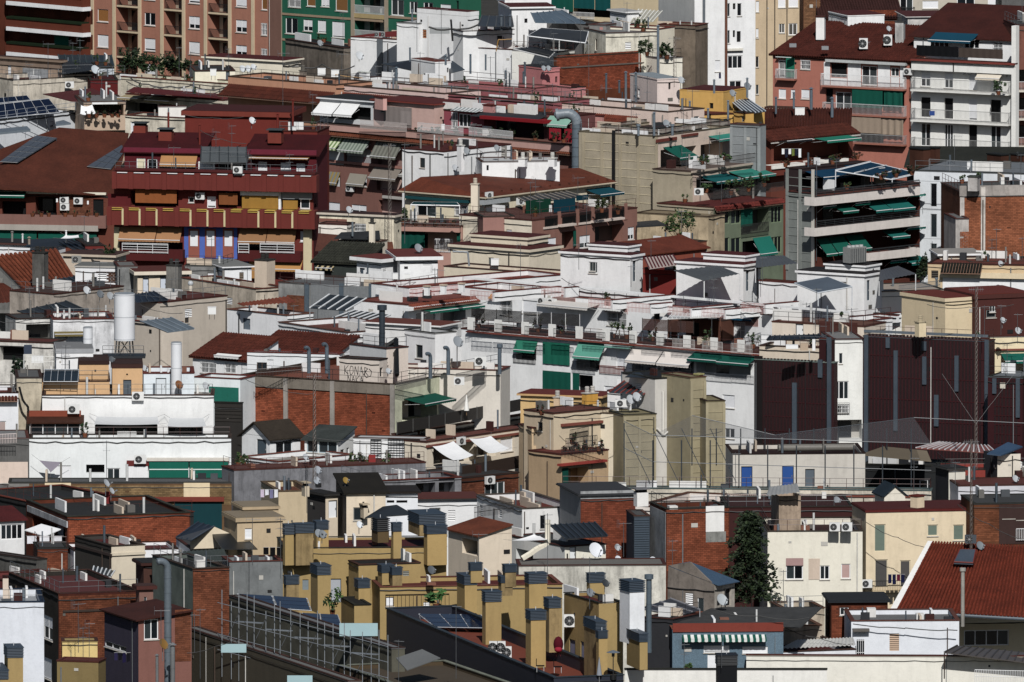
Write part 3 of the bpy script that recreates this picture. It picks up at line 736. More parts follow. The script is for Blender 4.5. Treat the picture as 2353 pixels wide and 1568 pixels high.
for r in range(3):
 y = -22 + r * 57; b.win('L',814,y,883,y + 55,'lo',1.5,mat='#a8a7a4'); b.rail('L',814,883,y + 36,y + 55,.05,'#c8c8c8'); b.band('L',813,y + 55,884,y + 65,.1,'#b09a6a','balcony_edge')
b.win('L',1048,2,1054,25,'dk'); b.done()
b = Bld('building','cream building hung with dark green awnings behind the white roofs',1180,1518,None,-30,262,60,'#c8b591')
b.cur('L',1255,1317,-20,26,.3,'#0a6556','awning'); b.cur('L',1319,1366,-20,20,.3,'#0a5f60','awning'); b.cur('L',1368,1403,-20,24,.3,'#0a5f60','awning')
b.win('L',1318,22,1402,40,'dk',.8); b.rail('L',1312,1365,29,44,.1,'#d8d8d8'); b.done()
b = Bld('apartment_tower','tall white windowless tower wall with two grey downpipes',1513,1596,1736,-50,330,18,'#e4e2dc',rm='#666',wallR='#efeee8',dl=20)
b.win('R',1672,8,1677,38,'w1'); b.win('R',1684,8,1690,22,'dk'); b.win('R',1694,8,1704,37,'w1'); b.win('R',1672,70,1677,100,'w1'); b.win('R',1684,70,1689,86,'dk'); b.win('R',1693,72,1702,97,'dk')
b.win('R',1672,128,1706,158,'w3',sill=False); b.win('R',1643,139,1655,165,'sh'); b.win('R',1676,186,1704,204,'w2')
for x in (1616,1667):
 u0,u1,z0,z1 = b.rect('R',x - 3,-40,x + 4,240); mb = MB(); mb.cyl(b.w('R',(u0 + u1) / 2,z0,.14),b.w('R',(u0 + u1) / 2,z1,.14),.13,10); mb.build('downpipe',M('#6c757c' if x < 1650 else '#7a4a35','mt'),b.e)
b.band('R',1672,112,1708,117,.3,'#d8d4c8','canopy'); b.done()
laundry(1645,1664,168,333,'white washing hung on the white tower wall',('#e8e8ea','#3a3f66','#e8e8ea'))
b = Bld('building','brown-grey rendered wall block left of the tall white tower',1513,1598,None,60,338,66,'#857666',roof='par',rm='#7a2a22',cop='#6a2a22',dr=3,wk='old'); b.done()  # wall colour chosen dark to include the shade on this side
b = Bld('apartment_tower','tan plaster apartment wall with small blinds beside the white tower',None,1736,1846,-50,318,8,'#c9b291',rm='#555')
for x0,x1 in ((1735.5,1742),): pass
for x0,y0,x1,y1,k in ((1788,-8,1805,18,'sh'),(1812,-10,1834,17,'sh'),(1790,55,1803,76,'bl'),(1812,54,1832,81,'bl'),(1737,3,1744,28,'sh'),(1737,66,1743,88,'sh'),(1736.5,130,1743,155,'w1'),(1737,195,1743,217,'w1')):
 b.win('R',x0,y0,x1,y1,k,mat='#4b463c' if k == 'bl' else None)
for x in (1762,1780,1808):
 mb = MB(); u0,u1,z0,z1 = b.rect('R',x,-40,x + 2,250); mb.cyl(b.w('R',u0,z0,.07),b.w('R',u0,z1,.07),.05,6); mb.build('downpipe',M('#5a5046','mt'),b.e)
b.done()
b = Bld('building','weathered brick party wall beside the tan apartment tower',None,1846,1885,-40,322,8,'#6e4630',wk='cr'); b.bricks('R',1847,1885,-30,105,'#8a5a40'); b.done()
b = Bld('house','house with a steep dark tiled roof behind the white penthouse',None,1886,2070,40,326,6,'#a8795c','tileR','#5a3030',rise=2.6,dl=8); b.bricks('R',1990,2060,20,90,BRICK); b.done()
b = Bld('apartment_block','pale grey apartment block with shuttered windows far behind the red roofs',None,2062,2300,-40,300,4,'#bdb5a5')
for x0,y0,x1,y1,k in ((2068,-5,2098,34,'w2'),(2120,2,2156,20,'sh'),(2199,-10,2240,21,'w2'),(2270,-10,2292,17,'sh'),(2118,55,2150,80,'w2')): b.win('R',x0,y0,x1,y1,k)
b.rail('R',2064,2102,17,34,.1,'#333'); b.done()
b = Bld('shed','grey boarded wall at the end of the pale apartment block',None,2302,2380,-20,310,4,'#6b6b6a',wk='cr'); b.done()
for x0,x1,yt,yb in ((268,322,112,178),(318,372,122,175),(362,424,120,176),(418,468,138,172)):
 plant(x0,x1,yt,yb,268,'leafy dark green tree standing against the salmon apartment block','#26381f','#3b4f2a',n=420,leaf=.2,name='tree',cat='tree',pot=False,depth=1.0,group='trees against the salmon block')
sheet('metal_roof','dark green sheet metal roof under the brick apartment block',[(140,150,268),(262,152,268),(256,127,262),(133,126,262)],'#2c3840',ribs=8,rib_m='#3b4a50',cat='roof')
b = Bld('rooftop_hut','tan plaster hut with a stained grey patch and stepped cornice',-20,141,147,144,285,52,'#b29a85','slab','#5a3a30',edge='#8f7a68',th=.2,wk='old'); b.band('L',-15,146,141,153,.12,'#8d7868'); b.band('L',52,158,110,190,.02,'#9a9da0','patch',kind='old'); b.done()
b = Bld('rooftop_hut','cream hut with a brick lattice panel under a dark corrugated roof',None,141,216,172,288,12,'#cdb9a5','flat','#333'); b.bricks('R',170,208,171,204,'#8a4a35'); b.done()
sheet('metal_roof','dark corrugated roof beside the tan plaster hut',[(143,172,290),(222,160,290),(205,146,284),(143,140,284)],'#2e3236',wav=.05,cat='roof')
ac(at(160,202,291),'air conditioner beside the brick lattice panel')
dish(219,160,291,11,'pale satellite dish beside the dark corrugated roof',180,'#b8c0c6')
b = Bld('rooftop_hut','pale blue-white lean-to behind the satellite dish',None,222,262,158,284,6,'#bcc4cb','flat','#3a3f45'); b.done()
b = Bld('rooftop_hut','dark red painted wall block beside the satellite dish',None,208,271,186,296,5,'#6a1a1c','flat','#5a1518'); b.done()
sheet('roof_terrace','dark red painted roof slope over the plant-filled terrace',[(165,233,312),(285,233,312),(212,203,296),(98,216,296)],'#5c2526',cat='roof',kind='pl')
b = Bld('building','stained cream wall with black rain marks below the plant terrace',-40,30,290,186,296,30,'#cfc5b4','par',wk='old'); b.done()
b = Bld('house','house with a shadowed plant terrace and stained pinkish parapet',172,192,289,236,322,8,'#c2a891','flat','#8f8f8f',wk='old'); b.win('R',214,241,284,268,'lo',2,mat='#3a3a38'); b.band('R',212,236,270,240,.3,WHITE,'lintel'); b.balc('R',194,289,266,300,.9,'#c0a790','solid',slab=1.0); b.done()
for x in (205,222,240,258,272): plant(x - 9,x + 9,254,270,326,'potted plant on the shadowed terrace above the stained parapet','#2b4023','#6a3030',n=60,leaf=.1,group='pots on the stained terrace')
sail('crumpled white sheet hung beside the shadowed plant terrace',[(184,262,325),(222,260,325),(212,240,322),(186,242,322)])
b = Bld('house','white house with deep blue solar collectors along its roof',None,-10,174,280,330,56,'#dfe3e8','par','#c5c8cc',par=.2); b.done()
solar('row of deep blue solar collectors on the white house roof',[(-10,272,326),(138,258,318),(112,226,312),(-10,240,319)],6,1,'#121c33')
solar('second row of deep blue solar collectors behind the first',[(-20,238,312),(70,229,308),(62,219,306),(-20,226,309)],3,1,'#121c33')
freerail('safety_railing','thin grey safety railing along the white house roof',[(-5,277,331),(174,254,320)],.8,'#8a9098',sp=1.0)
sheet('window_canopy','grey window canopy low on the white house wall',[(-10,306,340),(70,298,338),(62,290,332),(-10,297,333)],'#6a7680',t=.2); sheet('window_canopy','small grey window canopy near the white house corner',[(128,287,336),(163,283,335),(146,276,328),(128,280,329)],'#6a7680',t=.15)
b = Bld('house','house with a huge plain brown pitched roof carrying two solar fields',-60,262,None,447,430,80,'#7a4030','none',dr=14)
P4 = [at(-60,428,430),at(262,449,430),at(296,306,402),at(136,293,402),at(-60,365,412)]
mb = MB(); mb.slab(P4,(0,0,-.15)); rf = mb.build('roof',M('#5a281c','tl'),b.e)
b.band('L',-55,441,243,446,.3,'#ded5c0','gutter'); b.win('L',82,453,130,505,'lo',1.4,mat='#241c1c'); b.win('L',214,458,238,498,'dk')
b.win('L',5,463,60,495,'dk',.6); b.awn('L',-40,62,437,455,1.3,'#0d7560')
b.bricks('L',135,242,452,500,'#7d4634'); b.balc('L',-50,243,494,523,.8,'#8a6258','solid'); b.band('L',-50,517,225,530,.9,'#a8a198','ledge')
b.cur('L',-30,84,527,552,.5,GREEN,'awning'); b.cur('L',88,222,536,560,.5,GREEN,'awning'); b.done()
NR = (P4[1] - P4[0]).cross(P4[2] - P4[0]).normalized(); NR = NR if NR.z > 0 else -NR; RP = lambda x,y: onplane(x,y,P4[0] + NR * .22,NR); solar('pale grey tilted solar field near the upper left of the brown roof',[RP(0,371),RP(40,373),RP(131,317),RP(84,311)],3,5,'#4a525e','#4a5058'); solar('pale grey tilted solar field near the lower right of the brown roof',[RP(200,382),RP(255,388),RP(286,346),RP(280,333)],3,4,'#4a525e','#4a5058')
for x,y in ((149,459),(150,475),(181,461)): ac(b.pt('L',x,y + 8,.03),'air conditioner on the brick wall below the brown roof',-b.dL,b.nL,group='air conditioners below the brown roof')
box_thing('wall_lamp','small white wall lantern between the air conditioners','lamp',131,465,432,4,8,.15); box_thing('wall_lamp','small white wall lantern beside the terrace shutter','lamp',202,470,432,4,8,.15)
for x in (75,95,112,150,172,200,222): plant(x - 7,x + 7,484,498,440,'flowering pot along the glazed brick balcony','#5a2a2a','#35502e',n=40,leaf=.09,group='pots on the brick balcony')
b = Bld('rooftop_hut','low cream hut with a bright red roof beyond the cable-hung wall',470,650,None,143,300,58,CREAM,'slab','#6a1c1c',edge=CREAM,th=.15); b.done()
for x,y,r in ((558,158,9),(571,158,9),(583,154,8)): dish(x,y,306,r,'white satellite dish in a row of three on the low cream roof',174,'#c5c9cc',group='three dishes in a row')
b = Bld('rooftop_hut','small cream stair hut with an equipment box and dark lean-to',None,448,540,165,306,6,CREAM,'flat','#444'); b.win('R',519,160,528,192,'dr',mat='#5c6670'); b.done()
meter_box(490,185,310,'beside the small cream stair hut',14,14)
b = Bld('house','cream wall hung with thick looping black cables',278,528,None,194,316,52,'#e3d9c2','par','#9b8',cop='#7a3a30',wk='old'); b.done()
cable([(300,180,318),(340,194,318),(390,198,318),(440,196,318),(520,202,318)],'thick black cable looping along the cream wall',.07,sag=.6); cable([(290,186,318),(360,200,318),(520,205,318)],'thick black cable looping along the cream wall',.05,sag=.8)
sheet('metal_roof','long dark red strip roof below the cable-hung wall',[(290,211,326),(510,226,330),(505,216,322),(308,200,319)],'#611d20',cat='roof',kind='pl')
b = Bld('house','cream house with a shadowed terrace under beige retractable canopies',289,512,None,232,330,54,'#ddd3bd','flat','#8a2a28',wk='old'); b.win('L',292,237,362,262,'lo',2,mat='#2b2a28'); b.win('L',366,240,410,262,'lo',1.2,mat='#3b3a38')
b.awn('L',289,336,219,232,1.4,'#b3a27c'); b.awn('L',352,408,223,238,1.4,'#a8996f'); b.balc('L',289,386,258,302,.9,'#d8cdb8','solid',slab=1.2); b.done()
b = Bld('garden_wall','white wall with a rounded end beside the beige canopies',None,364,428,247,338,4,'#e6e3dc','flat','#ddd',dl=.4,cat='wall'); b.done()
b = Bld('house','long cream wall behind the red house with a red coping',288,425,None,272,342,62,'#d9d0bd','par',cop='#7a3a30',wk='old'); b.done()
RW,RC,RD = '#7c3129','#661722','#5a1219'
b = Bld('rooftop_block','large red stair block with a thick flat roof above the red house',425,662,None,270,500,78,'#7d2c22','slab','#5c1a18',edge='#86382a',th=.45,ov=.3,dr=6); b.done()
b = Bld('rooftop_block','lower red block beside the large red stair block',640,729,None,304,503,78,'#7d2c22','flat','#5c1a18',dr=5); b.done()
dish(580,277,506,9,'white satellite dish before the large red stair block',296,'#c9cccf')
red = Bld('apartment_house','deep red apartment house with tiers of panelled balconies and orange awnings',262,720,731,404,540,77,RW,'flat','#6a2a24',dr=12,wallR='#5c1a20')
for x0,x1,lab in ((286,460,'left'),(568,727,'right')):
 p = Bld('penthouse','crimson penthouse with a sloping roof and an orange awning' if lab == 'left' else 'crimson penthouse with white shutters and a sloping roof',x0,x1,None,350 if lab == 'left' else 355,520,79,RC,'monoL',RD,rise=1.3,dr=5,ov=.35)
 p.band('L',x0 - 2,341 + (4 if lab != 'left' else 0),x1,352 + (4 if lab != 'left' else 0),.32,'#7a2238','fascia')
 if lab == 'left': p.win('L',314,364,334,396,'sh',mat='#d8cfae'); p.win('L',339,366,361,396,'w1'); p.win('L',376,380,448,398,'dk',.8); p.awn('L',371,454,355,384,.9,'#c08a52')
 else:
  p.win('L',593,372,614,400,'sh'); p.win('L',645,374,668,402,'sh'); p.win('L',681,376,701,402,'sh'); p.awn('L',575,712,360,367,.9,'#b9854f',drop=.12)
 p.done()
chim(364,394,400,304,328,512,78,'red chimney with a hipped grey cowl on the left crimson penthouse','#86382a','slab',capm='#4a5358',dr=.8); chim(615,646,652,306,330,514,78,'red chimney with a hipped grey cowl on the right crimson penthouse','#86382a','slab',capm='#4a5358',dr=.8)
chim(306,334,340,290,306,506,78,'low red chimney with a flat dark lid behind the left penthouse','#86382a','slab',capm='#3c4448',dr=.8)
for x,yt,yb in ((459,288,400),(387,262,300),(638,263,300),(673,232,290)): flue(x,yt,yb,515 if yb > 350 else 505,5,'slim red vent pipe above the red house','#7d2c22','hat',kind='pl',group='slim red vents above the red house')
sheet('metal_roof','grey panelled sheet roof between the two crimson penthouses',[(461,372,526),(568,373,526),(566,338,518),(463,337,518)],'#5b6062',ribs=5,rib_m='#3d4244',cat='roof')
b = Bld('sunroom','glazed sunroom between the crimson penthouses',461,566,None,373,524,79,RC,'flat','#5b6062',dr=3); b.win('L',502,376,566,393,'w4',sill=False,fc='#9a9c9a'); b.band('L',456,372,494,402,.06,WHITE,'white_panel'); b.done()
s = red
def tier(y0,y1,xa,xb,n,post,pm,light,name,out):
 s.band('L',xa,y0 + 3,xb,y1,out,RW,'balcony_parapet')
 for i in range(n + 1):
  x = xa + (xb - xa) * i / n; yy = (x - xa) * .02
  s.band('L',x - post / 2,y0 - 2 + yy,x + post / 2,y1 - 4 + yy,out + .12,RW,'pier')
  if pm and 1 <= i < n and i not in (4,8): s.band('L',x - post * .95,y0 + 1 + yy,x - post * .95 + 6,y1 - 6 + yy,out + .06,pm,'panel_strip')
  if i < n:
   a,c = x + post * .7,xa + (xb - xa) * (i + 1) / n - post * .8
   for k in range(1 if light == WHITE else 2): s.band('L',a,y0 - 1 + yy + k * 4,c,y0 + .6 + yy + k * 4,out + .1,light,'handrail',kind='mt')
red.P = red.P
tier(397,438,262,722,12,10,None,WHITE,'a',1.0)
s.band('L',262,392,724,397,.9,'#5a1f1e','ledge')
s.win('L',300,440,410,474,'lo',1.2,mat='#5c1d20'); s.win('L',500,440,556,476,'lo',1.2,mat='#6a2420'); s.win('L',640,446,690,478,'lo',1.2,mat='#5c1d20')
s.win('L',476,452,496,478,'sh'); s.win('L',433,453,446,466,'w1'); s.win('L',690,452,712,480,'w1')
s.cur('L',311,406,436,467,.5,'#a8602c','awning'); s.cur('L',503,546,444,471,.5,'#9a5a2c','awning'); s.cur('L',556,640,450,480,.3,'#b3842c','yellow_screen'); s.cur('L',650,684,461,481,.3,'#b3842c','yellow_screen')
s.band('L',552,441,642,450,.35,WHITE,'screen_box'); s.band('L',646,440,716,458,.3,'#8d9092','grey_sheet',kind='mt'); s.band('L',640,441,645,482,.35,WHITE,'screen_post')
s.band('L',248,446,300,476,.1,'#6c1d20','side_wall')
tier(478,522,250,718,12,10,'#cdbd8e','#c8a63c','b',1.15)
s.win('L',288,556,420,574,'lo',1.0,mat='#40191a'); s.win('L',552,556,614,576,'lo',1.0,mat='#40191a'); s.win('L',690,532,704,556,'sh')
for x0,x1 in ((277,361),(363,419),(552,615),(617,682)): s.awn('L',x0,x1,522,556 + (x0 - 277) * .02,.95,'#b88458' if x0 < 400 else '#a87a50')
s.band('L',423,522,545,594,.04,'#5470c4','blue_panel')
for x0 in (433,471,512): s.band('L',x0,526,x0 + 25,592,.12,'#a05a4a','surround'); s.win('L',x0 + 3.5,532,x0 + 22,566,'sh',d=.1); s.band('L',x0 + 4,531,x0 + 21.5,566,.15,'#e2e3e6','shutter_panel',kind='pt')
s.band('L',276,574,420,600,.9,'#5e1c1c','balcony_parapet'); s.band('L',547,578,690,602,.9,'#5e1c1c','balcony_parapet')
for x0,x1 in ((281,386),(548,572),(598,676)): s.rail('L',x0,x1,560,582,.98,WHITE,rows=4)
s.band('L',448,600,570,626,.5,'#5f78b8','blue_band'); s.cur('L',572,600,598,640,.5,'#c08a48','awning'); s.awn('L',634,696,597,625,.9,'#c9924e')
s.band('L',697,522,716,640,.2,'#cbbd98','cream_strip'); s.band('L',262,522,274,640,.2,'#cbbd98','cream_strip')
s.win('R',722,470,726,478,'dk'); s.done()
ac(s.pt('L',461,458,.1),'air conditioner on the middle storey of the red house',-s.dL,s.nL); ac(s.pt('L',548,398,1.1),'air conditioner on the top balcony of the red house',-s.dL,s.nL)
pk = Bld('apartment_house','long brownish pink terraced house with striped awnings under tiled eaves',729,1338,None,336,480,46,'#8d6055','flat','#9a6a5c',dr=5)
pk.skirt('L',731,1030,304,323,.8,'#7a3a26'); pk.skirt('L',1030,1336,326,345,.8,'#7a3a26')
for x0,x1,c1,c2,ya in ((732,790,'#7f9e5e','#c9cfae',0),(793,853,'#7c8a7c','#a3ad9f',0),(868,927,'#77776e','#8d8d82',1)):
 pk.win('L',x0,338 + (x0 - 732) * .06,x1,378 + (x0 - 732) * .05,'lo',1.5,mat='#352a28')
 pk.awn('L',x0,x1,313 + (x0 - 732) * .06,346 + (x0 - 732) * .13 + ya * 4,1.1,c1,c2)
pk.rail('L',795,930,364,384,.1,'#50202a'); pk.win('L',934,332,976,368,'w4',sill=False); pk.win('L',978,340,1016,376,'w2',sill=False); pk.band('L',930,330,1018,336,.7,'#6b7276','glass_roof',kind='mt'); pk.band('L',930,368,1016,396,.08,'#5a2424','panel')
pk.band('L',730,378,1010,384,.2,'#a9766a','ledge')
pk.win('L',742,402,782,428,'dk'); pk.awn('L',741,782,395,426,.55,'#a48a4a','#8a8a86'); pk.win('L',802,404,843,428,'hs'); pk.awn('L',804,844,400,430,.55,'#a19a8c')
pk.win('L',746,465,781,494,'sh'); pk.win('L',808,471,842,490,'hs')
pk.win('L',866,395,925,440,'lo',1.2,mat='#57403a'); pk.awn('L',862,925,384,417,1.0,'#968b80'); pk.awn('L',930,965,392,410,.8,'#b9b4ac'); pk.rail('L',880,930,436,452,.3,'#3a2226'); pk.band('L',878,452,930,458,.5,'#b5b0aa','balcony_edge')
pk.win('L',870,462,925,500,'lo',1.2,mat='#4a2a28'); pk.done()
ac(pk.pt('L',808,440,.05),'air conditioner under the plain grey awning of the pink house',-pk.dL,pk.nL)
b = Bld('building','orange-tan parapet wall above a strip of roof tiles',524,772,None,196,413,48,'#c58f70','par',par=.6,cop='#5a4038',dr=5); b.skirt('L',526,770,204,232,1.6); b.done()
b = Bld('building','pale blush parapet wall between the orange and crimson ones',774,1022,None,216,431,48,'#d8bcb4','par',par=.6,cop='#5a4038',dr=5); b.skirt('L',774,1020,222,244,1.4,'#7a3222'); b.done()
b = Bld('building','dusty crimson parapet wall over the terrace',1022,1272,None,236,451,48,'#a05a60','par',par=.6,cop='#5a4038',dr=5); b.skirt('L',1022,1270,242,262,1.2,'#7a3222'); b.done()
b = Bld('building','pale pink parapet wall ending at the yellow hut',1272,1536,None,258,470,48,'#dcc5b8','par',par=.6,cop='#5a4038',dr=5); b.skirt('L',1272,1466,262,282,1.2,'#7a3222'); b.done()
b = Bld('rooftop_hut','dark roofed terrace hut with two white awnings',735,860,None,236,434,50,'#c9ccce','slab','#2b2f33',edge='#d8dadc',th=.12,dr=4); b.win('L',744,244,852,275,'dk',.8)
b.awn('L',736,782,236,268,1.3,'#e3e3e2'); b.awn('L',785,828,238,271,1.3,'#e3e3e2'); b.done()
b = Bld('rooftop_hut','blush terrace room with a wide grey curtain',858,998,None,242,446,48,'#cba79c','slab','#7a2c28',edge='#8a3a30',th=.1,dr=4); b.cur('L',882,946,246,292,.1,'#9a8f8b'); b.cur('L',920,944,256,288,.16,'#a59a96','door_curtain'); b.done()
chim(861,880,889,226,254,440,30,'pink chimney with a red lid beside the white awnings','#d2a299','flat',capm='#6a2420')
b = Bld('rooftop_hut','crimson terrace room with a white gridded door and a ribbed canopy',1020,1112,None,262,455,48,'#a04a56','flat','#7a3222',dr=4); b.win('L',1038,258,1052,296,'gr'); b.win('L',1054,262,1082,292,'w3'); b.awn('L',1048,1108,248,258,.8,'#c6c9c9','#9aa0a0',drop=.05,bar=False); b.done()
chim(1110,1132,1139,244,262,456,46,'pink chimney beside the crimson terrace room','#c58a86','flat',capm='#6a2420'); chim(1360,1384,1388,268,298,462,60,'pink chimney with a slanting white-edged lid right of the bent duct','#c48a82','flat',capm='#6a2420')
b = Bld('rooftop_hut','terrace room under a dark canopy edged with red',1104,1258,None,272,466,50,'#5a3a3c','flat','#3a3f44',dr=4); b.win('L',1110,278,1250,318,'lo',1.5,mat='#3a2a2c'); b.awn('L',1102,1252,263,275,1.4,'#43454b',drop=.08,bar=False); b.band('L',1102,272,1252,279,1.5,'#a01824','red_valance',kind='fb'); b.done()
b = Bld('rooftop_hut','terrace bay with a pale aqua awning over red drapes',1256,1320,None,268,471,50,'#7a4a48','flat','#6a2a24',dr=3); b.win('L',1262,292,1312,326,'dk',.7); b.awn('L',1264,1318,268,294,1.0,'#8fc0ac'); b.cur('L',1262,1289,295,321,.9,'#b02234'); b.cur('L',1297,1314,296,328,.9,'#b02234'); b.done()
freerail('terrace_railing','white terrace railing with flower pots before the crimson room',[(960,303,449),(1064,313,457)],.85,'#c9c9c9',sp=.12); freerail('terrace_railing','white terrace railing under the red-edged canopy',[(1078,313,458),(1178,324,466)],.85,'#c9c9c9',sp=.12); freerail('terrace_railing','pale railing before the blush terrace room',[(828,295,438),(934,304,447)],.8,'#b5aaa6',sp=.11)
b = Bld('garden_wall','blush terrace parapet with a stepped rising end',730,1335,None,338,482,46,'#c49a8e','flat','#b88a7e',dr=.3,zb=352,cat='wall'); b.done()
for x in (960,985,1000,1010,1045,1100,1125,1150,1175,1230,1275,1295,1320): plant(x - 10,x + 10,288 + (x - 960) * .03,314 + (x - 960) * .045,446 + (x - 960) * .08,'potted plant on the long pink terrace','#2c4526','#52402e',n=70,leaf=.12,group='pots on the pink terrace')
box_thing('garden_chair','white garden chair on the long pink terrace','chair',1018,300,450,8,14,.4)
e = thing('ventilation_duct','huge grey bent ventilation duct rising above the terrace','duct',at(1325,392,486)); c0 = at(1325,392,486); k = ppm(486); r = 11.5 / k; t = at(1326,285,486); pts = [t]
Rr = 24 / k
for i in range(1,6): a = math.radians(100) * i / 5; pts.append(t + V3((-Rr * (1 - math.cos(a)),0,Rr * math.sin(a))))
pts.append(pts[-1] + V3((-14 / k,0,-2 / k)))
mb = MB(); mb.cyl(c0,t,r,18); mb.build('riser',M('#66747f','mt'),e); mb = MB()
for a_,b2 in zip(pts[:-1],pts[1:]): mb.cyl(a_ ,b2,r * 1.02,18); mb.ball(b2,r * .99,12)
mb.build('elbow',M('#7c8790','mt'),e); mb = MB(); d = (pts[-1] - pts[-2]).normalized(); mb.cyl(pts[-1],pts[-1] + d * .25,r * 1.25,18); mb.build('mouth',M('#7c8790','mt'),e)
mb = MB()
for i in range(5): p = c0.lerp(t,(i + .5) / 5); mb.cyl(p,p + UP * .06,r * 1.06,18)
mb.build('collar',M('#5a6670','mt'),e)
b = Bld('rooftop_block','brown-grey rendered block with looping cables and a dark roof',656,790,832,112,296,30,'#857a6e','flat','#26282a',wk='old',par=.3); b.done()
chim(688,700,705,164,182,305,60,'small grey chimney with a ribbed pot before the brown-grey block','#8a7d70','pots',capm='#6f6a62',dr=.5)
meter_box(739,184,306,'against the brown-grey block'); meter_box(770,188,306,'at the corner of the brown-grey block')
cable([(663,150,300),(690,152,300),(740,148,300),(815,152,300)],'black cable loop across the brown-grey block',.06,sag=.9,group=None)
dish(827,128,303,11,'tilted satellite dish on the corner of the brown-grey block',142,'#c2c6ca')
dish(736,99,300,8,'small satellite dish on the dark roof of the brown-grey block',110,'#8e9498')
b = Bld('house','cream house end with a dark sloping eave beside the salmon block',560,655,None,146,292,66,CREAM,'slab','#3a3a3c',edge='#2c2c2e',th=.1); b.done()
b = Bld('house','broad white house with ribbed plaster walls and a red roof edge',806,1162,None,106,318,56,WHITE,'par','#7a2420',cop='#6a2a26',par=.2); b.band('L',866,90,878,240,.15,'#70767c','downpipe',kind='mt'); b.band('L',816,92,864,240,.04,'#f0f0f0','ribbed_panel'); b.win('L',1001,108,1004,130,'dk'); b.win('L',1050,112,1053,132,'dk'); b.done()
for x in (866,880): ac(at(x,84,314),'grey ventilator on the broad white house roof edge',w_=.4,h=.45,group='two ventilators on the white roof',white='#8a8d8e')
sheet('roof_terrace','red roof slope on the broad white house',[(815,83,314),(930,84,315),(925,70,306),(880,74,306)],'#7a201e',cat='roof',kind='pl')
b = Bld('rooftop_block','white stair block with dangling cables and a dark red top',958,1074,1100,38,330,48,WHITE,'slab','#6a2422',edge=WHITE,th=.4,ov=.02); b.win('L',971,68,980,88,'lv',mat='#a86a40'); b.done()
b = Bld('rooftop_block','low white block stepping down from the cable-hung stair block',912,962,None,56,322,56,WHITE,'flat','#ddd'); b.done()
cable([(985,62,334),(1040,66,334),(1098,58,334)],'black cables tangled on the white stair block',.09,sag=.5,group=None); cable([(1036,45,334),(1040,95,334)],'black cables running down the white stair block',.1,sag=.05,group=None)
box_thing('equipment_shelf','grey equipment shelf on the white stair block','utility box',1010,78,334,46,14,.4,'#9a9d9e')
b = Bld('rooftop_block','long white parapet block right of the stair block',None,1064,1182,74,332,24,WHITE,'par','#7a2420',par=.3); b.done()
for x in (1152,1172): flue(x,38,70,333,6,'slanting grey vent above the long white parapet','#5c6670','hat',group='vents above the long white parapet')
sheet('metal_roof','dark translucent lean-to above the long white parapet',[(1098,60,334),(1180,62,334),(1176,38,322),(1108,36,322)],'#3b4046',ribs=4,rib_m='#555',cat='roof')
b = Bld('rooftop_block','white hut with a narrow window beyond the dark lean-to',None,1176,1270,20,322,10,WHITE,'slab','#6a2422',edge=WHITE,th=.15); b.win('R',1205,43,1212,53,'dk'); b.done()
b = Bld('rooftop_block','dark red roofed white strip at the top of the jumble',None,1165,1260,12,312,8,'#e4e4e4','slab','#7a2020',edge=WHITE,th=.5); b.done()
b = Bld('rooftop_block','white block with ribbed end wall behind the antenna roofs',1060,1240,None,118,338,60,WHITE,'par','#8a2a24',cop='#6a2a26',par=.3); b.done()
b = Bld('rooftop_block','plain cream wall stepping down to the brick wall',1176,1282,None,122,342,60,'#e6e4dc','flat','#ccc'); b.done()
b = Bld('rooftop_block','bare grey concrete tower with a small slate slope',1186,1352,1394,58,336,30,'#8c8a88','flat','#4c4a48',wk='cr'); b.done()
sheet('glass_roof','blue-grey glazed slope over a white gable',[(1230,52,338),(1345,54,338),(1290,24,326),(1220,30,326)],'#5a6a78',ribs=5,rib_m='#6a7884',cat='roof')
sheet('canopy','wide dark canopy with white edges tilted over the roofs',[(1212,82,352),(1345,98,352),(1352,72,344),(1244,64,344)],'#3a3c3e',frame='#d8dadc',t=.1,posts=110)
sheet('canopy','dark tilted canopy resting on the white parapet',[(1180,112,354),(1262,132,354),(1276,118,348),(1222,107,348)],'#2a2c2e',frame='#b8b8b8',t=.08)
b = Bld('rooftop_block','white water tank room with a ribbed canopy',1402,1440,1468,30,332,30,WHITE,'slab','#ccc',edge='#f0f0f0',th=.1); b.done()
sheet('canopy','pale ribbed canopy beside the white tank room',[(1448,52,334),(1500,50,334),(1522,26,326),(1468,22,326)],'#a8a596',ribs=6,rib_m='#e4e2d8')
b = Bld('rooftop_block','cream parapet with red edge below the white tank room',1388,1512,None,68,346,60,CREAM,'par','#7a2420',cop='#7a2a26'); b.done()
b = Bld('rooftop_block','grey concrete wall with a pink stripe',1354,1392,None,60,342,62,'#8f8d8a','flat','#888',wk='cr'); b.band('L',1378,63,1385,160,.03,'#c08880','stripe'); b.done()
b = Bld('rooftop_block','cream wall half hidden by roof plants',None,1392,1512,78,350,20,'#ded8c6','flat','#999',wk='old'); b.done()
plant(1462,1512,92,128,356,'bushy roof plants beside the tall grey pipe','#2f4524','#4a5c34',n=240,leaf=.16,name='shrub'); plant(1514,1552,98,136,352,'leafy shrub against the brown-grey wall','#2f4524','#43552f',n=260,leaf=.16,name='shrub')
flue(1512,62,178,364,6,'tall grey pipe beside the roof plants',STEEL,'hat')
b = Bld('garden_wall','weathered brick roof wall with a sloping mortar band',None,1278,1512,134,360,35,'#7a3c26','flat','#6a4a3a',dl=.4,wk='br',cat='wall'); b.bricks('R',1279,1512,120,205,'#96422a'); b.band('R',1290,148,1505,151,.1,'#6e625a','mortar_band'); b.done()
b = Bld('rooftop_block','pale cream wall with a row of holes beside the tall grey pipe',None,1516,1568,136,352,30,'#e6e0d0','flat','#bbb'); b.done()
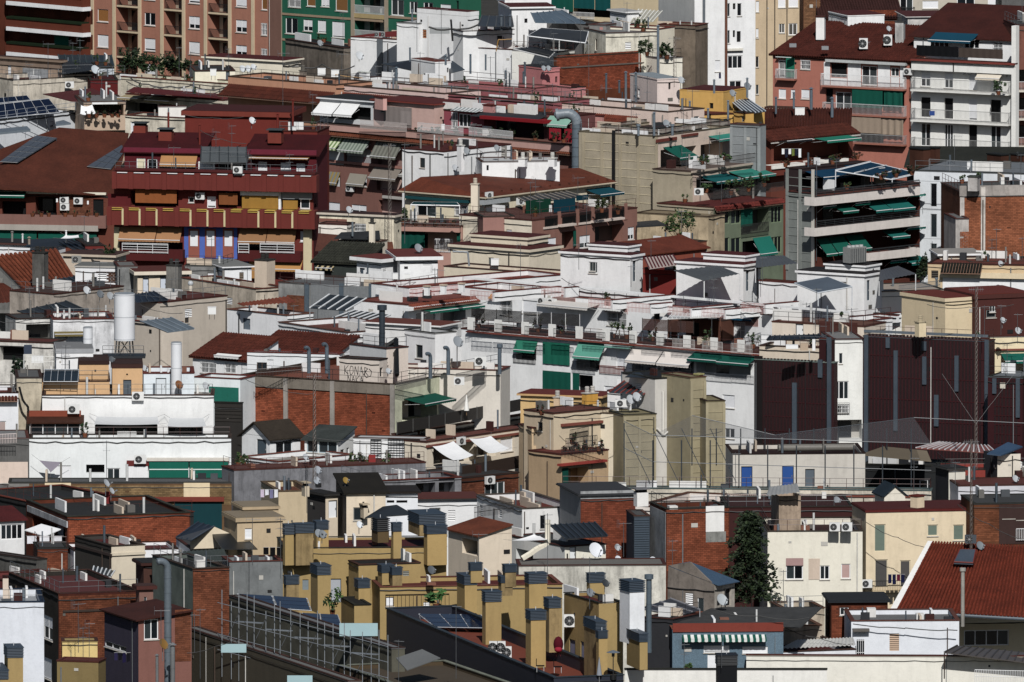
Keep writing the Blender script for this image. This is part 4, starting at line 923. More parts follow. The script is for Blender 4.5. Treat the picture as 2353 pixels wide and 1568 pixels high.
b = Bld('rooftop_hut','rose pink stair hut with dishes on its roof',1192,1246,1286,160,372,35,'#c47a7a','slab','#2e3236',edge='#c47a7a',th=.12,ov=.05); b.win('R',1276,176,1281,190,'dk'); b.done()
b = Bld('rooftop_hut','low rose pink annex of the stair hut',1224,1312,1346,204,378,40,'#c98484','par','#8a3a3a',par=.25); b.done()
for x in (1250,1261): dish(x,157,374,7,'grey dish in a pair on the rose pink hut',170,'#9aa0a6',group='pair of dishes on the rose hut')
for x,yt,yb in ((1203,168,228),(1206,146,200),(1393,172,214),(1423,188,214)): flue(x,yt,yb,380,5,'slim grey flue near the rose pink hut','#56616b','hat',group='slim flues near the rose hut')
for x,yt,yb in ((1438,168,242),(1461,170,242)): flue(x,yt,yb,402,6,'tall grey flue before the blush hut','#6a757f','hat',group='tall flues before the blush hut')
b = Bld('rooftop_hut','blush white hut with a glass skylight and antenna beside the yellow hut',1448,1510,1562,184,398,24,'#dccac2','slab','#a8b4bc',edge='#dccac2',th=.1,ov=.05); b.win('R',1536,190,1541,206,'dk'); b.done()
dish(1566,184,400,9,'grey dish on the side of the blush white hut',205,'#a8acb0')
lattice(1550,84,200,396,'tall thin lattice antenna mast beside the brown-grey wall')
b = Bld('rooftop_hut','white terrace wall behind the flues',1270,1520,None,248,412,52,'#dccfc4','par','#b08a7a',cop='#5a3a34',par=.3); b.done()
b = Bld('rooftop_hut','red terrace floor block behind the crimson parapet',1030,1230,None,205,405,50,'#b26a6c','par','#8a2422',par=.3); b.done()
b = Bld('rooftop_hut','bright white hut with a red patch roof and vents',945,1000,1036,146,366,30,WHITE,'slab','#8a4030',edge=WHITE,th=.12,ov=.05); b.win('R',1027,156,1031,167,'dk'); b.done()
sheet('canopy','dark translucent canopy left of the bright white hut',[(900,152,366),(945,162,366),(945,138,358),(875,147,358)],'#2a2c30'); sheet('canopy','grey translucent canopy right of the bright white hut',[(1036,168,368),(1068,160,368),(1040,140,358),(1024,142,358)],'#4a5258')
for x,yt,yb,wd in ((911,158,200,6),(942,112,142,4),(1024,130,150,5),(1081,128,170,5),(1162,166,218,6),(1116,128,162,4)): flue(x,yt,yb,372,wd,'blue-grey vent pipe among the white roofs','#5f6e7a','hat',group='vent pipes among the white roofs')
chim(825,842,850,168,196,384,40,'white chimney with a louvred side and flat cap',WHITE,'flat',capm='#e4e4e4')
b = Bld('rooftop_hut','low white terrace walls in front of the broad white house',820,1010,None,196,386,52,'#e2e2e2','par','#c9c9c9',par=.3); b.done()
b = Bld('rooftop_hut','white stepped terrace below the bright white hut',945,1068,None,202,394,55,WHITE,'flat','#e0e0e0'); b.done()
for x0,x1,y,g in ((790,930,180,390),(1015,1075,196,400),(1160,1290,200,404),(1065,1160,172,390)): freerail('pipe_railing','rusty pipe railing among the antenna roofs',[(x0,y + 14,g),(x1,y + 22,g + 4)],.9,'#4a3a38',sp=1.2)['group'] = 'pipe railings among the antenna roofs'
for x,yt,yb,g in ((650,120,250,430),(1014,20,125,350),(958,-20,120,345),(1127,130,175,378),(1272,75,130,360),(1334,40,120,356),(868,150,200,392),(806,170,205,390),(1096,320,372,520),(1353,100,200,380),(1392,200,245,405),(1640,225,290,420)): ant(x,yt,yb,g,kind=R_.choice((0,1,2)))
cable([(770,172,390),(830,180,390),(868,192,390)],'yellow gas pipe along the white roof edge',.05,'#a87a28',0.0,None); cable([(1140,118,372),(1145,92,372),(1176,90,372)],'yellow gas pipe climbing the white block',.05,'#a87a28',0.0,None)
b = Bld('rooftop_hut','bright yellow hut with a small square window and dark red roof',1562,1662,None,213,430,62,'#d3a44e','slab','#6a201e',edge='#d3a44e',th=.1,ov=.03,dr=5); b.win('L',1630,237,1639,250,'dk'); b.done()
b = Bld('rooftop_hut','yellow gabled annex with a ribbed skylight roof',1655,1716,1757,258,436,40,'#d3a44e','none',dl=5); b.done()
sheet('glass_roof','ribbed glass skylight on the yellow annex',[(1714,263,437),(1759,256,437),(1718,228,424),(1678,232,424)],'#34404c',ribs=6,rib_m='#b8c0c8',cat='roof')
b = Bld('rooftop_hut','low yellow chimney shed before the yellow annex',1686,1712,1732,262,440,35,'#d3a44e','flat','#7a2a24'); b.win('L',1704,268,1710,280,'lv',mat='#999'); b.done()
b = Bld('garden_wall','low yellow terrace wall below the yellow hut',None,1480,1700,270,442,20,'#d3a44e','flat','#7a2a24',dl=4,cat='wall'); b.done()
for x,yt,yb in ((1641,186,215),(1673,234,280),(1717,182,225),(1585,235,280),(1627,252,285),(1503,262,305)): flue(x,yt,yb,446,5,'slim grey flue around the yellow hut','#77828c','hat',group='flues around the yellow hut')
dish(1684,214,432,9,'dark satellite dish on the yellow annex roof',228,'#8a9096'); dish(1718,198,428,10,'dark satellite dish above the yellow annex',215,'#7a8086')
b = Bld('apartment_house','brick-pink apartment house under a broad dark red tiled roof',1776,2090,None,140,380,60,'#b87260','tileL','#6a2a20',rise=2.4,dr=9,ov=.3)
b.band('L',1896,141,2080,147,.5,'#b9bcbb','metal_awning',kind='mt')
[b.band('L',x0,143,x1,200,.04,'#e9e9ea','white_front') for x0,x1 in ((1893,1907),(1948,1978),(2017,2045),(2068,2078))]; b.band('L',1909,180,1946,200,.04,'#e9e9ea','white_front'); b.band('L',2047,178,2066,200,.04,'#e9e9ea','white_front')
for x0,y0,x1,y1,k in ((1909,146,1946,178,'dk'),(1980,152,2015,196,'w2'),(2047,156,2066,176,'w2'),(1790,138,1815,180,'gr'),(1840,138,1862,160,'gr'),(1789,205,1806,227,'sh'),(1817,206,1827,226,'sh'),(1841,206,1860,228,'sh'),(1920,212,1956,258,'w2'),(1897,204,1914,240,'dk')): b.win('L',x0,y0,x1,y1,k)
b.balc('L',1886,2076,174,205,.7,'#a86a58','rail',WHITE); b.win('L',1958,206,2078,246,'dk',.8); b.balc('L',1890,2076,240,268,.7,'#a86a58','rail','#c8c8c8')
b.cur('L',1958,2028,207,248,.6,'#0b6655','awning'); b.cur('L',2031,2074,209,246,.5,'#0b6655','awning',.06); b.cur('L',1953,2024,270,306,.6,'#b09c88','awning'); b.cur('L',2020,2076,272,310,.5,'#b09c88','awning',.06); b.win('L',1965,300,2030,330,'dk',.6); b.balc('L',1960,2076,310,334,.7,'#a86a58','rail','#a8a8a8')
b.awn('L',1788,1824,128,134,.5,'#1d8a70',drop=.08); b.cur('L',1806,1826,134,178,.5,'#138064'); b.balc('L',1782,1824,160,185,.7,'#a86a58','rail','#d8d8d8'); b.cur('L',1912,1950,268,292,.5,'#0b6655','awning')
b.done()
for x,y in ((1822,106),(1896,112)): box_thing('skylight','small roof skylight on the broad dark red tiled roof','skylight',x,y + 3,372,16,8,.5,'#8a8d90',group='skylights on the red tiled roof')
b = Bld('penthouse','bright white penthouse with a dark red flat roof and tiny window',1904,1948,2032,38,352,20,WHITE,'slab','#6a2020',edge=WHITE,th=.08,ov=.05); b.win('L',1921,58,1929,67,'dk'); b.done()
chim(1875,1894,1897,40,92,360,80,'narrow white chimney with a red base beside the bright white penthouse','#e6e4e2','flat',capm='#5a2a28'); chim(2057,2076,2080,52,115,368,80,'tall grey-white round-topped chimney on the dark red tiled roof','#c9c7c4','pots',capm='#4a4a4a',wk='old')
b = Bld('rooftop_hut','grey-white stained hut behind the white balcony house',None,2086,2190,40,350,8,'#d4d0cc','slab','#6a2a28',edge='#d4d0cc',th=.06,wk='old'); b.win('R',2114,65,2121,75,'dk'); b.done()
for x in (1984,2040): ac(at(x,112 if x < 2000 else 104,370),'air conditioner standing on the dark red tiled roof',w_=.8,h=1.0,group='roof air conditioners on the tiled roof')
sheet('canopy','crumpled grey sheet lying on the tiled roof',[(1978,100,366),(2045,106,366),(2040,84,360),(1990,90,360)],'#76797b'); dish(2043,66,364,7,'white dish above the tiled roof',78)
b = Bld('apartment_house','white apartment house with full-width balconies and railings',2094,2330,None,148,392,62,'#e6e5e0','flat','#777',dr=1)
for k,(yt,ys) in enumerate(((152,205),(218,275),(278,342))):
 for j,(a,c,kk) in enumerate(((2116,2138,('hs','dk','w2')[k]),(2170,2190,('hs','dk','w3')[k]),(2226,2245,('sh','sh','dk')[k]),(2276,2300,('sh','dk','w2')[k]))):
  b.win('L',a,yt + 6 + j * 2,c,ys - 6 + j * 4,kk)
 b.balc('L',2092,2316,ys - 20,ys + 10,1.0,'#dedcd6','rail','#9a9a98')
b.band('L',2324,60,2334,400,.7,'#e6e5e0','end_wall'); b.awn('L',2252,2308,158,186,1.1,'#d3c8b6',sag=.5); b.band('L',2098,152,2180,156,.5,'#c3b48c','awning_case'); b.done()
for x,y in ((2075,172),(2208,170)): ac(b.pt('L',x + 14,y,.05),'air conditioner on the top storey of the white balcony house',-b.dL,b.nL,group='air conditioners on the white balcony house')
box_thing('storage_bin','blue plastic bin on the middle white balcony','bin',2142,266,396,12,10,.4,'#204a9a'); plant(2276,2312,186,218,396,'climbing plant on the corner of the top white balcony','#2c4526','#4a6336',n=150,leaf=.14)
b = Bld('penthouse','set-back white penthouse with dark net rail and blue awning under a red roof',2100,2330,None,90,384,62,'#ecebe6','monoL','#602620',rise=2.4,dr=8,ov=.4); b.win('L',2282,96,2304,124,'gr'); b.win('L',2136,90,2180,112,'w4',sill=False); b.win('L',2215,86,2250,112,'w3',sill=False)
b.awn('L',2150,2248,76,100,1.7,'#12546e',sag=.3); b.done()
b = Bld('garden_wall','white terrace parapet with dark netting and reed screen',2094,2334,None,148,394,62,'#e6e5e0','flat','#7a2a24',dr=.3,zb=172,cat='wall')
b.cur('L',2106,2202,106,130,.05,'#1d1e22','netting',.02); b.cur('L',2203,2304,112,134,.05,'#5e514a','reed_screen',.02); b.band('L',2092,141,2330,145,.3,'#8a3a30','ledge'); b.done()
b = Bld('apartment_house','dark red brick house with white railings at the picture edge',None,2336,2400,60,388,10,'#8a5648','flat','#555',wk='old')
for y in (150,215,278): b.win('R',2340,y + 10,2395,y + 42,'lo',1.4,mat='#4a2a26'); b.balc('R',2338,2395,y + 38,y + 62,.8,'#cfc6b8','rail','#c9c9c9')
b.done()
b = Bld('house','low house with dark red tiled eaves and chimney flues',1746,1950,None,292,425,118 - 30,'#8a4030','tileL','#6a2c20',rise=1.2,dr=5); b.done()
b = Bld('rooftop_hut','cream box hut with a dark coping among the flues',1758,1846,1856,250,412,70,'#c9bba0','par',cop='#5a3a34',wk='old'); b.done()
meter_box(1838,276,418,'beside the cream box hut',22,16)
for x,yt,yb in ((1824,215,250),(1864,206,252),(1912,228,270),(1783,226,262),(1752,252,280)): flue(x,yt,yb,420,7 if x > 1850 else 5,'blue-grey flue above the low tiled eaves','#64717d','hat',group='flues above the low tiled eaves')
for x,yt,yb in ((1672,262,300),): pass
b = Bld('rooftop_block','white stair block with a dark red roof, louvre and dishes before the pink house',None,1020,1174,350,506,50,WHITE,'flat','#6a2320',dl=5); b.win('R',1152,336,1163,366,'lv',mat='#bdb8b0'); b.win('R',1104,352,1109,374,'dk'); b.done()
chim(1050,1060,1067,336,395,512,40,'white chimney with a ringed pot on the white stair block',WHITE,'pots',capm='#d0cec8')
b = Bld('rooftop_block','low white block with ringed pots joined to the stair block',None,1108,1286,374,512,8,WHITE,'flat','#e0e0e0',dl=4); b.win('R',1118,380,1123,392,'dk'); b.done()
for x in (1200,1268): chim(x - 9,x + 6,x + 12,366,384,515,70,'low white chimney with ringed pots on the low white block',WHITE,'pots',capm='#cfcdc6',group='ringed pots on the low white block')
dish(1073,347,513,9,'grey dish on the white stair block wall',362,'#8f959a'); dish(1142,340,509,8,'grey dish beside the white louvre',356,'#8f959a'); dish(1046,385,516,8,'pale dish low on the white stair block',398)
h1 = Bld('house','cream house with a broad brown hipped roof and a white pergola terrace',930,1114,1403,453,536,51,'#e6d9ba','none',wallR='#dccfb4')
mb = MB()
zE = h1.z + .05
E0 = h1.P + h1.dL * (h1.wL + .4) - h1.dR * .4; E1 = h1.P - h1.dL * .4 - h1.dR * .4; E2 = h1.P + h1.dR * (h1.wR + .4) - h1.dL * .4
for v_ in (E0,E1,E2): v_.z = zE
RA = at(967,407,520); RB = at(1330,386,492)
mb.slab([E0,E1,RA],(0,0,-.12)); mb.slab([E1,E2,RB,RA],(0,0,-.12)); rr = mb.build('roof',M('#6e3020','tl'),h1.e)
mb = MB(); mb.cyl(E0 - UP * .12,E1 - UP * .12,.09,8); mb.cyl(E1 - UP * .12,E2 - UP * .12,.09,8); mb.build('gutter',M('#b8aa92','mt'),rr)
for i in range(14): mb = MB(); p = E1.lerp(E2,(i + .5) / 14).lerp(RB.lerp(RA,1 - (i + .5) / 14),.12); mb.box(p - V3((.1,.1,0)) + UP * .02,(.2,0,0),(0,.2,0),UP * .14); mb.build('vent_tile',M('#5a2a1e','tl'),rr)
h1.win('L',958,470,1002,498,'w2',sill=False); h1.win('L',1045,470,1076,496,'gr'); h1.win('L',955,468,958,500,'gr')
h1.band('L',930,456,1072,462,.5,'#0f5056','awning_case'); h1.win('R',1118,474,1170,500,'w4',sill=False); h1.band('R',1112,458,1172,468,.5,'#a8adb0','grey_sheet',kind='mt')
h1.awn('R',1345,1400,432,455,1.8,'#0c5566',sag=.2); h1.win('R',1350,455,1400,490,'lo',1.5,mat='#6a5a48'); h1.win('R',1220,470,1330,500,'lo',1.5,mat='#2a2a2a'); h1.done()
sheet('pergola','white pergola frame over the cream terrace',[(944,470,545),(1056,472,545),(1050,465,538),(950,464,538)],'#0f4a50',frame='#f0f0f0',posts=521,pm='#f0f0f0',kind='fb')
chim(1082,1098,1102,425,535,544,78,'tall cream chimney with a stacked pot in front of the brown hipped roof','#e0d2bc','pots',capm='#c4b8a4')
ac(h1.pt('R',1120,457,.1),'air conditioner under the eave corner of the brown hipped roof',h1.dR,h1.nR); ac(h1.pt('R',1192,470,.6),'air conditioner beside the green terrace screen',h1.dR,h1.nR)
sheet('pergola','pergola of thin slats with hanging green and blue screens',[(1215,468,556),(1340,452,545),(1300,440,535),(1190,455,545)],'#3a3634',ribs=9,rib_m='#a89c8c',posts=500,pm='#2a2420')
for x0,x1,y0,y1,c in ((1208,1266,462,492,'#114a38'),(1272,1322,460,490,'#0e4c5e'),(1324,1352,450,462,'#0e4c5e')):
 P = [at(x0,y0,557),at(x1,y0 - (x1 - x0) * .1,552),at(x1,y1 - (x1 - x0) * .1,552),at(x0,y1,557)]; e = thing('hanging_screen',{1208: 'dark green hanging screen on the slatted pergola',1272: 'teal hanging screen on the slatted pergola',1324: 'short teal screen beside the slatted pergola'}[x0],'screen',P[3]); mb = MB(); mb.slab(P,(0,.02,0)); mb.build('cloth',M(c,'fb'),e)
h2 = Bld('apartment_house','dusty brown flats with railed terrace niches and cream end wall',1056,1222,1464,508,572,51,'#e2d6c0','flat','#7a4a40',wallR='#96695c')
for x0,x1 in ((1252,1281),(1292,1323),(1332,1358),(1368,1398),(1406,1434)):
 xm = (x0 + x1) / 2; yy = 508 - (xm - 1222) * .125; h2.win('R',x0,yy + 1,x1,yy + 18,'dk',.5); h2.rail('R',x0,x1,yy - 5,yy + 18,.04,'#191a1c',sp=.1); h2.band('R',x1 + 1,yy - 16,x1 + 8,yy + 22,.05,'#96695c','pier'); h2.band('R',x0 - 2,yy + 18,x1 + 2,yy + 23,.5 if x0 in (1292,1368,1406) else .1,'#cdbcb0','balcony_edge')
h2.win('R',1256,547,1278,576,'sh'); h2.win('R',1332,541,1356,570,'hs'); h2.win('R',1443,522,1457,551,'hs'); h2.win('R',1291,532,1324,574,'lo',1.3,mat='#8a7468'); h2.win('R',1367,518,1432,558,'lo',1.3,mat='#6a5a50')
h2.cur('R',1318,1324,530,566,.05,'#0b6655'); h2.done()
plant(1366,1400,454,488,560,'bushy laurel on the dusty brown terrace','#3c4a26','#5a5a34',n=260,leaf=.14); plant(1408,1432,462,492,556,'red parasol folded beside terrace plants','#6a3a22','#3c4a26',n=60,leaf=.12)
b = Bld('house','dusty pink rounded terrace slab over a green curtain',913,1062,None,521,560,74,'#b58a7c','flat','#7a3a30',dr=6); b.win('L',914,535,1052,580,'lo',1.4,mat='#b5a390'); b.balc('L',916,1056,521,533,.5,'#b58a7c','rail','#222',slab=.4); b.cur('L',914,976,533,574,.1,'#075a4c',wave=.05); b.cur('L',1050,1058,535,555,.1,'#0b6655'); b.rail('L',1000,1040,550,580,.05,WHITE); b.done()
freerail('terrace_railing','black railing around the pergola terrace',[(918,521,566),(1062,525,566),(1108,522,563)],.75,'#1c1d1f',sp=.13)
b = Bld('garden_wall','dusty pink parapet block right of the pergola terrace',None,1110,1182,500,568,12,'#a3766c','flat','#8a6258',dl=4,cat='wall'); b.done()
plant(914,940,478,516,556,'palm-like pot plant left of the white pergola','#3a4f2a','#55683a',n=150,leaf=.18)
for x in (955,975,1000,1020,1042): plant(x - 7,x + 7,505,520,564,'dark potted plant behind the black terrace railing','#26361f','#43482c',n=40,leaf=.09,group='pots behind the black railing')
b = Bld('house','small cream house with a white grille window and stained cornice',734,905,None,500,600,66,'#e8dcc2','slab','#4a2a26',edge='#cbbfae',th=.18,ov=.2,wk='old',dr=1.6); b.win('L',812,514,841,533,'gr'); b.band('L',733,503,797,512,.02,'#8a5a4c','band'); b.done()
b = Bld('garden_wall','pale wall left of the small cream house',732,797,None,518,606,70,'#e8e0d4','flat','#8a4a3c',dr=2,cat='wall'); b.done()
sheet('tiled_roof','worn red tiled slope before the pale wall',[(724,576,618),(780,576,618),(780,540,608),(732,536,608)],'#6a3a32',cat='roof',kind='tl'); sheet('tiled_roof','worn red tiled slope right of the slate canopy',[(868,578,618),(905,574,618),(902,556,610),(872,556,610)],'#7a4030',cat='roof',kind='tl')
b = Bld('garden_wall','low cream yard wall under the slate canopy',778,872,None,558,622,70,'#e8dcc6','flat','#b8a890',dr=2,cat='wall'); b.done()
sheet('canopy','dark slate lean-to canopy in the cream yard',[(768,548,622),(874,550,622),(872,530,614),(784,534,614)],'#34373a',kind='cr'); chim(848,858,862,514,575,626,60,'cream chimney with dark ringed pot in the yard','#e8dcc6','pots',capm='#4a4844'); flue(810,510,543,622,5,'short grey flue before the white grille window','#6f7a82',None)
dish(803,482,604,9,'white dish on the roof edge of the small cream house',500)
b = Bld('house','dark concrete tiled roof above a striped awning',722,836,None,605,640,66,'#3d4440','tileL','#46423e',rise=1.3,dr=4); b.awn('L',730,768,611,622,.5,'#c9b68a','#2a2a26'); b.done()
b = Bld('rooftop_block','big white stair hut with an overhanging red roof and two equipment boxes',820,876,924,603,742,46,'#e8e8ee','slab','#8a3a30',edge=WHITE,th=.3,ov=.45); b.win('L',826,616,838,660,'dr',mat='#4a5866'); b.win('R',880,618,888,650,'lv'); b.done()
b = Bld('rooftop_block','white front half of the big stair hut with a vent grille',None,919,1006,598,744,8,'#e9e9ef','slab','#8a3a30',edge=WHITE,th=.3,ov=.42,dl=6); b.win('R',972,606,992,612,'lv'); b.done()
meter_box(907,654,748,'left on the big white stair hut',15,13); meter_box(936,654,748,'right on the big white stair hut',13,12); dish(962,570,738,11,'dark mesh dish on the red roof of the big stair hut',590,'#8a8f94')
b = Bld('rooftop_block','cream hall with a long pipe elbow and dark red flat roof',1036,1216,1288,580,720,54,'#ddd0b8','slab','#6a2420',edge='#d6c9b2',th=.22,ov=.2); b.done()
b = Bld('rooftop_block','upper tier of the cream hall with a dark red top',1082,1212,None,552,712,56,'#dccfb6','slab','#6a2420',edge='#d6c9b2',th=.2,ov=.15); b.done()
meter_box(1137,622,726,'on the cream hall',18,14); cable([(1040,578,726),(1075,580,726),(1078,612,726)],'grey pipe elbow on the cream hall',.09,'#8a9096',0.0,None)
b = Bld('garden_wall','cream terrace parapet in front of the cream hall',1020,1290,None,632,745,54,'#ddd0b8','par','#8a3a30',cop='#5a3430',par=.3,cat='wall'); b.done()
for nm,a,m,r,y,g,a2,m2,r2,y2,cl in (('first',1288,1448,1477,592,836,1352,1442,1470,570,'#5c1a1a'),('second',1554,1708,1748,614,862,1616,1712,1742,592,'#6a1a1c'),('third',1832,1986,2030,636,892,1896,1988,2022,615,'#2a2224')):
 b = Bld('rooftop_block',{'first': 'white stair hut with a maroon roof beside the striped red awning','second': 'white stair hut with a bright dark-red roof behind the grey pavilion','third': 'white stair hut with a near-black roof carrying the big chiller'}[nm],a,m,r,y,g,58,'#ececee','slab',cl,edge=WHITE,th=.18,ov=.15)
 b.win('R',m + 6,y + 8,m + 13,y + 55,'dr',mat='#6a7680'); b.done()
 c = Bld('rooftop_block',{'first': 'low upper tier on the maroon roofed stair hut','second': 'low upper tier on the bright dark-red roofed hut','third': 'low upper tier under the big chiller'}[nm],a2,m2,r2,y2,g - 6,58,'#ececee','slab',cl,edge=WHITE,th=.15,ov=.12,zb=y + 4); c.done()
e = thing('chiller','big grey rooftop chiller with fans on top','air conditioner',at(1972,604,884)); p = at(1972,604,884); k = ppm(884); mb = MB(); U,N = axes(40); mb.box(p - U * .9,U * 1.8,N * -.9,UP * (36 / k)); mb.build('casing',M('#8f908e','mt'),e); mb = MB()
for i in range(9): mb.box(p - U * .9 + U * (.2 * i + .06) + N * .002,U * .09,N * .02,UP * (33 / k))
mb.build('fins',M('#55585a','mt'),e); mb = MB()
for i in range(4): c = p - U * (.66 - .44 * i) - N * .4 + UP * (36 / k); mb.cyl(c,c + UP * .14,.18,12)
mb.build('fan',M('#b8b8b6','mt'),e)
lw1 = Bld('apartment_house','long white terraced house with red roof edges and railed terraces',1060,1960,None,742,905,48,'#ecece8','par','#9a3a2c',cop='#7a2f28',par=.55,dr=5)
lw1.band('L',1065,676,1950,681,.25,'#eeeeea','cornice')
for i in range(14):
 x = 1120 + i * 60; y = 655 + (x - 1060) * .0975
 if i in (3,5,8,10,12): lw1.win('L',x - 30,y + 6,x + 22,y + 30,'dk',.1); lw1.rail('L',x - 30,x + 22,y + 5,y + 30,.0,'#c9a09a',sp=.12)
lw1.awn('L',1262,1378,694,712,1.6,'#cac5bf',bar=True); lw1.win('L',1200,692,1260,722,'sh'); lw1.win('L',1395,716,1440,750,'gr'); lw1.awn('L',1390,1440,705,716,.8,'#ecebe4')
lw1.awn('L',1128,1180,678,690,.4,'#c98a30',drop=.1,bar=False); lw1.win('L',1150,690,1178,725,'gr'); lw1.win('L',1500,716,1516,740,'dk'); lw1.win('L',1690,740,1712,780,'gr'); lw1.awn('L',1680,1735,727,738,.5,'#155a7c'); lw1.win('L',1540,735,1575,770,'w2'); lw1.win('L',1850,752,1872,790,'dr',mat='#dfe3e6'); lw1.done()
for x,y in ((1250,700),(1272,703)): ac(lw1.pt('L',x,y,.1),'air conditioner in a pair beside the beige awning',-lw1.dL,lw1.nL,group='air conditioner pair on the long white house')
lw2 = Bld('apartment_house','long white balcony house with green and beige awnings',1060,1743,None,812,912,52,'#eaeae6','flat','#6a4038',dr=3.5)
lw2.band('L',1070,788,1740,791,.35,'#8a4438','ledge')
for i in range(11):
 x = 1082 + i * 62; y = 738 + (x - 1082) * .083; lw2.band('L',x - 8,y - 8,x + 8,y + 20,.1,'#e4e3de','pier')
for a,c,yy in ((1187,1234,782),(1247,1310,785),(1323,1390,790)): pass
lw2.win('L',1186,788,1232,828,'dk',.8); lw2.awn('L',1187,1236,782,812,.5,'#2a8a70'); lw2.rail('L',1180,1230,816,836,.05,'#2b2b2d'); lw2.cur('L',1247,1309,788,838,.12,'#137a62','awning'); lw2.cur('L',1247,1311,854,898,.1,'#0b6655','awning'); lw2.cur('L',1316,1331,858,900,.1,'#0b6655'); lw2.win('L',1316,862,1362,910,'dk',1.0)
lw2.win('L',1325,800,1378,850,'lo',1.2,mat='#c9c9c6'); lw2.awn('L',1330,1392,788,828,.9,'#5fae98'); lw2.rail('L',1316,1368,832,852,.3,'#2b2b2d'); lw2.awn('L',1400,1458,793,802,.7,'#8fc4b4'); lw2.win('L',1416,806,1438,846,'sh'); lw2.rail('L',1378,1436,842,860,.1,'#8a3a34')
for a,c in ((1454,1524),(1526,1600)): lw2.win('L',a,815,c - 6,862,'lo',1.2,mat='#aab0b6'); lw2.awn('L',a,c,803 + (a - 1454) * .08,838 + (a - 1454) * .1,1.1,'#d3cac2'); lw2.rail('L',a,c - 8,840 + (a - 1454) * .06,864 + (a - 1454) * .06,.05,'#5b6270',sp=.14,bw=.05)
lw2.win('L',1600,822,1725,865,'lo',1.3,mat='#b8b8b4'); lw2.awn('L',1596,1664,812,834,1.1,'#0a6456'); lw2.awn('L',1664,1738,818,842,1.1,'#0a6456'); lw2.rail('L',1612,1680,858,876,.1,'#d0d0d0'); lw2.rail('L',1682,1732,862,880,.1,'#d0d0d0')
lw2.win('L',1388,888,1416,916,'sh'); lw2.win('L',1660,908,1688,938,'sh'); lw2.win('L',1665,985,1688,1008,'w2'); lw2.win('L',1665,1060,1686,1090,'w2'); lw2.done()
for x0,x1,g in ((1088,1135,0),(1138,1190,0),(1206,1256,0),(1272,1322,0),(1342,1390,0),(1410,1458,0),(1478,1530,0),(1546,1596,0),(1614,1660,0),(1680,1728,0)):
 freerail('terrace_railing','railing panel between white piers on the long terrace',[(x0,762 + (x0 - 1088) * .083,861 + (x0 - 1060) * .081),(x1,762 + (x1 - 1088) * .083,861 + (x1 - 1060) * .081)],.8,'#26282a' if x0 < 1480 else '#b5b0ac',sp=.13)['group'] = 'railing panels on the long terrace'
for x0,x1,c,lab in ((1084,1198,'#2a2624','dark slatted privacy screen on the long terrace'),(1202,1332,'#3c3a38','dark reed screen with white posts on the long terrace'),(1476,1594,'#5a3a30','brown reed screen around the terrace pergola')):
 P = [at(x0,735 + (x0 - 1084) * .06,852 + (x0 - 1060) * .081),at(x1,735 + (x1 - 1084) * .06,852 + (x1 - 1060) * .081)]; e = thing('privacy_screen',lab,'screen',P[0]); n = 10; h = 27 / 28
 for i in range(n):
  mb = MB(); z = h * i / n; d = (P[1] - P[0]); mb.box(P[0] + UP * z,d,(0,.03,0),UP * (h / n * .78)); mb.build('slat',M(c,'pt'),e)
 mb = MB()
 for i in range(5): q = P[0].lerp(P[1],i / 4); mb.cyl(q - UP * .1,q + UP * (h + .05),.03,5)
 mb.build('post',M('#d0d0d0' if 'white' in lab else '#3a3430','mt'),e)
sheet('pergola','white slatted pergola with brown side screens on the terrace',[(1535,733,890),(1655,728,890),(1650,716,880),(1545,722,880)],'#cfcfcc',ribs=12,rib_m='#f0f0f0',posts=775,pm='#7a4a36')
b = Bld('rooftop_hut','brown boarded terrace hut beneath the white slatted pergola',1535,1660,None,738,884,60,'#6a4030','flat','#555',dr=2,zb=785); b.win('L',1556,740,1576,770,'sh'); b.win('L',1586,742,1606,775,'dk'); b.done()
for x,w_ in ((1100,14),(1236,12),(1290,14),(1408,16),(1440,12),(1500,10),(1620,16),(1730,14)): plant(x - w_,x + w_,716 + (x - 1084) * .07,752 + (x - 1084) * .075,850 + (x - 1060) * .081,'green pot plant along the long white terrace','#2e4a28','#56683a',n=90,leaf=.13,group='pots on the long white terrace')
lw0 = Bld('house','white house end with red eave, pink railing terrace and green awning',None,938,1104,702,842,50,'#eaeaec','flat','#9a4a3c',dl=6,wallR='#ececf0'); lw0.skirt('R',938,1090,692,704,.7,'#8a3e30'); lw0.band('R',938,698,1096,706,.6,'#f0efec','fascia')
lw0.awn('R',962,1088,703,718,1.3,'#0b7560'); lw0.win('R',956,716,1000,752,'w2',sill=False); lw0.win('R',1012,712,1070,745,'lo',1.2,mat='#9a9a98'); lw0.rail('R',1005,1085,738,758,.6,'#c8c8c6'); lw0.done()
for x0,x1 in ((942,972),(988,1010),(1026,1052)): freerail('terrace_railing','pink-tinged railing panel over the green awning house',[(x0,684 - (x0 - 940) * .1,838),(x1,684 - (x1 - 940) * .1,836)],.65,'#b8605a',sp=.12)['group'] = 'pink railing panels over the green awning'
for x in (980,1018,1060): chim(x - 6,x + 4,x + 8,660 - (x - 980) * .08,684 - (x - 940) * .1,839,60,'white pier between the pink railing panels',WHITE,'flat',capm='#c8a8a0',dr=.3,name='pier',group='white piers between pink railings')
b = Bld('garden_wall','white terrace wall behind the pink railing panels',None,940,1300,662,825,40,'#e8e8ea','par','#a04436',cop='#7a2f28',par=.4,dl=5,cat='wall'); b.done()
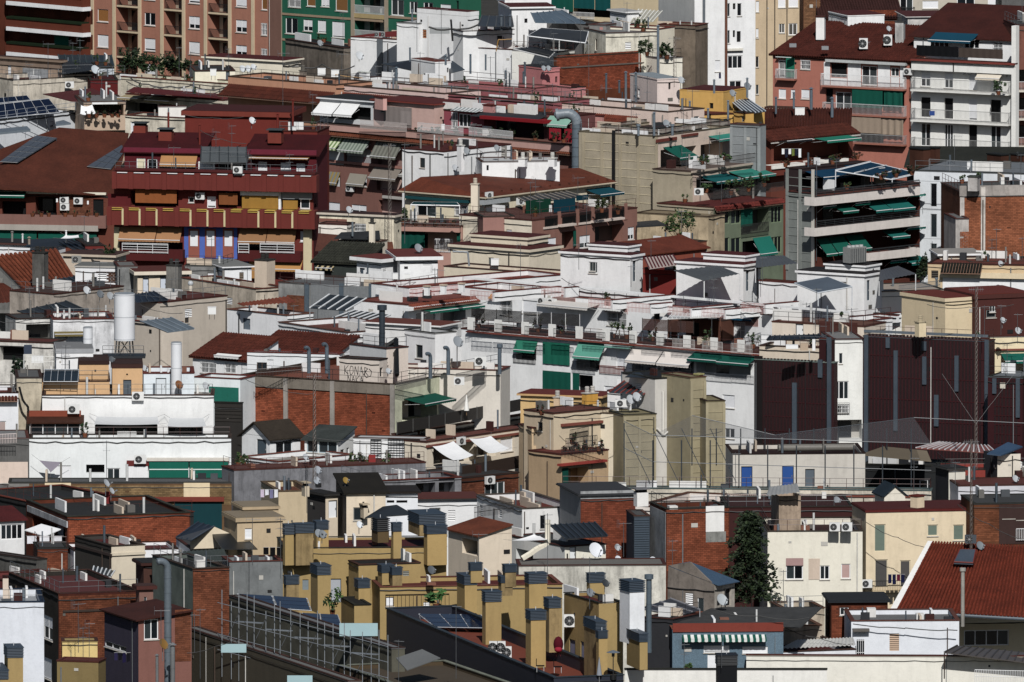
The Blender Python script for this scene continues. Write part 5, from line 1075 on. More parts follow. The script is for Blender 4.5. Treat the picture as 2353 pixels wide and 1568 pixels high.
sheet('canopy','grey corrugated pavilion roof on white posts between stair huts',[(1618,646,872),(1700,630,872),(1652,611,860),(1548,622,860)],'#55585a',wav=.05,posts=690,pm='#e0e0e0'); sheet('canopy','pale metal pavilion roof with white edge before the near-black roof',[(1880,672,902),(1958,658,902),(1902,636,892),(1826,650,892)],'#596470',frame='#b8bec4',posts=704,pm='#d8dce0')
sheet('canopy','grey corrugated lean-to right of the near-black roof',[(2020,646,896),(2104,630,896),(2062,612,886),(2022,622,886)],'#55565a',wav=.05,posts=680,pm='#d0d0d0'); sheet('canopy','grey corrugated lean-to behind the bright dark-red roof',[(1736,616,866),(1832,606,866),(1800,588,855),(1738,590,855)],'#55585a',wav=.05,posts=650,pm='#d0d0d0')
sheet('striped_awning','red and white striped awning over a red terrace',[(1492,618,846),(1560,608,846),(1546,586,838),(1480,592,838)],'#b8a8a2',ribs=9,rib_m='#6a2026',kind='fb',cat='awning')
b = Bld('rooftop_hut','dark red painted terrace walls beneath the striped awning',1478,1560,None,622,842,70,'#8a2a24','par','#8a2a24',par=.3); b.done()
b = Bld('garden_wall','white parapet run with red coping past the stair huts',1290,2060,None,726,893,50,'#ececee','flat','#a8443a',dr=.35,zb=742,cat='wall'); b.done()
b = Bld('house','low brick-red wall rising behind the striped awning',None,1466,1624,572,786,46,'#9c5c42','flat','#9a5a40',dl=2); b.done()
b = Bld('house','terracotta roof strip rising behind the striped awning',None,1468,1624,585,800,48,'#9c4c38','monoR','#8a3a28',rise=.8,dl=3); b.done()
for x,yt,yb,g in ((930,330,560,600),(1196,560,720,800),(1348,450,560,610),(1272,940,1010,1050),(1450,610,660,850),(1640,640,700,880),(1752,590,650,870),(1876,370,600,760),(1330,560,620,840),(700,640,720,830),(730,700,790,860),(675,700,770,850)): ant(x,yt,yb,g,kind=R_.choice((0,1,2)))
lattice(895,330,570,610,'tall rusty lattice mast beside the small cream house')
for x0,x1,y,g in ((1136,1290,672,868),(1300,1330,662,870),(1408,1550,690,878),(1496,1545,700,884),(1590,1700,708,888),(1668,1830,712,892),(1850,2070,738,905),(1760,1835,700,890)):
 b = Bld('garden_wall','low white zigzag parapet on the long white terrace',None,x0,x1,y,g,40,'#ededef','flat','#8a3a30',dl=.3,zb=y + 22,cat='wall',group='zigzag parapets on the long white terrace',cop='#7a2f28'); b.done()
 freerail('terrace_railing','rust pink railing along a zigzag parapet',[(x0 - 55,y + 16,g + 2),(x0 - 4,y + 20,g + 4)],.75,'#b88a86',sp=.12)['group'] = 'railings along the zigzag parapets'
b = Bld('garden_wall','white back parapet between two white stair huts',1744,1836,None,652,872,55,'#ececee','flat','#a8443a',dr=1,cat='wall'); b.done()
def panelled(B,f,x0,x1,y0,y1,nx,mat,slope,dy=19):
 """proud vertical ribs and thin horizontal seams of a sheeted party wall"""
 for i in range(nx + 1): x = x0 + (x1 - x0) * i / nx; B.band(f,x - 3,y0 + (x - x0) * slope,x + 3,y1,.07,mat,'wall_rib',kind='pn')
 n = int((y1 - y0) / dy)
 for j in range(1,n): B.band(f,x0 + 2,y0 + j * dy + (x1 - x0) * .5 * slope,x1 - 2,y0 + j * dy + (x1 - x0) * .5 * slope + 1.2,.035,'#cdbf9f' if mat == TAN else mat,'seam',kind='pn')
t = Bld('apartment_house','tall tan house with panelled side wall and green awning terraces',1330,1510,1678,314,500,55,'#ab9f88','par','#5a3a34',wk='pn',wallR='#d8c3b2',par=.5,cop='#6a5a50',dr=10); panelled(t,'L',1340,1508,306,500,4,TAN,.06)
t.band('L',1406,300,1412,520,.15,'#1b1c1f','black_duct',kind='mt')
t.win('R',1518,340,1600,385,'lo',2.0,mat='#8a8078'); t.win('R',1610,330,1660,375,'lo',2.0,mat='#6a6662'); t.awn('R',1524,1566,336,372,1.9,'#07695a'); t.awn('R',1628,1676,310,327,1.2,'#2f9585'); t.band('R',1510,318,1556,325,.15,'#7a3a30','ledge'); t.band('R',1568,308,1605,313,.15,'#7a3a30','ledge'); t.done()
t2 = Bld('house','middle tier of the tan house with planted terrace and teal awnings',1500,1592,1735,396,510,55,'#ab9f88','flat','#8a7468',wk='pn',wallR='#cfb8a6',dl=4,dr=8); t2.band('R',1592,384,1735,388,.2,'#b8a898','ledge')
t2.win('R',1600,402,1720,440,'lo',1.8,mat='#3a3a40'); t2.awn('R',1608,1668,402,426,1.9,'#0a6a6c'); t2.awn('R',1674,1744,390,415,1.9,'#2f9080'); t2.done()
t3 = Bld('apartment_house','green tiled bay house with glazed galleries below the tan terraces',1510,1640,1800,478,522,52,'#ab9f88','flat','#7a2a26',wk='pn',wallR='#76826a',dr=8); t3.skirt('R',1640,1798,466,478,.4,'#7a2a26')
for x0,x1,k in ((1645,1676,'w3'),(1680,1702,'w2'),(1772,1796,'w3')):
 for y in (478,548): t3.win('R',x0,y - (x0 - 1640) * .03,x1,y + 38 - (x0 - 1640) * .03,k,fc='#8a9a7a',sill=False)
t3.win('R',1706,482,1766,535,'lo',1.3,mat='#4a4a44'); t3.cur('R',1703,1729,478,520,.1,'#0b6b5a','awning'); t3.win('R',1706,552,1766,600,'lo',1.3,mat='#2a2a28'); t3.awn('R',1730,1770,545,590,.9,'#128070'); t3.rail('R',1704,1766,514,536,.3,'#3a3a38'); t3.done()
b = Bld('garden_wall','tan lower party wall with a dark shed roof below the panelled house',1460,1628,None,500,528,60,'#c2ad8c','flat','#a89474',dr=3,cat='wall',wk='old'); b.done()
sheet('canopy','dark shed roof in front of the tan lower wall',[(1462,520,544),(1530,516,544),(1510,506,536),(1462,510,536)],'#24262a',t=.15,posts=560,pm='#3a2a24')
plant(1520,1600,478,545,540,'leafy shrubs with red flowers against the tan lower wall','#33502a','#5a6b34',n=420,leaf=.17,name='shrub',depth=1.0,stems=10)
for x0,x1,yt,yb,g in ((1598,1630,358,378,512),(1650,1680,352,368,505),(1700,1740,405,440,520),(1660,1700,408,448,520),(1744,1770,398,430,515),(1606,1640,420,442,522)): plant(x0,x1,yt,yb,g,'terrace plants on the tan house','#2d4826','#4d6636',n=130,leaf=.15,group='terrace plants on the tan house')
freerail('terrace_railing','dark railing of the upper tan terrace',[(1592,392,515),(1735,372,500)],.8,'#3a3634',sp=.15); freerail('terrace_railing','dark railing of the lower tan terrace',[(1640,460,528),(1800,438,512)],.8,'#3a3634',sp=.15)
ac(at(1606,448,528),'air conditioner on the lower tan terrace')
b = Bld('rooftop_block','grey parapet room with flues on top of the tan house',1380,1510,1678,298,488,52,'#a39a90','par','#4a3a36',par=.4,wk='old'); b.done()
for x in (1467,1503,1545): flue(x,262 if x == 1503 else 290,312,500,6,'grey flue on the tan house roof','#707c86','hat' if x == 1503 else 'drum',group='flues on the tan house roof')
dish(1532,284,496,10,'grey dish on the tan house roof',300,'#8d949a')
b = Bld('apartment_tower','blank grey concrete tower behind the tan terraces',1678,1745,1760,290,492,60,'#8f9496','flat','#777',wk='pn'); panelled(b,'L',1680,1744,292,520,2,'#9a9fa0',.05); b.done()
v = Bld('apartment_house','white banded balcony house with rows of green awnings',1806,1870,2114,447,760,47,'#858a86','flat','#2a2a2c',wk='pn',wallR='#6a3426',dr=10); panelled(v,'L',1808,1868,388,620,2,'#8e938e',.06)
v.band('L',1864,390,1870,640,.1,'#c8c2b8','edge')
for y0,y1,xa in ((442,461,1872),(512,531,1872),(583,601,1994)):
 v.win('R',1874,y1 + 2,2112,y1 + 50,'lo',1.6,mat='#4a2018'); v.balc('R',xa,2114,y0 + (0 if xa < 1900 else -7),y1 - (0 if xa < 1900 else 7),1.2,'#d8cfc8','solid',slab=.3); v.rail('R',xa + 2,2112,y0 - 16,y0,1.15,'#3a3d40',rows=4)
for x0,x1,yt,yb,o,c in ((1876,1906,474,482,.8,'#0b6b5a'),(1910,1946,470,494,1.4,'#0b6b5a'),(1948,1982,466,474,.9,'#0b6b5a'),(1984,2022,462,492,1.5,'#0c746c'),(2024,2074,456,488,1.5,'#0c746c'),(2076,2112,448,454,.8,'#3a9a88'),(1876,1902,548,592,1.2,'#0b6b5a'),(1904,1938,544,588,1.2,'#0b6b5a'),(1942,1980,540,580,1.2,'#0b6b5a'),(2026,2066,528,552,1.3,'#0c746c'),(2070,2112,522,530,.8,'#0c746c'),(2030,2068,598,606,.8,'#0c746c'),(2070,2110,588,612,1.3,'#0c746c')): v.awn('R',x0,x1,yt,yb,o,c)
v.done()
sheet('pergola','white tubular pergola with blue sails on the top terrace',[(1920,392,752),(2050,412,742),(2110,398,725),(2000,372,735)],'#153f5c',frame='#d8dadc',posts=430,pm='#d8dadc',kind='fb',ribs=3,rib_m='#d8dadc')
b = Bld('penthouse','dark red penthouse terrace with a deep blue awning',1806,1836,2000,390,748,45,'#3a2a2c','flat','#3a3034'); b.win('R',1840,392,1990,430,'lo',2,mat='#2a2022'); b.awn('R',1850,1935,390,414,2.2,'#124a6c'); b.awn('R',1940,1995,378,398,2.0,'#124a6c'); b.done()
b = Bld('apartment_house','upper terrace house with tiled eaves, washing and a sea-green awning',1748,1772,1960,320,482,45,'#7c4030','tileR','#6a2c20',rise=.6,dl=5,ov=.5,edge='#e0dcd4'); b.win('R',1778,326,1950,366,'lo',2.0,mat='#3a2422'); b.awn('R',1862,1940,312,330,2.2,'#1a8a72'); b.awn('R',1780,1838,322,330,1.6,'#2a2e34'); b.balc('R',1770,1970,372,396,1.0,'#7c3a2c','solid'); b.band('R',1775,378,1850,386,1.15,'#e8e4dc','white_band'); b.band('R',1866,368,1950,376,1.15,'#e8e4dc','white_band'); b.done()
laundry(1796,1842,342,592,'washing line of shirts and towels on the upper terrace',('#e4e6ea','#2a3046','#e4e6ea','#7a8a3a','#2a3046','#e4e6ea'),20)
for x0,x1,yt,yb in ((1790,1820,362,384),(1850,1880,358,378),(1905,1935,350,370),(1955,1985,350,366)): plant(x0,x1,yt,yb,594,'flower box on the upper terrace wall','#3a3a24','#6a3a2a',n=110,leaf=.12,group='flower boxes on the upper terrace')
for x0,x1,yt,yb,g in ((2010,2040,392,412,752),(2048,2070,388,408,748),(2080,2112,380,402,745)): plant(x0,x1,yt,yb,g,'plants behind the grey rail of the top terrace','#2a4024','#5a3a34',n=120,leaf=.14,group='plants behind the grey top rail')
for x0,xm,x1,y in ((2090,2122,2142,345),(2138,2150,2160,342),(2268,2300,2318,358),(2322,2350,2372,358)): chim(x0,xm,x1,y,400,700,40,'squat dark brick chimney with a black lid','#5a3228','flat',capm='#26262a',wk='br',group='squat dark brick chimneys')
b = Bld('house','dark pitched roof with a diagonal pipe behind the white-grey office wall',2084,2380,None,385,690,84,'#3c3632','monoL','#3a3836',rise=1.2,dr=6); b.done()
b = Bld('office_building','smooth white-grey office wall with narrow vertical windows',2100,2380,None,402,740,72,'#d6dade','flat','#8a9096',dr=10)
for x,x1 in ((2138,2153),(2181,2196)):
 for i,y in enumerate((422,492,560)): b.win('L',x,y + (x - 2138) * .06,x1,y + 54 + (x - 2138) * .06,'w1',fc='#c0c4c6',sill=False,d=.22)
for y in (418,484,550): b.band('L',2104,y,2300,y + 1,.012,'#b8bcc0','joint')
b.done()
freerail('roof_railing','thin railing on the white-grey office roof',[(2135,390,745),(2230,396,748)],.9,'#888c90',sp=1.4)
b = Bld('house','old brick gable wall with whitewashed piers and stained cap',None,2205,2390,442,775,10,'#7c4430','flat','#666',dl=8,wk='br'); b.bricks('R',2212,2390,450,612,'#a5583a',indiv=300); b.band('R',2205,426,2390,450,.06,'#a8a09a','cap',kind='old'); b.band('R',2206,450,2216,530,.05,'#c9c2bc','pier',kind='old'); b.band('R',2254,430,2264,620,.07,'#d0c8c0','pier',kind='old'); b.done()
b = Bld('house','narrow whitewashed end of the brick gable',None,2196,2226,505,782,10,'#b9b2ac','flat','#888',dl=5,wk='old'); b.bricks('R',2206,2226,530,600,'#a5583a'); b.done()
chim(2224,2246,2252,408,440,778,75,'stained white chimney on the brick gable','#bdb8b4','flat',capm='#4a4a4a',wk='old')
b = Bld('tree','slim dark tree between the balcony house and the tan yard',2106,2120,None,640,800,60,'#3a2a20','none',dr=.3,zb=660,cat='tree') if False else None
plant(2106,2132,586,650,800,'slim dark tree between the balcony house and the tan yard','#24361e','#37482a',n=420,leaf=.16,name='tree',cat='tree',pot=False)
b = Bld('house','tan house with a black tiled awning and white lower wall',2132,2380,None,612,830,78,'#cfb58e','flat','#8a4030',dr=6); b.skirt('L',2165,2258,606,628,.9,'#24211f'); b.band('L',2160,628,2380,640,.4,'#dcc8a4','fascia'); b.win('L',2140,622,2156,640,'lv',mat='#4a443c'); b.band('L',2166,640,2380,680,.05,'#ecebe8','white_wall'); b.done()
b = Bld('rooftop_block','white capped stucco block behind the tan house',None,2160,2250,588,815,8,'#cabca8','slab','#b8b2aa',edge=WHITE,th=.15,dl=4); b.done()
b = Bld('rooftop_block','low tan roof ledges behind the black tiled awning',None,2230,2390,604,822,12,'#bfae98','par','#8a3a30',cop='#4a3a34',dl=4,wk='old'); b.done()
dish(2296,664,850,11,'dark dish before the white lower wall',682,'#6a7076'); dish(2300,606,828,7,'small dish on the low tan ledge',616)
b = Bld('garden_wall','pale parapet with a wire railing in the far right yard',None,2020,2170,672,885,16,'#e2ded6','flat','#c8b8a8',dl=6,cat='wall'); b.done()
freerail('yard_railing','dense pale railing in the far right yard',[(1936 + 130,676,880),(2160,664,872)],.7,'#6a6e72',sp=.12)
for x,yt in ((1954,640),(2054,642)): flue(x + 588 - 490,yt,yt + 24,872,5,'short steel flue in the far right yard','#707a82','drum',group='short flues in the right yard')
b = Bld('rooftop_block','large cream roof block with a maroon flank and a red flat roof',2072,2172,2245,694,965,34,'#ddc8a2','slab','#8a3424',edge='#dbc7a4',th=.28,ov=.12,wk='pl'); b.done()
b = Bld('rooftop_block','maroon flank wall of the large cream roof block',None,2240,2370,688,962,22,'#5a2d28','slab','#8a3424',edge='#5c302a',th=.35,ov=.1,dl=6); b.done()
chim(2102,2112,2128,742,775,985,30,'low cream chimney with two ribbed pots on the cream roof block','#dcc9a4','pots',capm='#b9a98a')
b = Bld('garden_wall','low cream parapet before the maroon flank',None,2200,2390,765,950,14,'#dcc9a8','par','#8a3a2c',cop='#5a3a30',dl=4,cat='wall'); b.done()
dish(2305,736,985,8,'pale dish before the maroon flank',755); dish(2340,760,990,9,'white dish at the far end of the cream parapet',776)
for x,yt in ((2300,700),(2262,702),(2338,720)): ant(x,yt,yt + 70,990,kind=2)
b = Bld('rooftop_block','blush cream hut with a pale door on the long terrace end',1774,1985,None,752,940,62,'#dfd0be','flat','#8a5a48',dr=4); b.win('L',1828,744,1846,772,'dr',mat='#e8e8e6'); b.band('L',1882,740,1970,790,.04,'#5c332c','maroon_panel'); b.done()
b = Bld('house','cluttered roof terrace with a black awning above the maroon clad wall',1745,1885,None,800,968,70,'#cfc0ac','par','#8a5a4a',cop='#5a3a34',dr=5); b.done()
sheet('canopy','black rolled awning over the cluttered terrace',[(1762,782,966),(1890,778,966),(1880,768,960),(1770,772,960)],'#1c1e22',ribs=10,rib_m='#2c2e34')
box_thing('storage_box','white storage tub on the cluttered terrace','tub',1820,802,985,28,8,.8,'#e8e8e8'); box_thing('storage_box','cream fabric stool on the cluttered terrace','stool',1848,806,985,18,16,.6,'#cdb49a',kind='fb'); box_thing('storage_box','folded white parasol on the cluttered terrace','parasol',1870,806,985,7,26,.2,'#e8e8e8',kind='fb')
def clad(B,f,x0,x1,y0,y1):
 u0,u1,z0,z1 = B.rect(f,x0,y0,x1,y1); O,U,N,W = B.fr(f); n = int((u1 - u0) / .3); mb = MB()
 for i in range(n): mb.box(B.w(f,u0 + i * .3,z0,.004),U * .16,N * .035,UP * (z1 - z0))
 mb.build('cladding',M('#2e1a1c','mt'),B.e)
 for i in range(1,7): mb = MB(); mb.box(B.w(f,u0,z0 + (z1 - z0) * i / 7,.003),U * (u1 - u0),N * .05,UP * .05); mb.build('seam',M('#4a1218','mt'),B.e)
m1 = Bld('house','maroon metal clad party wall left of the white light shaft',1735,1916,None,835,980,66,M('#3a1418','pt'),'par','#7a4a40',cop='#777c80',par=.3,dr=.8); clad(m1,'L',1755,1905,826,1060)
for x0,x1,y0,y1 in ((1879,1889,782 + 45,868),(1900,1909,776,1060),(1820,1830,880,1060)): m1.band('L',x0,y0,x1,y1,.16,'#4c5864','grey_strip',kind='mt')
m1.band('L',1733,818,1752,1060,.05,'#1c1516','dark_edge'); m1.done()
b = Bld('house','upper left part of the maroon clad wall',1882,1912,None,782,978,66,'#3a1418','flat','#777c80',dr=.6); b.band('L',1899,776,1909,900,.1,'#4c5864','grey_strip',kind='mt'); b.done()
b = Bld('house','narrow white light shaft between two maroon clad walls',None,1914,1986,782,972,8,'#eae8e2','flat','#999',dl=6); b.win('R',1928,812,1936,836,'w1'); b.win('R',1917,876,1950,918,'w3',sill=False); b.win('R',1917,930,1950,950,'gr'); b.win('R',1918,965,1980,1010,'lo',1.0,mat='#c9c4ba'); b.rail('R',1917,1952,926,950,.2,'#b0b0ae'); b.done()
m2 = Bld('house','broad maroon metal clad party wall with grey vertical strips',1984,2272,2286,786,985,68,'#3f141a','flat','#66707a',dr=8,wk='pt'); clad(m2,'L',1996,2262,772,1120)
for x0,x1,y0,y1 in ((1985,1994,770,1120),(2035,2044,776,800),(2053,2062,806,990),(2118,2128,785,806),(2119,2128,820,884),(2193,2202,818,900),(2146,2156,908,980),(2262,2271,782,1060)): m2.band('L',x0,y0,x1,y1,.17,'#4c5864','grey_strip',kind='mt')
m2.band('L',1985,764,2270,770,.1,'#66707a','cap',kind='mt'); m2.done()
b = Bld('house','lower right piece of the maroon clad wall with a pale patch',2270,2350,None,870,998,70,'#3f141a','flat','#888e94',dr=5); clad(b,'L',2285,2345,872,1020); b.band('L',2280,870,2289,905,.15,'#4c5864','grey_strip',kind='mt'); b.band('L',2334,870,2343,960,.15,'#4c5864','grey_strip',kind='mt'); b.band('L',2298,880,2310,893,.06,'#cfc8b8','patch'); b.done()
b = Bld('apartment_house','cream house corner with a green awning at the right edge',None,2275,2420,776,975,10,'#e2d2ac','flat','#999',dl=.5); b.win('R',2300,815,2400,856,'lo',1.6,mat='#4a3a2e'); b.awn('R',2300,2400,812,836,1.8,'#087060'); b.band('R',2280,802,2400,806,.2,'#8a4a3c','ledge'); b.balc('R',2345,2400,940,960,.6,'#d8c8a4','rail','#aaa'); b.done()
W2 = '#e2e2e4'
sheet('metal_roof','low black pitched roof left of the red house',[(56,568,650),(182,566,650),(165,546,640),(72,550,640)],'#24272b',cat='roof'); sheet('metal_roof','long narrow black roof sheet sloping toward the red house',[(218,602,668),(262,594,664),(165,552,645),(135,556,648)],'#23262b',ribs=3,rib_m='#333840',cat='roof')
b = Bld('house','low white walled house with black roofs at the left edge',-30,120,None,566,640,70,W2,'slab','#2e3034',edge='#5a3a34',th=.15); b.done()
b = Bld('rooftop_hut','dark red box beside the small dark bush',None,196,238,566,655,10,'#7a2a24','flat','#333'); b.done(); plant(238,268,562,592,665,'dark bush in front of the red house corner','#26361e','#3a4a28',n=200,leaf=.15,name='shrub')
b = Bld('house','beige house with stepped flat roofs behind the tiled gable',145,262,None,592,668,72,'#c9b8a4','slab','#5a3a34',edge='#c4b4a0',th=.2); b.done(); ac(at(176,604,690),'old grey air conditioner above the tiled gable',white='#8d8d88')
for x,yt,yb,w_,c in ((28,535,556,5,'#8a8680'),(52,540,558,4,'#d8d8d8'),(67,548,562,6,'#9a8a7a'),(152,532,558,4,'#e0e0e0')): flue(x,yt,yb,652,w_,'small vent pipe on the black roofs',c,'hat',group='vents on the black roofs')
sail('white flapping sheet on the black roofs',[(138,548,655),(182,546,655),(180,540,652),(150,541,652)],sag=.1)
b = Bld('house','old house with a large red tiled gable and tall stained chimney',None,-40,175,640,690,14,'#8f8d88','none',dl=6,wk='old')
mb = MB(); q = [at(54,664,702),at(174,642,698),at(132,574,676),at(-20,590,680)]; mb.slab(q,(0,0,-.1)); rf = mb.build('roof',M('#7a3826','tl'),b.e); tiles(rf,*[p + UP * .02 for p in q],M('#8a4029','tl'),sp=.3,ln=.45); b.done()
mb = MB(); mb.slab([at(-20,590,680) + UP * -.1,at(56,664,702) + UP * -.1,at(56,720,703),at(-20,720,690)],(.1,0,0)); mb.build('gable',M('#8f8d88','cr'),b.e)
sheet('tiled_roof','lower red tiled slope beside the stained chimney',[(96,694,722),(146,668,716),(114,650,706),(56,664,708)],'#7a3424',cat='roof',kind='tl',wav=.06); sheet('tiled_roof','red tiled slope with a steel ridge at the left edge',[(-10,698,726),(72,692,726),(8,652,710),(-10,650,710)],'#6e3022',cat='roof',kind='tl',wav=.06)
chim(74,101,111,583,657,708,70,'tall stained grey chimney with stacked dark pots on the tiled gable','#6e6c68','pots',capm='#3a3937',wk='old',dr=1.0); chim(382,409,418,612,682,742,70,'tall stained grey chimney with stacked pots beside the cream doors','#807d78','pots',capm='#3c3b38',wk='old',dr=1.0); chim(585,613,632,600,662,765,60,'broad beige chimney with paired pots in front of the red house','#cdbba6','pots',capm='#3c3b38',dr=1.0)
sheet('glass_roof','dark glazed skylight slope beside the tiled roof',[(150,674,728),(217,652,724),(180,634,714),(113,644,716)],'#2a3138',ribs=6,rib_m='#3c464e',cat='roof')
b = Bld('rooftop_hut','white ribbed hut with a brick lattice opening',173,268,None,616,722,80,W2,'slab','#8a8a86',edge='#b0aca6',th=.12,ov=.1); b.bricks('L',221,267,624,650,'#6a4030'); b.done()
b = Bld('rooftop_hut','stained grey plaster block left of the cream doors',None,270,316,614,728,6,'#8f908f','flat','#8a8a86',wk='old',dl=4); b.done()
b = Bld('rooftop_hut','cream hut with two pale doors under a red edged slab',None,316,430,632,734,10,'#d9c8b0','slab','#7a3528',edge='#dcd0bc',th=.3,ov=.35,dl=4); b.win('R',328,634,342,672,'dr',mat='#c3cbd8'); b.win('R',368,634,382,672,'dr',mat='#c3cbd8'); b.done()
b = Bld('rooftop_hut','weathered grey hut joined to a small white room',425,515,None,614,730,76,'#8f8e8c','flat','#8f8f8c',wk='old'); b.done(); b = Bld('rooftop_hut','small white room with a louvre before the red house',None,515,578,616,734,18,W2,'slab','#9a9a96',edge=W2,th=.1); b.win('R',550,626,560,642,'lv',mat='#7a6a5a'); b.done()
b = Bld('house','roof terrace with a dark red floor and beige parapets',418,588,660,665,775,34,'#c9bba8','par','#6a2a26',cop='#7a3a30',par=.6,dl=10,wk='old'); b.done(); flue(438,655,690,772,9,'beige vent with a steel ball top','#cfc4b4','ball',kind='pl')
b = Bld('house','old stained plaster wall with a row of dishes',None,123,284,678,776,50,'#b0a498','flat','#5a4038',wk='old',dl=5); b.done()
for x,y,c in ((200,667,'#b8bcc0'),(231,676,'#6a7076'),(254,680,'#9a9ea2')): dish(x,y,782,10,'dish on the old stained plaster wall',y + 20,c,group='dishes on the stained wall')
b = Bld('house','plain beige stepped wall with an equipment box',None,367,522,697,800,46,'#c3b7a8','flat','#7a3a30',dl=5); b.done(); meter_box(487,735,812,'on the plain beige stepped wall',19,16)
b = Bld('house','long cream parapet with a red edge behind the big white tank',200,370,420,745,815,40,'#cfc2b2','par','#6a2c26',cop='#7a2f28',par=.4); b.done()
sheet('metal_roof','dark metal sheet roof right of the dishes',[(312,695,800),(386,690,800),(352,670,790),(310,676,790)],'#222a36',ribs=5,rib_m='#333d4a',cat='roof'); sheet('metal_roof','dark ribbed shed roof over a shaded yard',[(120,742,835),(203,716,830),(150,692,818),(40,715,824)],'#2d3236',ribs=5,rib_m='#3f474c',cat='roof'); sheet('glass_roof','grey glazed lean-to right of the big white tank',[(385,764,850),(446,756,850),(392,730,838),(322,738,838)],'#66727c',ribs=4,rib_m='#808c96',cat='roof')
b = Bld('house','white house with a shaded wall below the dark ribbed shed roof',None,36,124,735,842,14,'#d8d6d0','flat','#555',wk='old',dl=4); b.win('R',60,745,118,830,'lo',1.5,mat='#8f8a82'); b.done()
b = Bld('house','white stained terrace house with a mustard fringe awning',None,122,262,735,848,6,W2,'par','#7a3a30',cop='#7a2f28',wk='old'); b.awn('R',124,196,762,774,.8,'#8a7a4a'); b.win('R',150,784,188,812,'w2'); b.done()
b = Bld('house','left edge house with a plant terrace and white railing',-30,122,None,790,880,72,'#d6d2ca','flat','#7a3a30',wk='old'); b.win('L',0,795,55,830,'dk',.8); b.done(); freerail('terrace_railing','white balustrade around a small left terrace',[(62,842,905),(124,842,905)],.8,'#d4d2cc',sp=.12); plant(28,62,818,868,905,'dark hanging net and ivy on the left terrace','#1c2e20','#2c4028',n=260,leaf=.18,name='shrub')
box_thing('garden_table','white oval garden table on the left terrace','table',86,834,900,27,14,.8,'#e8e8e8'); box_thing('cabinet','blue-grey cabinet on the left terrace','cabinet',64,814,890,18,20,.5,'#39465c')
def tank(x0,x1,yt,yb,g,label,stand=None):
 p = at((x0 + x1) / 2,yb,g); k = ppm(g); r = (x1 - x0) / 2 / k; h = (yb - yt) / k; e = thing('water_tank' if x1 - x0 < 60 and stand else 'flue_stack',label,'tank' if stand else 'flue',p if not stand else at((x0 + x1) / 2,stand,g)); mb = MB(); mb.cyl(p,p + UP * h,r,28); s_ = mb.build('shell',M('#d9dbdf','pt'),e)
 mb = MB()
 for t in (.02,.5,.97): c = p + UP * h * t; mb.cyl(c,c + UP * .06,r * 1.015,28,cap=False)
 mb.build('hoop',M('#b5b9bf','pt'),s_); mb = MB(); mb.cyl(p + UP * (h + .002),p + UP * (h + .05),r * .94,28); mb.build('lid',M('#8f959b','mt'),s_)
 if stand:
  z = at(x0,stand,g).z; mb = MB()
  for a in range(4): d = V3((math.cos(a * 1.57 + .6),math.sin(a * 1.57 + .6),0)) * r * .9; q = p + d * 1.2; mb.cyl(V3((q.x,q.y,z)),p + d,.06,6); mb.cyl(V3((q.x,q.y,z)),p - d * .6,.03,5)
  mb.build('leg',M('#4a4e54','mt'),e)
 return e
tank(262,310,674,782,985,'tall white cylindrical tank on a steel stand above the peach huts',822); tank(191,213,752,806,980,'small white cylindrical flue behind the solar collector'); tank(393,418,786,906,1006,'slim white cylindrical flue before the blue-white room')
freerail('platform_railing','dark steel platform railing around the tank stand',[(236,820,990),(330,820,990)],.9,'#2c3036',sp=.7,rows=3); box_thing('steel_platform','dark steel platform under the tank','platform',284,824,990,100,5,2.2,'#2c3036')
b = Bld('rooftop_hut','long low peach wall hut with hanging cables',None,97,252,878,1003,2,'#d2a878','flat','#6a4a3a',dl=6,wk='pl'); b.done()
b = Bld('rooftop_hut','taller peach tower block with a round vent hole',None,182,250,838,1001,2,'#d2a878','slab','#4a2e28',edge='#3c2622',th=.25,ov=.06,dl=5); b.win('R',217,850,221,855,'dk'); b.done()
b = Bld('rooftop_hut','peach stair tower with a grey steel door',None,258,327,846,1002,2,'#d2a878','slab','#4a2e28',edge='#4a2e28',th=.3,ov=.06,dl=5); b.win('R',283,873,302,908,'dr',mat='#55606a'); b.win('R',290,859,294,863,'dk'); b.done()
solar('flat dark solar collector leaning on the peach wall',[(100,876,1006),(179,876,1006),(181,848,1000),(103,848,1000)],5,1,'#2b3640')
b = Bld('rooftop_hut','blue-white room with a pale door behind the slim flue',None,330,446,859,1002,2,'#d9e2e9','par','#8a3a30',cop='#7a2f28',dl=5); b.win('R',358,869,382,908,'dr',mat='#d0d8de'); b.done()
b = Bld('rooftop_hut','white box room with a grey fascia behind the solar collector',None,129,214,812,992,3,'#e6e6ea','slab','#9a9a9c',edge='#a0a2a6',th=.35,ov=.05,dl=5); b.done()
dish(412,884,1010,11,'rust brown dish beside the slim white flue',904,'#8a5428'); dish(473,886,1000,9,'grey dish behind the white slab house',902); dish(257,826,998,8,'dark dish between the peach towers',846,'#5c6268'); dish(332,846,998,8,'pale dish on the corner of the blue-white room',862)
s1 = Bld('house','upper tier of the broad white slab house with a long shade sail',None,97,491,909,1012,0.5,'#eae9e6','par','#b8b0a8',cop='#5a3a34',par=.3,dl=8)
s1.band('R',67,945,186,960,.45,'#94462e','red_ledge'); s1.win('R',218,976,362,1006,'lo',2.4,mat='#7a8078'); s1.win('R',386,980,464,1006,'lo',2.0,mat='#8a8680'); s1.done()
s0 = Bld('sunroom','glazed sunroom with white frames and a brown sheet roof',None,68,186,970,1018,1,'#e2e2e0','monoR','#5a2e20',rise=.55,dl=3); s0.win('R',70,972,184,1003,'w4',sill=False,fc='#f0f0f0'); s0.done()
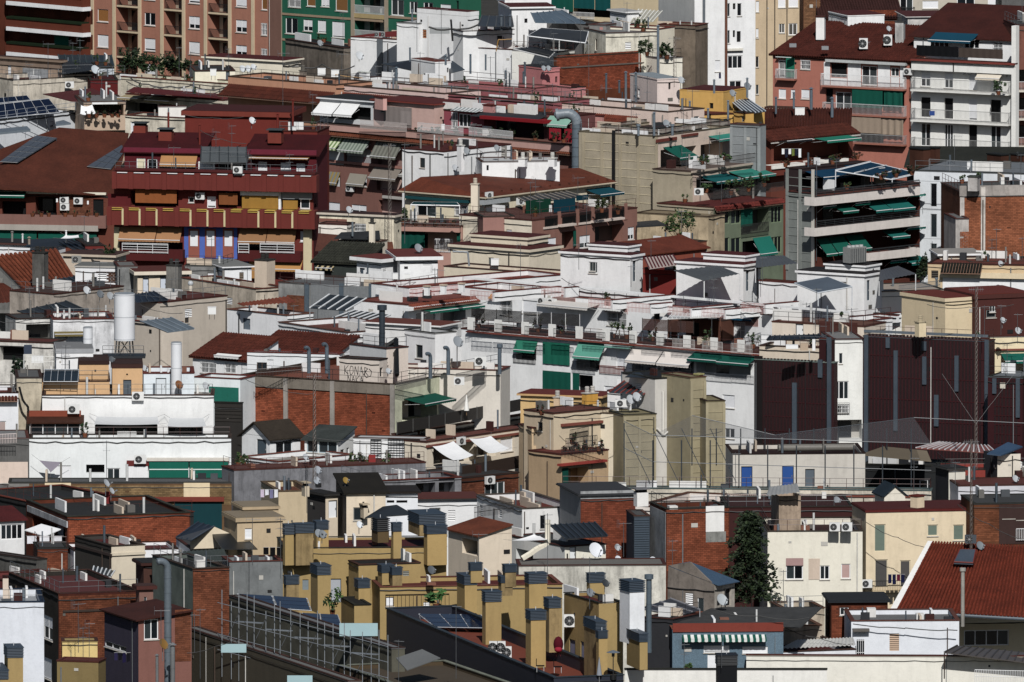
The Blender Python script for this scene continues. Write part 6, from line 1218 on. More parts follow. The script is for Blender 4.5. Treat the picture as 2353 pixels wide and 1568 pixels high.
s2 = Bld('house','lower tier of the broad white slab house with two green awnings',None,67,531,1008,1030,.5,'#e4e7ec','par','#b8b0a8',cop='#4a3a38',par=.9,dl=3); s2.win('R',126,1070,163,1104,'sh'); s2.win('R',198,1068,240,1088,'dk',.9); s2.win('R',246,1076,276,1104,'w2',sill=False); s2.band('R',292,1062,340,1105,.5,'#ececee','white_box'); s2.band('R',291,1060,342,1071,.55,'#7a2f2a','box_lid')
for a,c in ((343,433),(436,524)): s2.cur('R',a,c,1062,1104,.6,'#0c7a66','awning'); s2.band('R',a,1078,c,1080,.63,'#dfe8e4','awning_bar')
s2.band('R',337,1054,526,1060,.7,'#cfc8bd','awning_case'); s2.done()
for B,x,y,lab in ((s1,317,920,'on top of the upper slab wall'),(s1,169,950,'over the brown sheet sunroom roof'),(s2,322,1065,'above the white box of the lower slab')): ac(B.pt('R',x,y,.5 if y > 940 else .02),'air conditioner ' + lab,B.dR,B.nR,w_=.95,h=.7)
sail('long pale grey sail stretched under the upper slab wall',[(216,975,1024),(366,975,1024),(362,958,1014),(222,957,1014)],'#c8cacb',.12); sail('short pale grey sail at the end of the upper slab wall',[(384,980,1024),(474,980,1024),(468,960,1014),(390,960,1014)],'#c8cacb',.12); sail('folded lilac cloth hung like wings on the lower slab wall',[(90,1058,1034),(113,1080,1034),(116,1086,1034),(142,1062,1034)],'#a8a0b0',.05,'hung_cloth')
freerail('plant_rack','white woven bench front on the upper slab terrace',[(270,1005,1024),(313,1005,1024)],.45,'#d0d0ce',sp=.06); plant(186,204,968,1005,1024,'climbing plant with a bicycle wheel beside the sail','#2c4a2a','#47633a',n=90,leaf=.12)
ant(245,1013,1118,1046,kind=1); ant(1042 / 4 + 190,1088,1140,1060,kind=0)
b = Bld('house','left edge white house with a hanging roof of red tiles and grey blinds',None,-30,42,905,1010,3,'#dfe0e4','par','#8a3a30',dl=6); b.skirt('R',-20,40,912,922,.5,'#6a2c22'); b.win('R',-8,968,14,1008,'sh',mat='#a8928c'); b.win('R',44,964,62,986,'w1'); b.done()
b = Bld('house','narrow stained cream wall with a black pipe beside the slab house',None,38,96,870,1006,3,'#c9bca4','flat','#777',wk='old',dl=6); b.done(); cable([(44,890,1010),(52,920,1010),(64,935,1010),(66,960,1010)],'thick black drain snaking down the stained cream wall',.1,sag=0,group=None)
b = Bld('house','grey concrete balcony house below the left edge white house',None,-30,66,1010,1040,3,'#6f6e6c','flat','#999',wk='cr',dl=6); b.win('R',-10,1066,26,1110,'w1'); b.band('R',-20,1062,64,1110,.03,'#d8c3b4','blush_panel'); b.done(); freerail('balcony_railing','pale railing of the left edge white house',[(-5,1020,1044),(38,1018,1044)],.75,'#c8b8b4',sp=.12)
b = Bld('house','white house with a red tiled roof and white window grilles',443,566,None,828,925,52,'#eceaea','tileL','#702e22',rise=1.5,dr=4.2,ov=.25); b.win('L',461,832,497,858,'gr'); b.win('L',517,834,542,858,'gr'); b.awn('L',500,556,814,825,.5,'#dcdcd8'); b.done()
b = Bld('house','white garden house with a second red tiled roof and pipe stacks',590,768,None,815,915,58,'#e4e4e6','tileL','#6c2c22',rise=1.2,dr=3.6,ov=.25); b.done()
b = Bld('garden_wall','white painted lower wall with a green panel beside the slab house',446,552,None,872,1000,66,'#dfe6ec','par','#8a3a30',cop='#7a2f28',cat='wall',dr=3); b.band('L',480,890,548,925,.04,'#0d7362','green_panel'); b.done()
b = Bld('garden_wall','dark board fence beside the brick wall',493,556,None,928,1008,76,'#35322f','flat','#2a2826',cat='fence',dr=.3)
for i in range(5): b.band('L',494,931 + i * 8,555,937 + i * 8,.05,'#3a3632','board')
b.done()
b = Bld('house','white gabled wall with looping cables left of the ribbed canopies',522,660,720,726,838,44,'#e6e6e8','par','#8a4a3c',cop='#7a4438',par=.3); b.win('L',558,732,575,758,'dr',mat='#6a7682'); b.done(); sheet('tiled_roof','scalloped terracotta lean-to above the white gabled wall',[(560,704,832),(680,696,830),(660,682,822),(545,698,828)],'#8a4030',cat='roof',kind='tl',wav=.08)
g9 = Bld('house','grey ribbed metal wall between concrete piers over bare brick',640,922,None,668,812,58,'#9a9a98','flat','#777',wk='old',dr=6); g9.bricks('L',660,700,678,720,'#8a4a34'); g9.bricks('L',860,918,692,740,'#8a4a34'); g9.band('L',714,656,850,740,.06,'#84878a','ribbed_sheet',kind='mt')
for x in (704,784,852): g9.band('L',x - 5,652,x + 5,742,.12,'#5c6a76','pier',kind='mt')
for i in range(40): x = 716 + i * 3.35; g9.band('L',x,658,x + 1.4,740,.1,'#8f9294','rib',kind='mt') if i % 1 == 0 and not 779 < x < 789 else None
g9.done()
sheet('glass_canopy','smaller ribbed glass canopy over the white yard',[(712,708,850),(795,714,850),(842,686,838),(757,677,838)],'#2e3438',ribs=4,rib_m='#dcdedf',posts=745); sheet('glass_canopy','larger ribbed glass canopy over the white yard',[(728,745,872),(823,753,872),(898,724,858),(815,713,858)],'#2b3034',ribs=6,rib_m='#dcdedf',posts=785)
b = Bld('house','white yard walls under the ribbed glass canopies',640,800,960,765,905,35,'#e2e2e2','par','#8a4a3c',cop='#6a4038',par=.4); b.win('L',722,722 + 50,734,810,'dr',mat='#4c5c6c'); b.done()
b = Bld('house','long low white wall with red coping behind the brick party wall',568,780,None,815,945,76,'#e0e2e4','par','#8a3a30',cop='#7a2f28',par=.35,dr=1.5); b.done()
b = Bld('rooftop_block','smooth white curved stair block behind the graffiti hut',930,1000,1048,768,985,40,'#e8e8ec','flat','#ccc'); b.done()
b = Bld('rooftop_block','cluttered white roof with red edges beside the big dish',840,1010,None,752,930,62,'#dedcda','slab','#8a4434',edge='#e4e2e0',th=.12); b.done()
flue(878,712,800,992,14,'tall dark steel flue with a drum collar behind the graffiti hut','#38434e','drum'); cable([(880,800,994),(910,780,994),(912,862,1006)],'black polished duct bending down the graffiti hut',.2,'#15171a',0,None)
gh = Bld('rooftop_hut','pinkish concrete hut with a dark roof behind the graffiti wall',803,888,938,803,1000,40,'#bfc2c4','flat','#55585c',wallR='#d8cabe'); gh.win('R',890 - 0,840,893,868,'dk'); gh.done()
g2 = Bld('rooftop_hut','beige hut wall sprayed with black graffiti letters',780,872,890,829,1005,62,'#cfc3b8','flat','#46494c',dr=2)
GL = {'K': [[(0,0),(0,1)],[(.9,1),(0,.45),(.9,0)]],'O': [[(.2,0),(0,.5),(.3,1),(.8,.9),(.9,.3),(.5,0),(.2,0)]],'N': [[(0,0),(.1,1),(.8,0),(.9,1)]],'A': [[(0,0),(.4,1),(.9,0)],[(.1,.4),(.8,.45)]],'R': [[(0,0),(0,1),(.8,.8),(0,.5),(.9,0)]],'C': [[(1,1),(0,.8),(0,.2),(1,0)]]}
for row,(txt,x0,y0,dx,h) in enumerate((('KONAR',792,840,11.5,20),('NAKA',799,863,9.5,15))):
 for i,ch in enumerate(txt):
  mb = MB()
  for st in GL[ch]: mb.tube([g2.pt('L',x0 + i * dx + px * dx * .8,y0 + h * (1 - py) + i * 1.0,.012) for px,py in st],.023,5)
  mb.build('graffiti_letter',M('#1d1d20','pt'),g2.e)
mb = MB(); mb.tube([g2.pt('L',x,y,.012) for x,y in ((842,852),(836,860),(842,868),(852,864),(854,854),(848,848))],.025,5); mb.build('graffiti_swirl',M('#1d1d20','pt'),g2.e); g2.win('R',873,845,880,866,'dk'); g2.done()
bw = Bld('apartment_house','brick party wall house with concrete piers and cream garden terraces',552,905,1150,884,1012,60,'#6a2e1e','par','#a05a44',cop='#4a3a34',wallR='#e6dfca',wk='br',par=.5,dr=9)
bw.bricks('L',556,902,897,1010,'#a04a2e',indiv=300); bw.band('L',553,875,904,897,.1,'#8b8175','concrete_band',kind='cr')
for x in (655,762,900): bw.band('L',x - 4,864 + (x - 555) * .06,x + 5,1012,.16,'#a39c94','pier',kind='cr')
bw.win('R',924,915,1004,965,'lo',2.0,mat='#3a3a38'); bw.awn('R',928,1000,910,938,2.0,'#06604f'); bw.win('R',1076,905,1106,958,'dr',mat='#1a1214'); bw.win('R',1006,908,1036,936,'lv',mat='#dcd2b8'); bw.band('R',1050,884,1140,888,.15,'#8a4a3c','ledge'); bw.done()
e = thing('garden_parasol','closed white parasol on the cream garden terrace','parasol',at(1072,955,1004)); mb = MB(); p = at(1072,955,1004); mb.cyl(p + UP * .4,p + UP * 1.7,.22,10,.03); mb.build('canopy',M('#e4e2dc','fb'),e); mb = MB(); mb.cyl(p,p + UP * 1.8,.03,6); mb.build('pole',M('#8a6a4a','pt'),e)
bt = Bld('house','cream terrace tier with a long dark reed balustrade',900,912,1215,1000,1022,55,'#ddd2c0','flat','#8a4a3c',dl=3,dr=6); bt.cur('R',914,1205,985,1012,.06,'#3c3835','reed_balustrade',.01); bt.done()
P = [at(912,998,1026),at(1205,942,980)]; e = thing('balustrade','dark reed balustrade along the cream garden terrace','railing',P[0]); mb = MB(); mb.box(P[0],P[1] - P[0],(0,.04,0),UP * .95); mb.build('reed_panel',M('#33302e','pt'),e); mb = MB(); n = 9
for i in range(n): q = P[0].lerp(P[1],i / (n - 1)); mb.cyl(q - UP * .05,q + UP * 1.02,.03,5)
mb.build('post',M('#6a6a68','mt'),e); plant(930,990,960,998,1014,'leafy lemon bush behind the dark reed balustrade','#46582a','#7a7a30',n=200,leaf=.14); plant(1120,1148,924,958,992,'dry flower heads on the cream terrace','#4a4034','#2e3024',n=120,leaf=.07)
bt2 = Bld('apartment_house','lower cream tier with two white sails and a brown reed balcony',930,980,1290,1018,1062,52,'#dccfba','flat','#8a4a3c',dl=3,dr=8); bt2.win('R',1150,1003,1178,1038,'sh'); bt2.win('R',996,1022,1090,1066,'lo',1.2,mat='#6a5a50'); bt2.band('R',982,1008,1210,1013,.15,'#8a4a3c','ledge'); bt2.win('R',1095,1010,1140,1050,'lo',1.2,mat='#5a5048'); bt2.done()
sail('white sail strung over the lower cream tier',[(1042,1058,1074),(1088,1046,1070),(1042,1014,1056),(994,1026,1062)],sag=.2); sail('second white sail further up the lower cream tier',[(1124,1042,1066),(1170,1030,1058),(1128,1002,1046),(1078,1008,1050)],sag=.2); ac(bt2.pt('R',1055,1022,.1),'air conditioner between the two white sails',bt2.dR,bt2.nR)
P = [at(1062,1100,1082),at(1278,1060,1050)]; e = thing('balustrade','brown reed balcony front below the white sails','railing',P[0]); mb = MB(); mb.box(P[0],P[1] - P[0],(0,.05,0),UP * 1.0); mb.build('reed_panel',M('#3e3029','pt'),e); mb = MB(); mb.box(P[0] - UP * .3,P[1] - P[0],(0,.6,0),UP * .28); mb.build('slab_edge',M('#ddd4c4','pl'),e)
b = Bld('house','brick flats with dark shutters under the brown reed balcony',None,1060,1192,1100,1090,40,'#6a3626','flat','#444',wk='br',dl=6,dr=8); b.bricks('R',1062,1190,1104,1150,'#7e4230'); b.win('R',1114,1108,1160,1140,'w3'); b.done(); ac(b.pt('R',1122,1112,.05),'air conditioner on the dark shuttered brick flats',b.dR,b.nR)
b = Bld('rooftop_block','pale parapet run with grey flues behind the brick party wall',905,1150,None,852,996,76,'#d8d0c4','par','#8a3a30',cop='#7a3a34',par=.3); b.done()
for x,yt,yb in ((710,808,858),(751,800,858),(989,822,870),(1030,808,862),(1148,798,860)): flue(x,yt,yb,1001,9,'grey hooked flue behind the brick party wall','#5f6c78','hook' if x != 1148 else 'drum',group='hooked flues behind the brick wall',elbow=-.3)
ac(at(1104,840,1000),'air conditioner on the pale parapet run',w_=.95,h=.75); ac(at(1055,884,1012),'air conditioner on the cream roof edge'); dish(1053,785,992,14,'large dark dish on a tall mast beside the white stair block',842,'#8a9096'); dish(893,853,1006,8,'grey dish beside the graffiti hut',866)
freerail('roof_railing','mesh roof railing over the cream terrace',[(910,900,1014),(978,884,1006)],.8,'#5a5654',sp=.1); freerail('roof_railing','second mesh roof railing over the cream terrace',[(1048,882,1004),(1118,868,998)],.8,'#5a5654',sp=.1); freerail('roof_railing','dark mesh railing left of the graffiti wall',[(588,866,1000),(694,858,1000)],.6,'#4a3a36',sp=.12)
b = Bld('house','white gabled house with a brown roof and blue-grey doors',556,620,690,1005,1052,40,'#ececee','gabR','#4a3c36',rise=1.1,dl=5,ov=.3); b.win('L',590,1010,612,1055,'dr',mat='#4a5a66'); b.win('R',634,1014,672,1058,'w2',sill=False,fc='#dfe4e8'); b.done()
b = Bld('sunroom','white sunroom with a grey sheet lean-to roof',700,776,815,1012,1056,66,'#e4e4e2','monoL','#55565a',rise=.8,dr=3); b.win('L',705,1012,730,1040,'w1',fc='#9fb0b8'); b.win('L',732,1014,774,1042,'w2',fc='#9fb0b8'); b.done()
b = Bld('garden_wall','white terrace wall with black lattice panels',812,978,None,1012,1058,78,'#ecebe9','flat','#ddd',cat='wall',dr=2)
for a,c in ((852,876),(892,965)): b.rail('L',a,c,1010,1062,.03,'#26282c',sp=.22,bw=.03); b.rail('L',a,c,1010,1062,.06,'#26282c',rows=9)
b.done()
b = Bld('garden_wall','white curved parapet with red coping before the sunroom',548,640,812,1062,1078,42,'#ecebe9','par','#b0a89e',cop='#7a3a32',par=.4,cat='wall',dl=3,dr=5); b.done()
b = Bld('house','long weathered grey wall rising past the lattice terrace',None,538,978,1082,1092,20,'#85858a','flat','#7a4a40',wk='old',dl=3); b.done(); b = Bld('house','grey walled yard with deep shadowed niches',None,824,1060,1108,1108,22,'#8c8c90','par','#7a3a30',cop='#7a3228',wk='old',dl=4); b.win('R',955,1110,1000,1135,'lo',1.2,mat='#9a9a9c'); b.win('R',1008,1095,1045,1135,'lo',1.2,mat='#9a9a9c'); b.done()
for x,w_ in ((812,10),(836,14),(890,16),(560,14),(548,8)): plant(x - w_,x + w_,1040,1072,1072,'plant on the lattice terrace','#2c4a28','#5a7038',n=130,leaf=.13,group='plants on the lattice terrace')
box_thing('garden_chair','red plastic chair before the black lattice','chair',855,1068,1074,16,22,.5,'#9a1f1c'); dish(731,1080,1096,10,'slanting dish against the long grey wall',1100,'#9aa0a8'); dish(728,1104,1112,10,'second slanting dish below the grey wall',1125,'#9aa0a8'); dish(703,1050,1080,8,'grey dish before the white sunroom',1064)
lattice(722,860,1115,1112,'tall dark lattice mast in front of the brick party wall',.3)
b = Bld('apartment_house','peach terraced flats with a red ledge and plant balcony',1204,1272,1400,952,1090,40,'#c4b094','flat','#8a4a3c',wallR='#cdbb9e',dl=3); b.win('R',1375,1013,1400,1056,'sh'); b.band('R',1292,970,1400,976,.2,'#8a4a3c','ledge'); b.balc('R',1382,1410,1058,1084,.6,'#dcc6a6','rail','#333'); b.done()
b = Bld('house','peach balcony block with a dark screen and red slab edge',1215,1290,1398,1046,1100,42,'#b99c78','flat','#8a3a30',wallR='#bfa07a',dl=3); b.win('R',1296,1075,1352,1118,'lo',1.2,mat='#8a6a48'); b.cur('R',1292,1306,1076,1120,.1,'#0c5a4c'); b.band('R',1290,1062,1396,1067,.5,'#a0382e','red_edge'); b.done()
b = Bld('house','dark screened balcony under the iron railings',None,1222,1290,985,1085,20,'#cdb08a','flat','#8a3a30',dl=3); b.win('R',1226,996,1280,1024,'dk',.6); b.done()
for i,(x0,x1,y) in enumerate(((1290,1388,1050),(1300,1372,1030),(1310,1352,1010),(1230,1276,966))): freerail('iron_railing','black iron railing with potted plants above the peach balcony',[(x0,y,1100 - i * 6),(x1,y - 8,1096 - i * 6)],.75,'#17181a',sp=.12)['group'] = 'black iron railings above the peach balcony'
for x,y in ((1300,1045),(1325,1040),(1350,1036),(1376,1034),(1315,1018),(1245,952)): plant(x - 12,x + 12,y - 26,y + 2,1092,'pot plant behind the black iron railing','#2f4228','#6a3a34',n=90,leaf=.11,group='pots behind the iron railing')
b = Bld('rooftop_hut','low red roofed hut with beige and yellow chimneys',1196,1380,None,915,1040,72,'#d2ad72','slab','#8a3228',edge='#c9a06a',th=.15); b.done(); chim(1272,1284,1290,915,935,1046,60,'beige chimney with a ringed pot on the low red roof','#d8b894','pots',capm='#b8b2aa'); chim(1337,1348,1374,906,930,1048,40,'mustard chimney with a ringed pot beside the beige one','#d39a2e','pots',capm='#b8b2aa')
b = Bld('house','cream house strip with a dark coping in front of the mustard chimney',1296,1430,None,952,1082,68,'#ded0b6','par',cop='#5a4038',par=.4); b.done()
b = Bld('house','white back house with a red ribbed glass roof and dishes',1396,1520,None,905,1060,66,'#e6e4e2','flat','#2a2e34',dr=5); b.done(); sheet('glass_roof','red ribbed glass lean-to beside the cement tower',[(1400,902,1072),(1478,908,1072),(1508,884,1062),(1435,876,1062)],'#38424a',ribs=6,rib_m='#8a3a30',cat='roof')
b = Bld('house','grey-white cement tower with a forked drainpipe',1430,1505,1590,872,1075,30,'#d3cec6','flat','#20242a',wallR='#c9c5be',dl=5); b.win('R',1566,980,1578,1012,'dk')
mb = MB(); mb.tube([b.pt('R',1524,900,.12),b.pt('R',1524,1000,.12),b.pt('R',1510,985,.12)],.1,8); mb.tube([b.pt('R',1526,1000,.12),b.pt('R',1562,970,.12)],.08,8); mb.build('drainpipe',M('#d8d4cc','pt'),b.e); b.done()
sheet('metal_roof','near-black flat roof sheet on the cement tower',[(1436,866,1072),(1590,874,1072),(1580,858,1058),(1460,854,1058)],'#171a20',cat='roof')
p1 = Bld('house','yellow-tan panelled wall right of the cement tower',None,1586,1622,870,1082,34,'#a69a7a','flat','#a0946c',wk='pn',dl=4); panelled(p1,'R',1590,1620,876,1115,1,'#aca080',0); p1.done(); p1 = Bld('house','lower yellow-tan panelled wall next to the white balcony house',None,1622,1666,924,1086,14,'#a69a7a','flat','#a0946c',wk='pn',dl=4); panelled(p1,'R',1625,1664,928,1115,1,'#aca080',0); p1.done(); p1 = Bld('house','yellow-tan panelled wall left of the cement tower',None,1432,1508,956,1088,20,'#a69a7a','flat','#a0946c',wk='pn',dl=4); panelled(p1,'R',1436,1504,958,1118,2,'#aca080',0); p1.done()
chim(1596,1606,1616,862,880,1078,45,'yellow-tan chimney stub at the top of the panelled wall','#c2b07c','flat',capm='#b0a070')
for x,y in ((1450,918),(1464,912)): dish(x,y,1084,12,'pale dish beside the ribbed red lean-to',y + 24,group='pair of dishes at the red lean-to')
ac(at(1428,935,1082),'twin white air conditioner below the ribbed red lean-to',w_=1.0,h=.6)
b = Bld('sports_hall','cream flat hall with blue doors behind a tall wire net',None,1684,1988,1046,1140,4,'#e8e0d4','par','#4a2a28',par=.3,dl=7)
for x0,x1,y0,c in ((1703,1729,1072,'#2562bc'),(1797,1824,1070,'#2562bc'),(1850,1872,1078,'#6f7c88')): b.win('R',x0,y0,x1,1118,'dr',mat=c)
b.done(); e = thing('ventilation_duct','polished horizontal steel duct on the cream hall roof','duct',at(1880,1040,1128)); mb = MB(); mb.cyl(at(1788,1030,1130),at(1962,1028,1126),9 / 31,16); mb.build('pipe',M('#8c8880','mt'),e)
b = Bld('house','long cream roof ledge with a red coping at the foot of the net',1290,2140,None,1128,1165,86,'#d6ccba','par','#9a3a2c',cop='#5c6a74',par=.3,dr=1.5,wk='old'); b.band('L',1640,1138,2100,1142,.1,'#8a4a3c','ledge'); b.done()
e = thing('net_cage','tall wire net cage with steel posts around the roof court','fence',at(1700,1120,1162)); posts = [(x,1012 - 40 * (x < 1500) + (12 if x > 1650 else 0),1118,1158) for x in range(1434,2140,66)] + [(x,985 + (x - 1640) * -.0,1070,1120) for x in range(1590,2100,56)]
for x,yt,yb,g in posts: mb = MB(); mb.cyl(at(x,yb,g),at(x,yt,g),.05,6); mb.build('post',M('#3c454d','mt'),e)
Q_ = []; F = [at(1434,968,1158),at(1500,1000,1158),at(2140,1020,1158)]; K = [at(1590,955,1120),at(1780,1000,1120),at(2100,960,1105),at(2400,975,1105)]
for a,c in zip(F[:-1],F[1:]): Q_ += [(a,c),(a - UP * 2.1,c - UP * 2.1)]
for a,c in zip(K[:-1],K[1:]): Q_.append((a,c))
for x in range(1434,1640,66): Q_.append((at(x,985,1158),at(x + 60,1110,1158)))
for a,c in Q_: mb = MB(); mb.cyl(a,c,.03,5); mb.build('wire',M('#4a525a','mt'),e)
mb = MB(); lo = [at(1434,1118,1158),at(1500,1118,1158),at(2140,1118,1158)]
mb.q(lo[0],lo[1],F[1],F[0])
for a,c,d,f in ((F[1],F[2].lerp(F[1],.55),K[1],K[0]),(F[2].lerp(F[1],.55),F[2],K[2],K[1])): mb.q(a,c,d,f)
mb.build('net',mesh_net(),e)
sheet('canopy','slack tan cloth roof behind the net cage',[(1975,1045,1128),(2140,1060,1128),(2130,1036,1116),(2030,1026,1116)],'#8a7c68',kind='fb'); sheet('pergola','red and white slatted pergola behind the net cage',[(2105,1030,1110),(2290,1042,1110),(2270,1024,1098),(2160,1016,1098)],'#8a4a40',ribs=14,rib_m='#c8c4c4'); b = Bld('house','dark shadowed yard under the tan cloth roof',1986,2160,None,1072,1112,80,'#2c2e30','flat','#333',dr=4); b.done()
lattice(2242,660,1110,1150,'very tall thin guyed radio mast on the right',.25); cable([(2242,975,1150),(2165,860,1150)],'thin guy wire of the radio mast',.012,'#8a8a8a',0,None); cable([(2242,975,1150),(2330,860,1150)],'second guy wire of the radio mast',.012,'#8a8a8a',0,None)
b = Bld('rooftop_hut','leaning cream stair hut with a blue slanted roof',2260,2292,2345,1045,1165,20,'#3a3a40','none',wallR='#dcd2c2',dl=3); b.done(); sheet('metal_roof','blue slanted roof of the leaning stair hut',[(2268,1042,1168),(2300,1046,1168),(2350,1026,1160),(2316,1016,1160)],'#37506c',cat='roof',t=.1)  # cream hut's left wall is coloured dark to stand for shade
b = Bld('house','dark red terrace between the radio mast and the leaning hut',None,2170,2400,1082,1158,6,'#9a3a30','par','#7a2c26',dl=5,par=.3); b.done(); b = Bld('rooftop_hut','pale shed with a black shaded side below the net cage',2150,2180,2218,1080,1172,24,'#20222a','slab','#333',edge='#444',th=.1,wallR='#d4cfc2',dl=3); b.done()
b = Bld('house','lilac-white wall with round vents and brick stub at the right',None,2202,2400,1118,1185,8,'#c9c8ce','flat','#7a3a32',dl=5); b.done(); dish(2334,1100,1180,9,'dish on the lilac-white wall',1116)
b = Bld('house','cream house with green rolled blinds under a dark red roof',1958,1990,2238,1178,1290,10,'#decbaa','slab','#6a201c',edge='#6a201c',th=.15,ov=.08,dl=6); b.win('R',2009,1205,2035,1268,'cl',mat='#66786a',fc='#d8c8a8'); b.win('R',2131,1206,2155,1232,'cl',mat='#66786a',fc='#d8c8a8'); b.win('R',2190,1206,2215,1242,'cl',mat='#66786a',fc='#d8c8a8'); b.win('R',2010,1286,2040,1350,'cl',mat='#4a4644',fc='#d8c8a8'); b.win('R',2068,1288,2092,1350,'cl',mat='#4a4644',fc='#d8c8a8'); b.balc('R',2005,2090,1335,1362,.5,'#c8b490','rail','#333'); b.done(); ac(b.pt('R',1990,1350,.05),'air conditioner beside the dark rolled blinds',b.dR,b.nR)
chim(2092,2108,2124,1142,1172,1286,45,'cream chimney rising from the dark red roof','#dcc8a8','flat',capm='#7a2a24'); laundry(2040,2080,1320,1296,'dark blue washing below the rolled blinds',('#1f2450','#1f2450','#7a2040','#1f2450'),22)
b = Bld('house','cream house with two white framed windows and a maroon roof terrace',None,1764,1982,1222,1300,3,'#e3ddcc','par','#4a2624',cop='#4a3c38',par=.5,dl=9); b.win('R',1806,1300,1845,1332,'w2',fc='#f2f2f2'); b.cur('R',1806,1846,1283,1300,.05,'#c09a96','blind',.005); b.win('R',1884,1300,1906,1332,'w2'); b.band('R',1858,1284,1884,1332,.03,'#cdb9a6','tiled_patch'); b.win('R',1933,1296,1954,1330,'cl',mat='#b8948e'); b.done()
b = Bld('house','maroon roof terrace with tan hut behind the two windowed house',None,1672,1960,1168,1262,4,'#4a2422','flat','#4f2622',dl=7); b.done(); b = Bld('rooftop_hut','tan stone hut with a striped corrugated roof',1772,1790,1840,1140,1290,10,'#b09a84','none',dl=3,wk='old'); b.done(); sheet('canopy','striped corrugated roof of the tan stone hut',[(1760,1140,1294),(1838,1132,1294),(1832,1112,1284),(1768,1120,1284)],'#9a9a98',wav=.06)
for x in (1918,1946): ac(at(x,1220,1302),'grey air conditioner on the maroon roof terrace',w_=.8,h=.65,group='air conditioners on the maroon terrace')
b = Bld('rooftop_hut','small cream gabled hut with a dark blue slope',2010,2032,2080,1136,1245,14,'#e0d8c8','gabL','#2b3a50',rise=.7,dl=2.5,ov=.2); b.done(); dish(1924,1150,1250,10,'grey dish before the small gabled hut',1172,'#8a9096'); dish(1740,1208,1296,10,'grey dish beside the dark conifer',1228,'#8a9096')
b = Bld('house','brick house with a grey awning at the right edge',None,2238,2400,1160,1298,8,'#84492f','flat','#555',wk='br',dl=6); b.bricks('R',2240,2296,1170,1245,'#8f4c30',indiv=0); b.band('R',2296,1160,2400,1250,.05,'#4a3430','dark_front'); b.win('R',2304,1168,2332,1192,'cl',mat='#6a6662'); b.win('R',2336,1165,2352,1195,'w1'); b.rail('R',2335,2390,1215,1242,.2,'#d8d8d8'); b.done()
b = Bld('house','house with a large bright red tiled roof and white verge',2030,2046,2440,1425,1452,8,'#d6c6a4','none',dl=9)
q = [at(2058,1402,1460),at(2440,1424,1466),at(2440,1262,1420),at(2140,1248,1420)]; mb = MB(); mb.slab(q,(0,0,-.15)); rf = mb.build('roof',M('#6e2a18','tl'),b.e); tiles(rf,*[p + UP * .02 for p in q],M('#84301c','tl'),sp=.27,ln=.48,indiv=300)
mb = MB(); mb.slab([at(2046,1402,1461) + UP * .1,at(2060,1403,1461) + UP * .1,at(2144,1247,1420) + UP * .1,at(2132,1246,1420) + UP * .1],(0,0,-.5)); mb.build('verge',M('#e2e0dc','pl'),rf); mb = MB(); mb.cyl(q[0] - UP * .12,q[1] - UP * .12,.16,8); mb.build('gutter',M('#5c6670','mt'),rf); b.band('R',2060,1420,2400,1432,.2,'#e6e0cc','fascia'); b.win('R',2215,1448,2318,1484,'w4',sill=False,fc='#f0f0f0'); b.done()
sheet('skylight','tilted grey roof hatch on the large red tiled roof',[(2192,1290,1436),(2236,1292,1436),(2242,1262,1428),(2206,1262,1428)],'#4a5664',frame='#7a2a20',cat='skylight',t=.2); dish(2253,1254,1424,11,'grey dish on the ridge of the large red tiled roof',1272,'#7a8288'); lattice(2231,1010,1275,1425,'dark lattice mast on the large red tiled roof',.2); flue(2212,1312,1440,1500,9,'tall pale concrete pipe before the large red tiled roof','#a09c94','drum',kind='cr'); ac(at(2230,1248,1424),'dark equipment box on the ridge of the red tiled roof',white='#4a525a')
b = Bld('house','long white house with a rusty shutter and a black grid door',None,1956,2204,1428,1510,3,'#dde0e6','par','#8a8a8a',cop='#6a3a34',par=.35,dl=7); b.win('R',2044,1456,2066,1496,'lv',mat='#c2a48a'); b.win('R',1968,1470,1986,1530,'gr',fc='#222'); b.band('R',1960,1446,1998,1452,.5,'#6c6660','door_hood'); b.done(); cable([(1960,1434,1512),(2080,1444,1512),(2200,1448,1512)],'black cable along the long white house',.04,sag=.1,group=None)
b = Bld('house','brick shed with a small white window and slate roof',None,1910,2040,1385,1480,4,'#6a3222','slab','#30343a',edge='#2c3036',th=.1,wk='br',dl=5); b.bricks('R',1912,2035,1390,1480,'#8a4028',indiv=0); b.win('R',1930,1396,1950,1414,'w2',fc='#f0f0f0'); b.done()
b = Bld('house','peeling stained yard walls left of the brick shed',1770,1800,1895,1400,1478,12,'#bfb09c','par','#4a4a48',cop='#6a4438',wk='old',dl=6); b.done(); b = Bld('house','lower peeling wall with black mould streaks',1770,1798,1888,1440,1500,12,'#c4b4a0','par','#4a4a48',cop='#6a4438',wk='old',dl=4); b.done()
sheet('canopy','striped white corrugated canopy beside the black grid door',[(1790,1492,1530),(1966,1484,1526),(1960,1466,1514),(1830,1472,1518)],'#c8c6c0',wav=.08,posts=1520)
b = Bld('garden_wall','long white terrace wall across the lower right corner',None,1715,2420,1508,1548,-2,'#e4e0d4','flat','#c8c0b0',dl=.5,cat='wall'); b.done(); b = Bld('garden_wall','white terrace room walls with a dark red floor',1690,1770,1966,1500,1534,16,'#dfe0e4','par','#6a2220',cop='#5a3a34',par=.5,dl=3,cat='wall'); b.done()
sheet('pergola','dark reed pergola roof at the lower right',[(2170,1500,1556),(2420,1530,1556),(2420,1506,1544),(2200,1484,1544)],'#57504c',posts=1560,pm='#3a2a22',ribs=14,rib_m='#453f3b'); freerail('terrace_railing','white railing at the lower right corner',[(2240,1568,1570),(2400,1572,1570)],.9,'#d0d0d0',sp=.12)
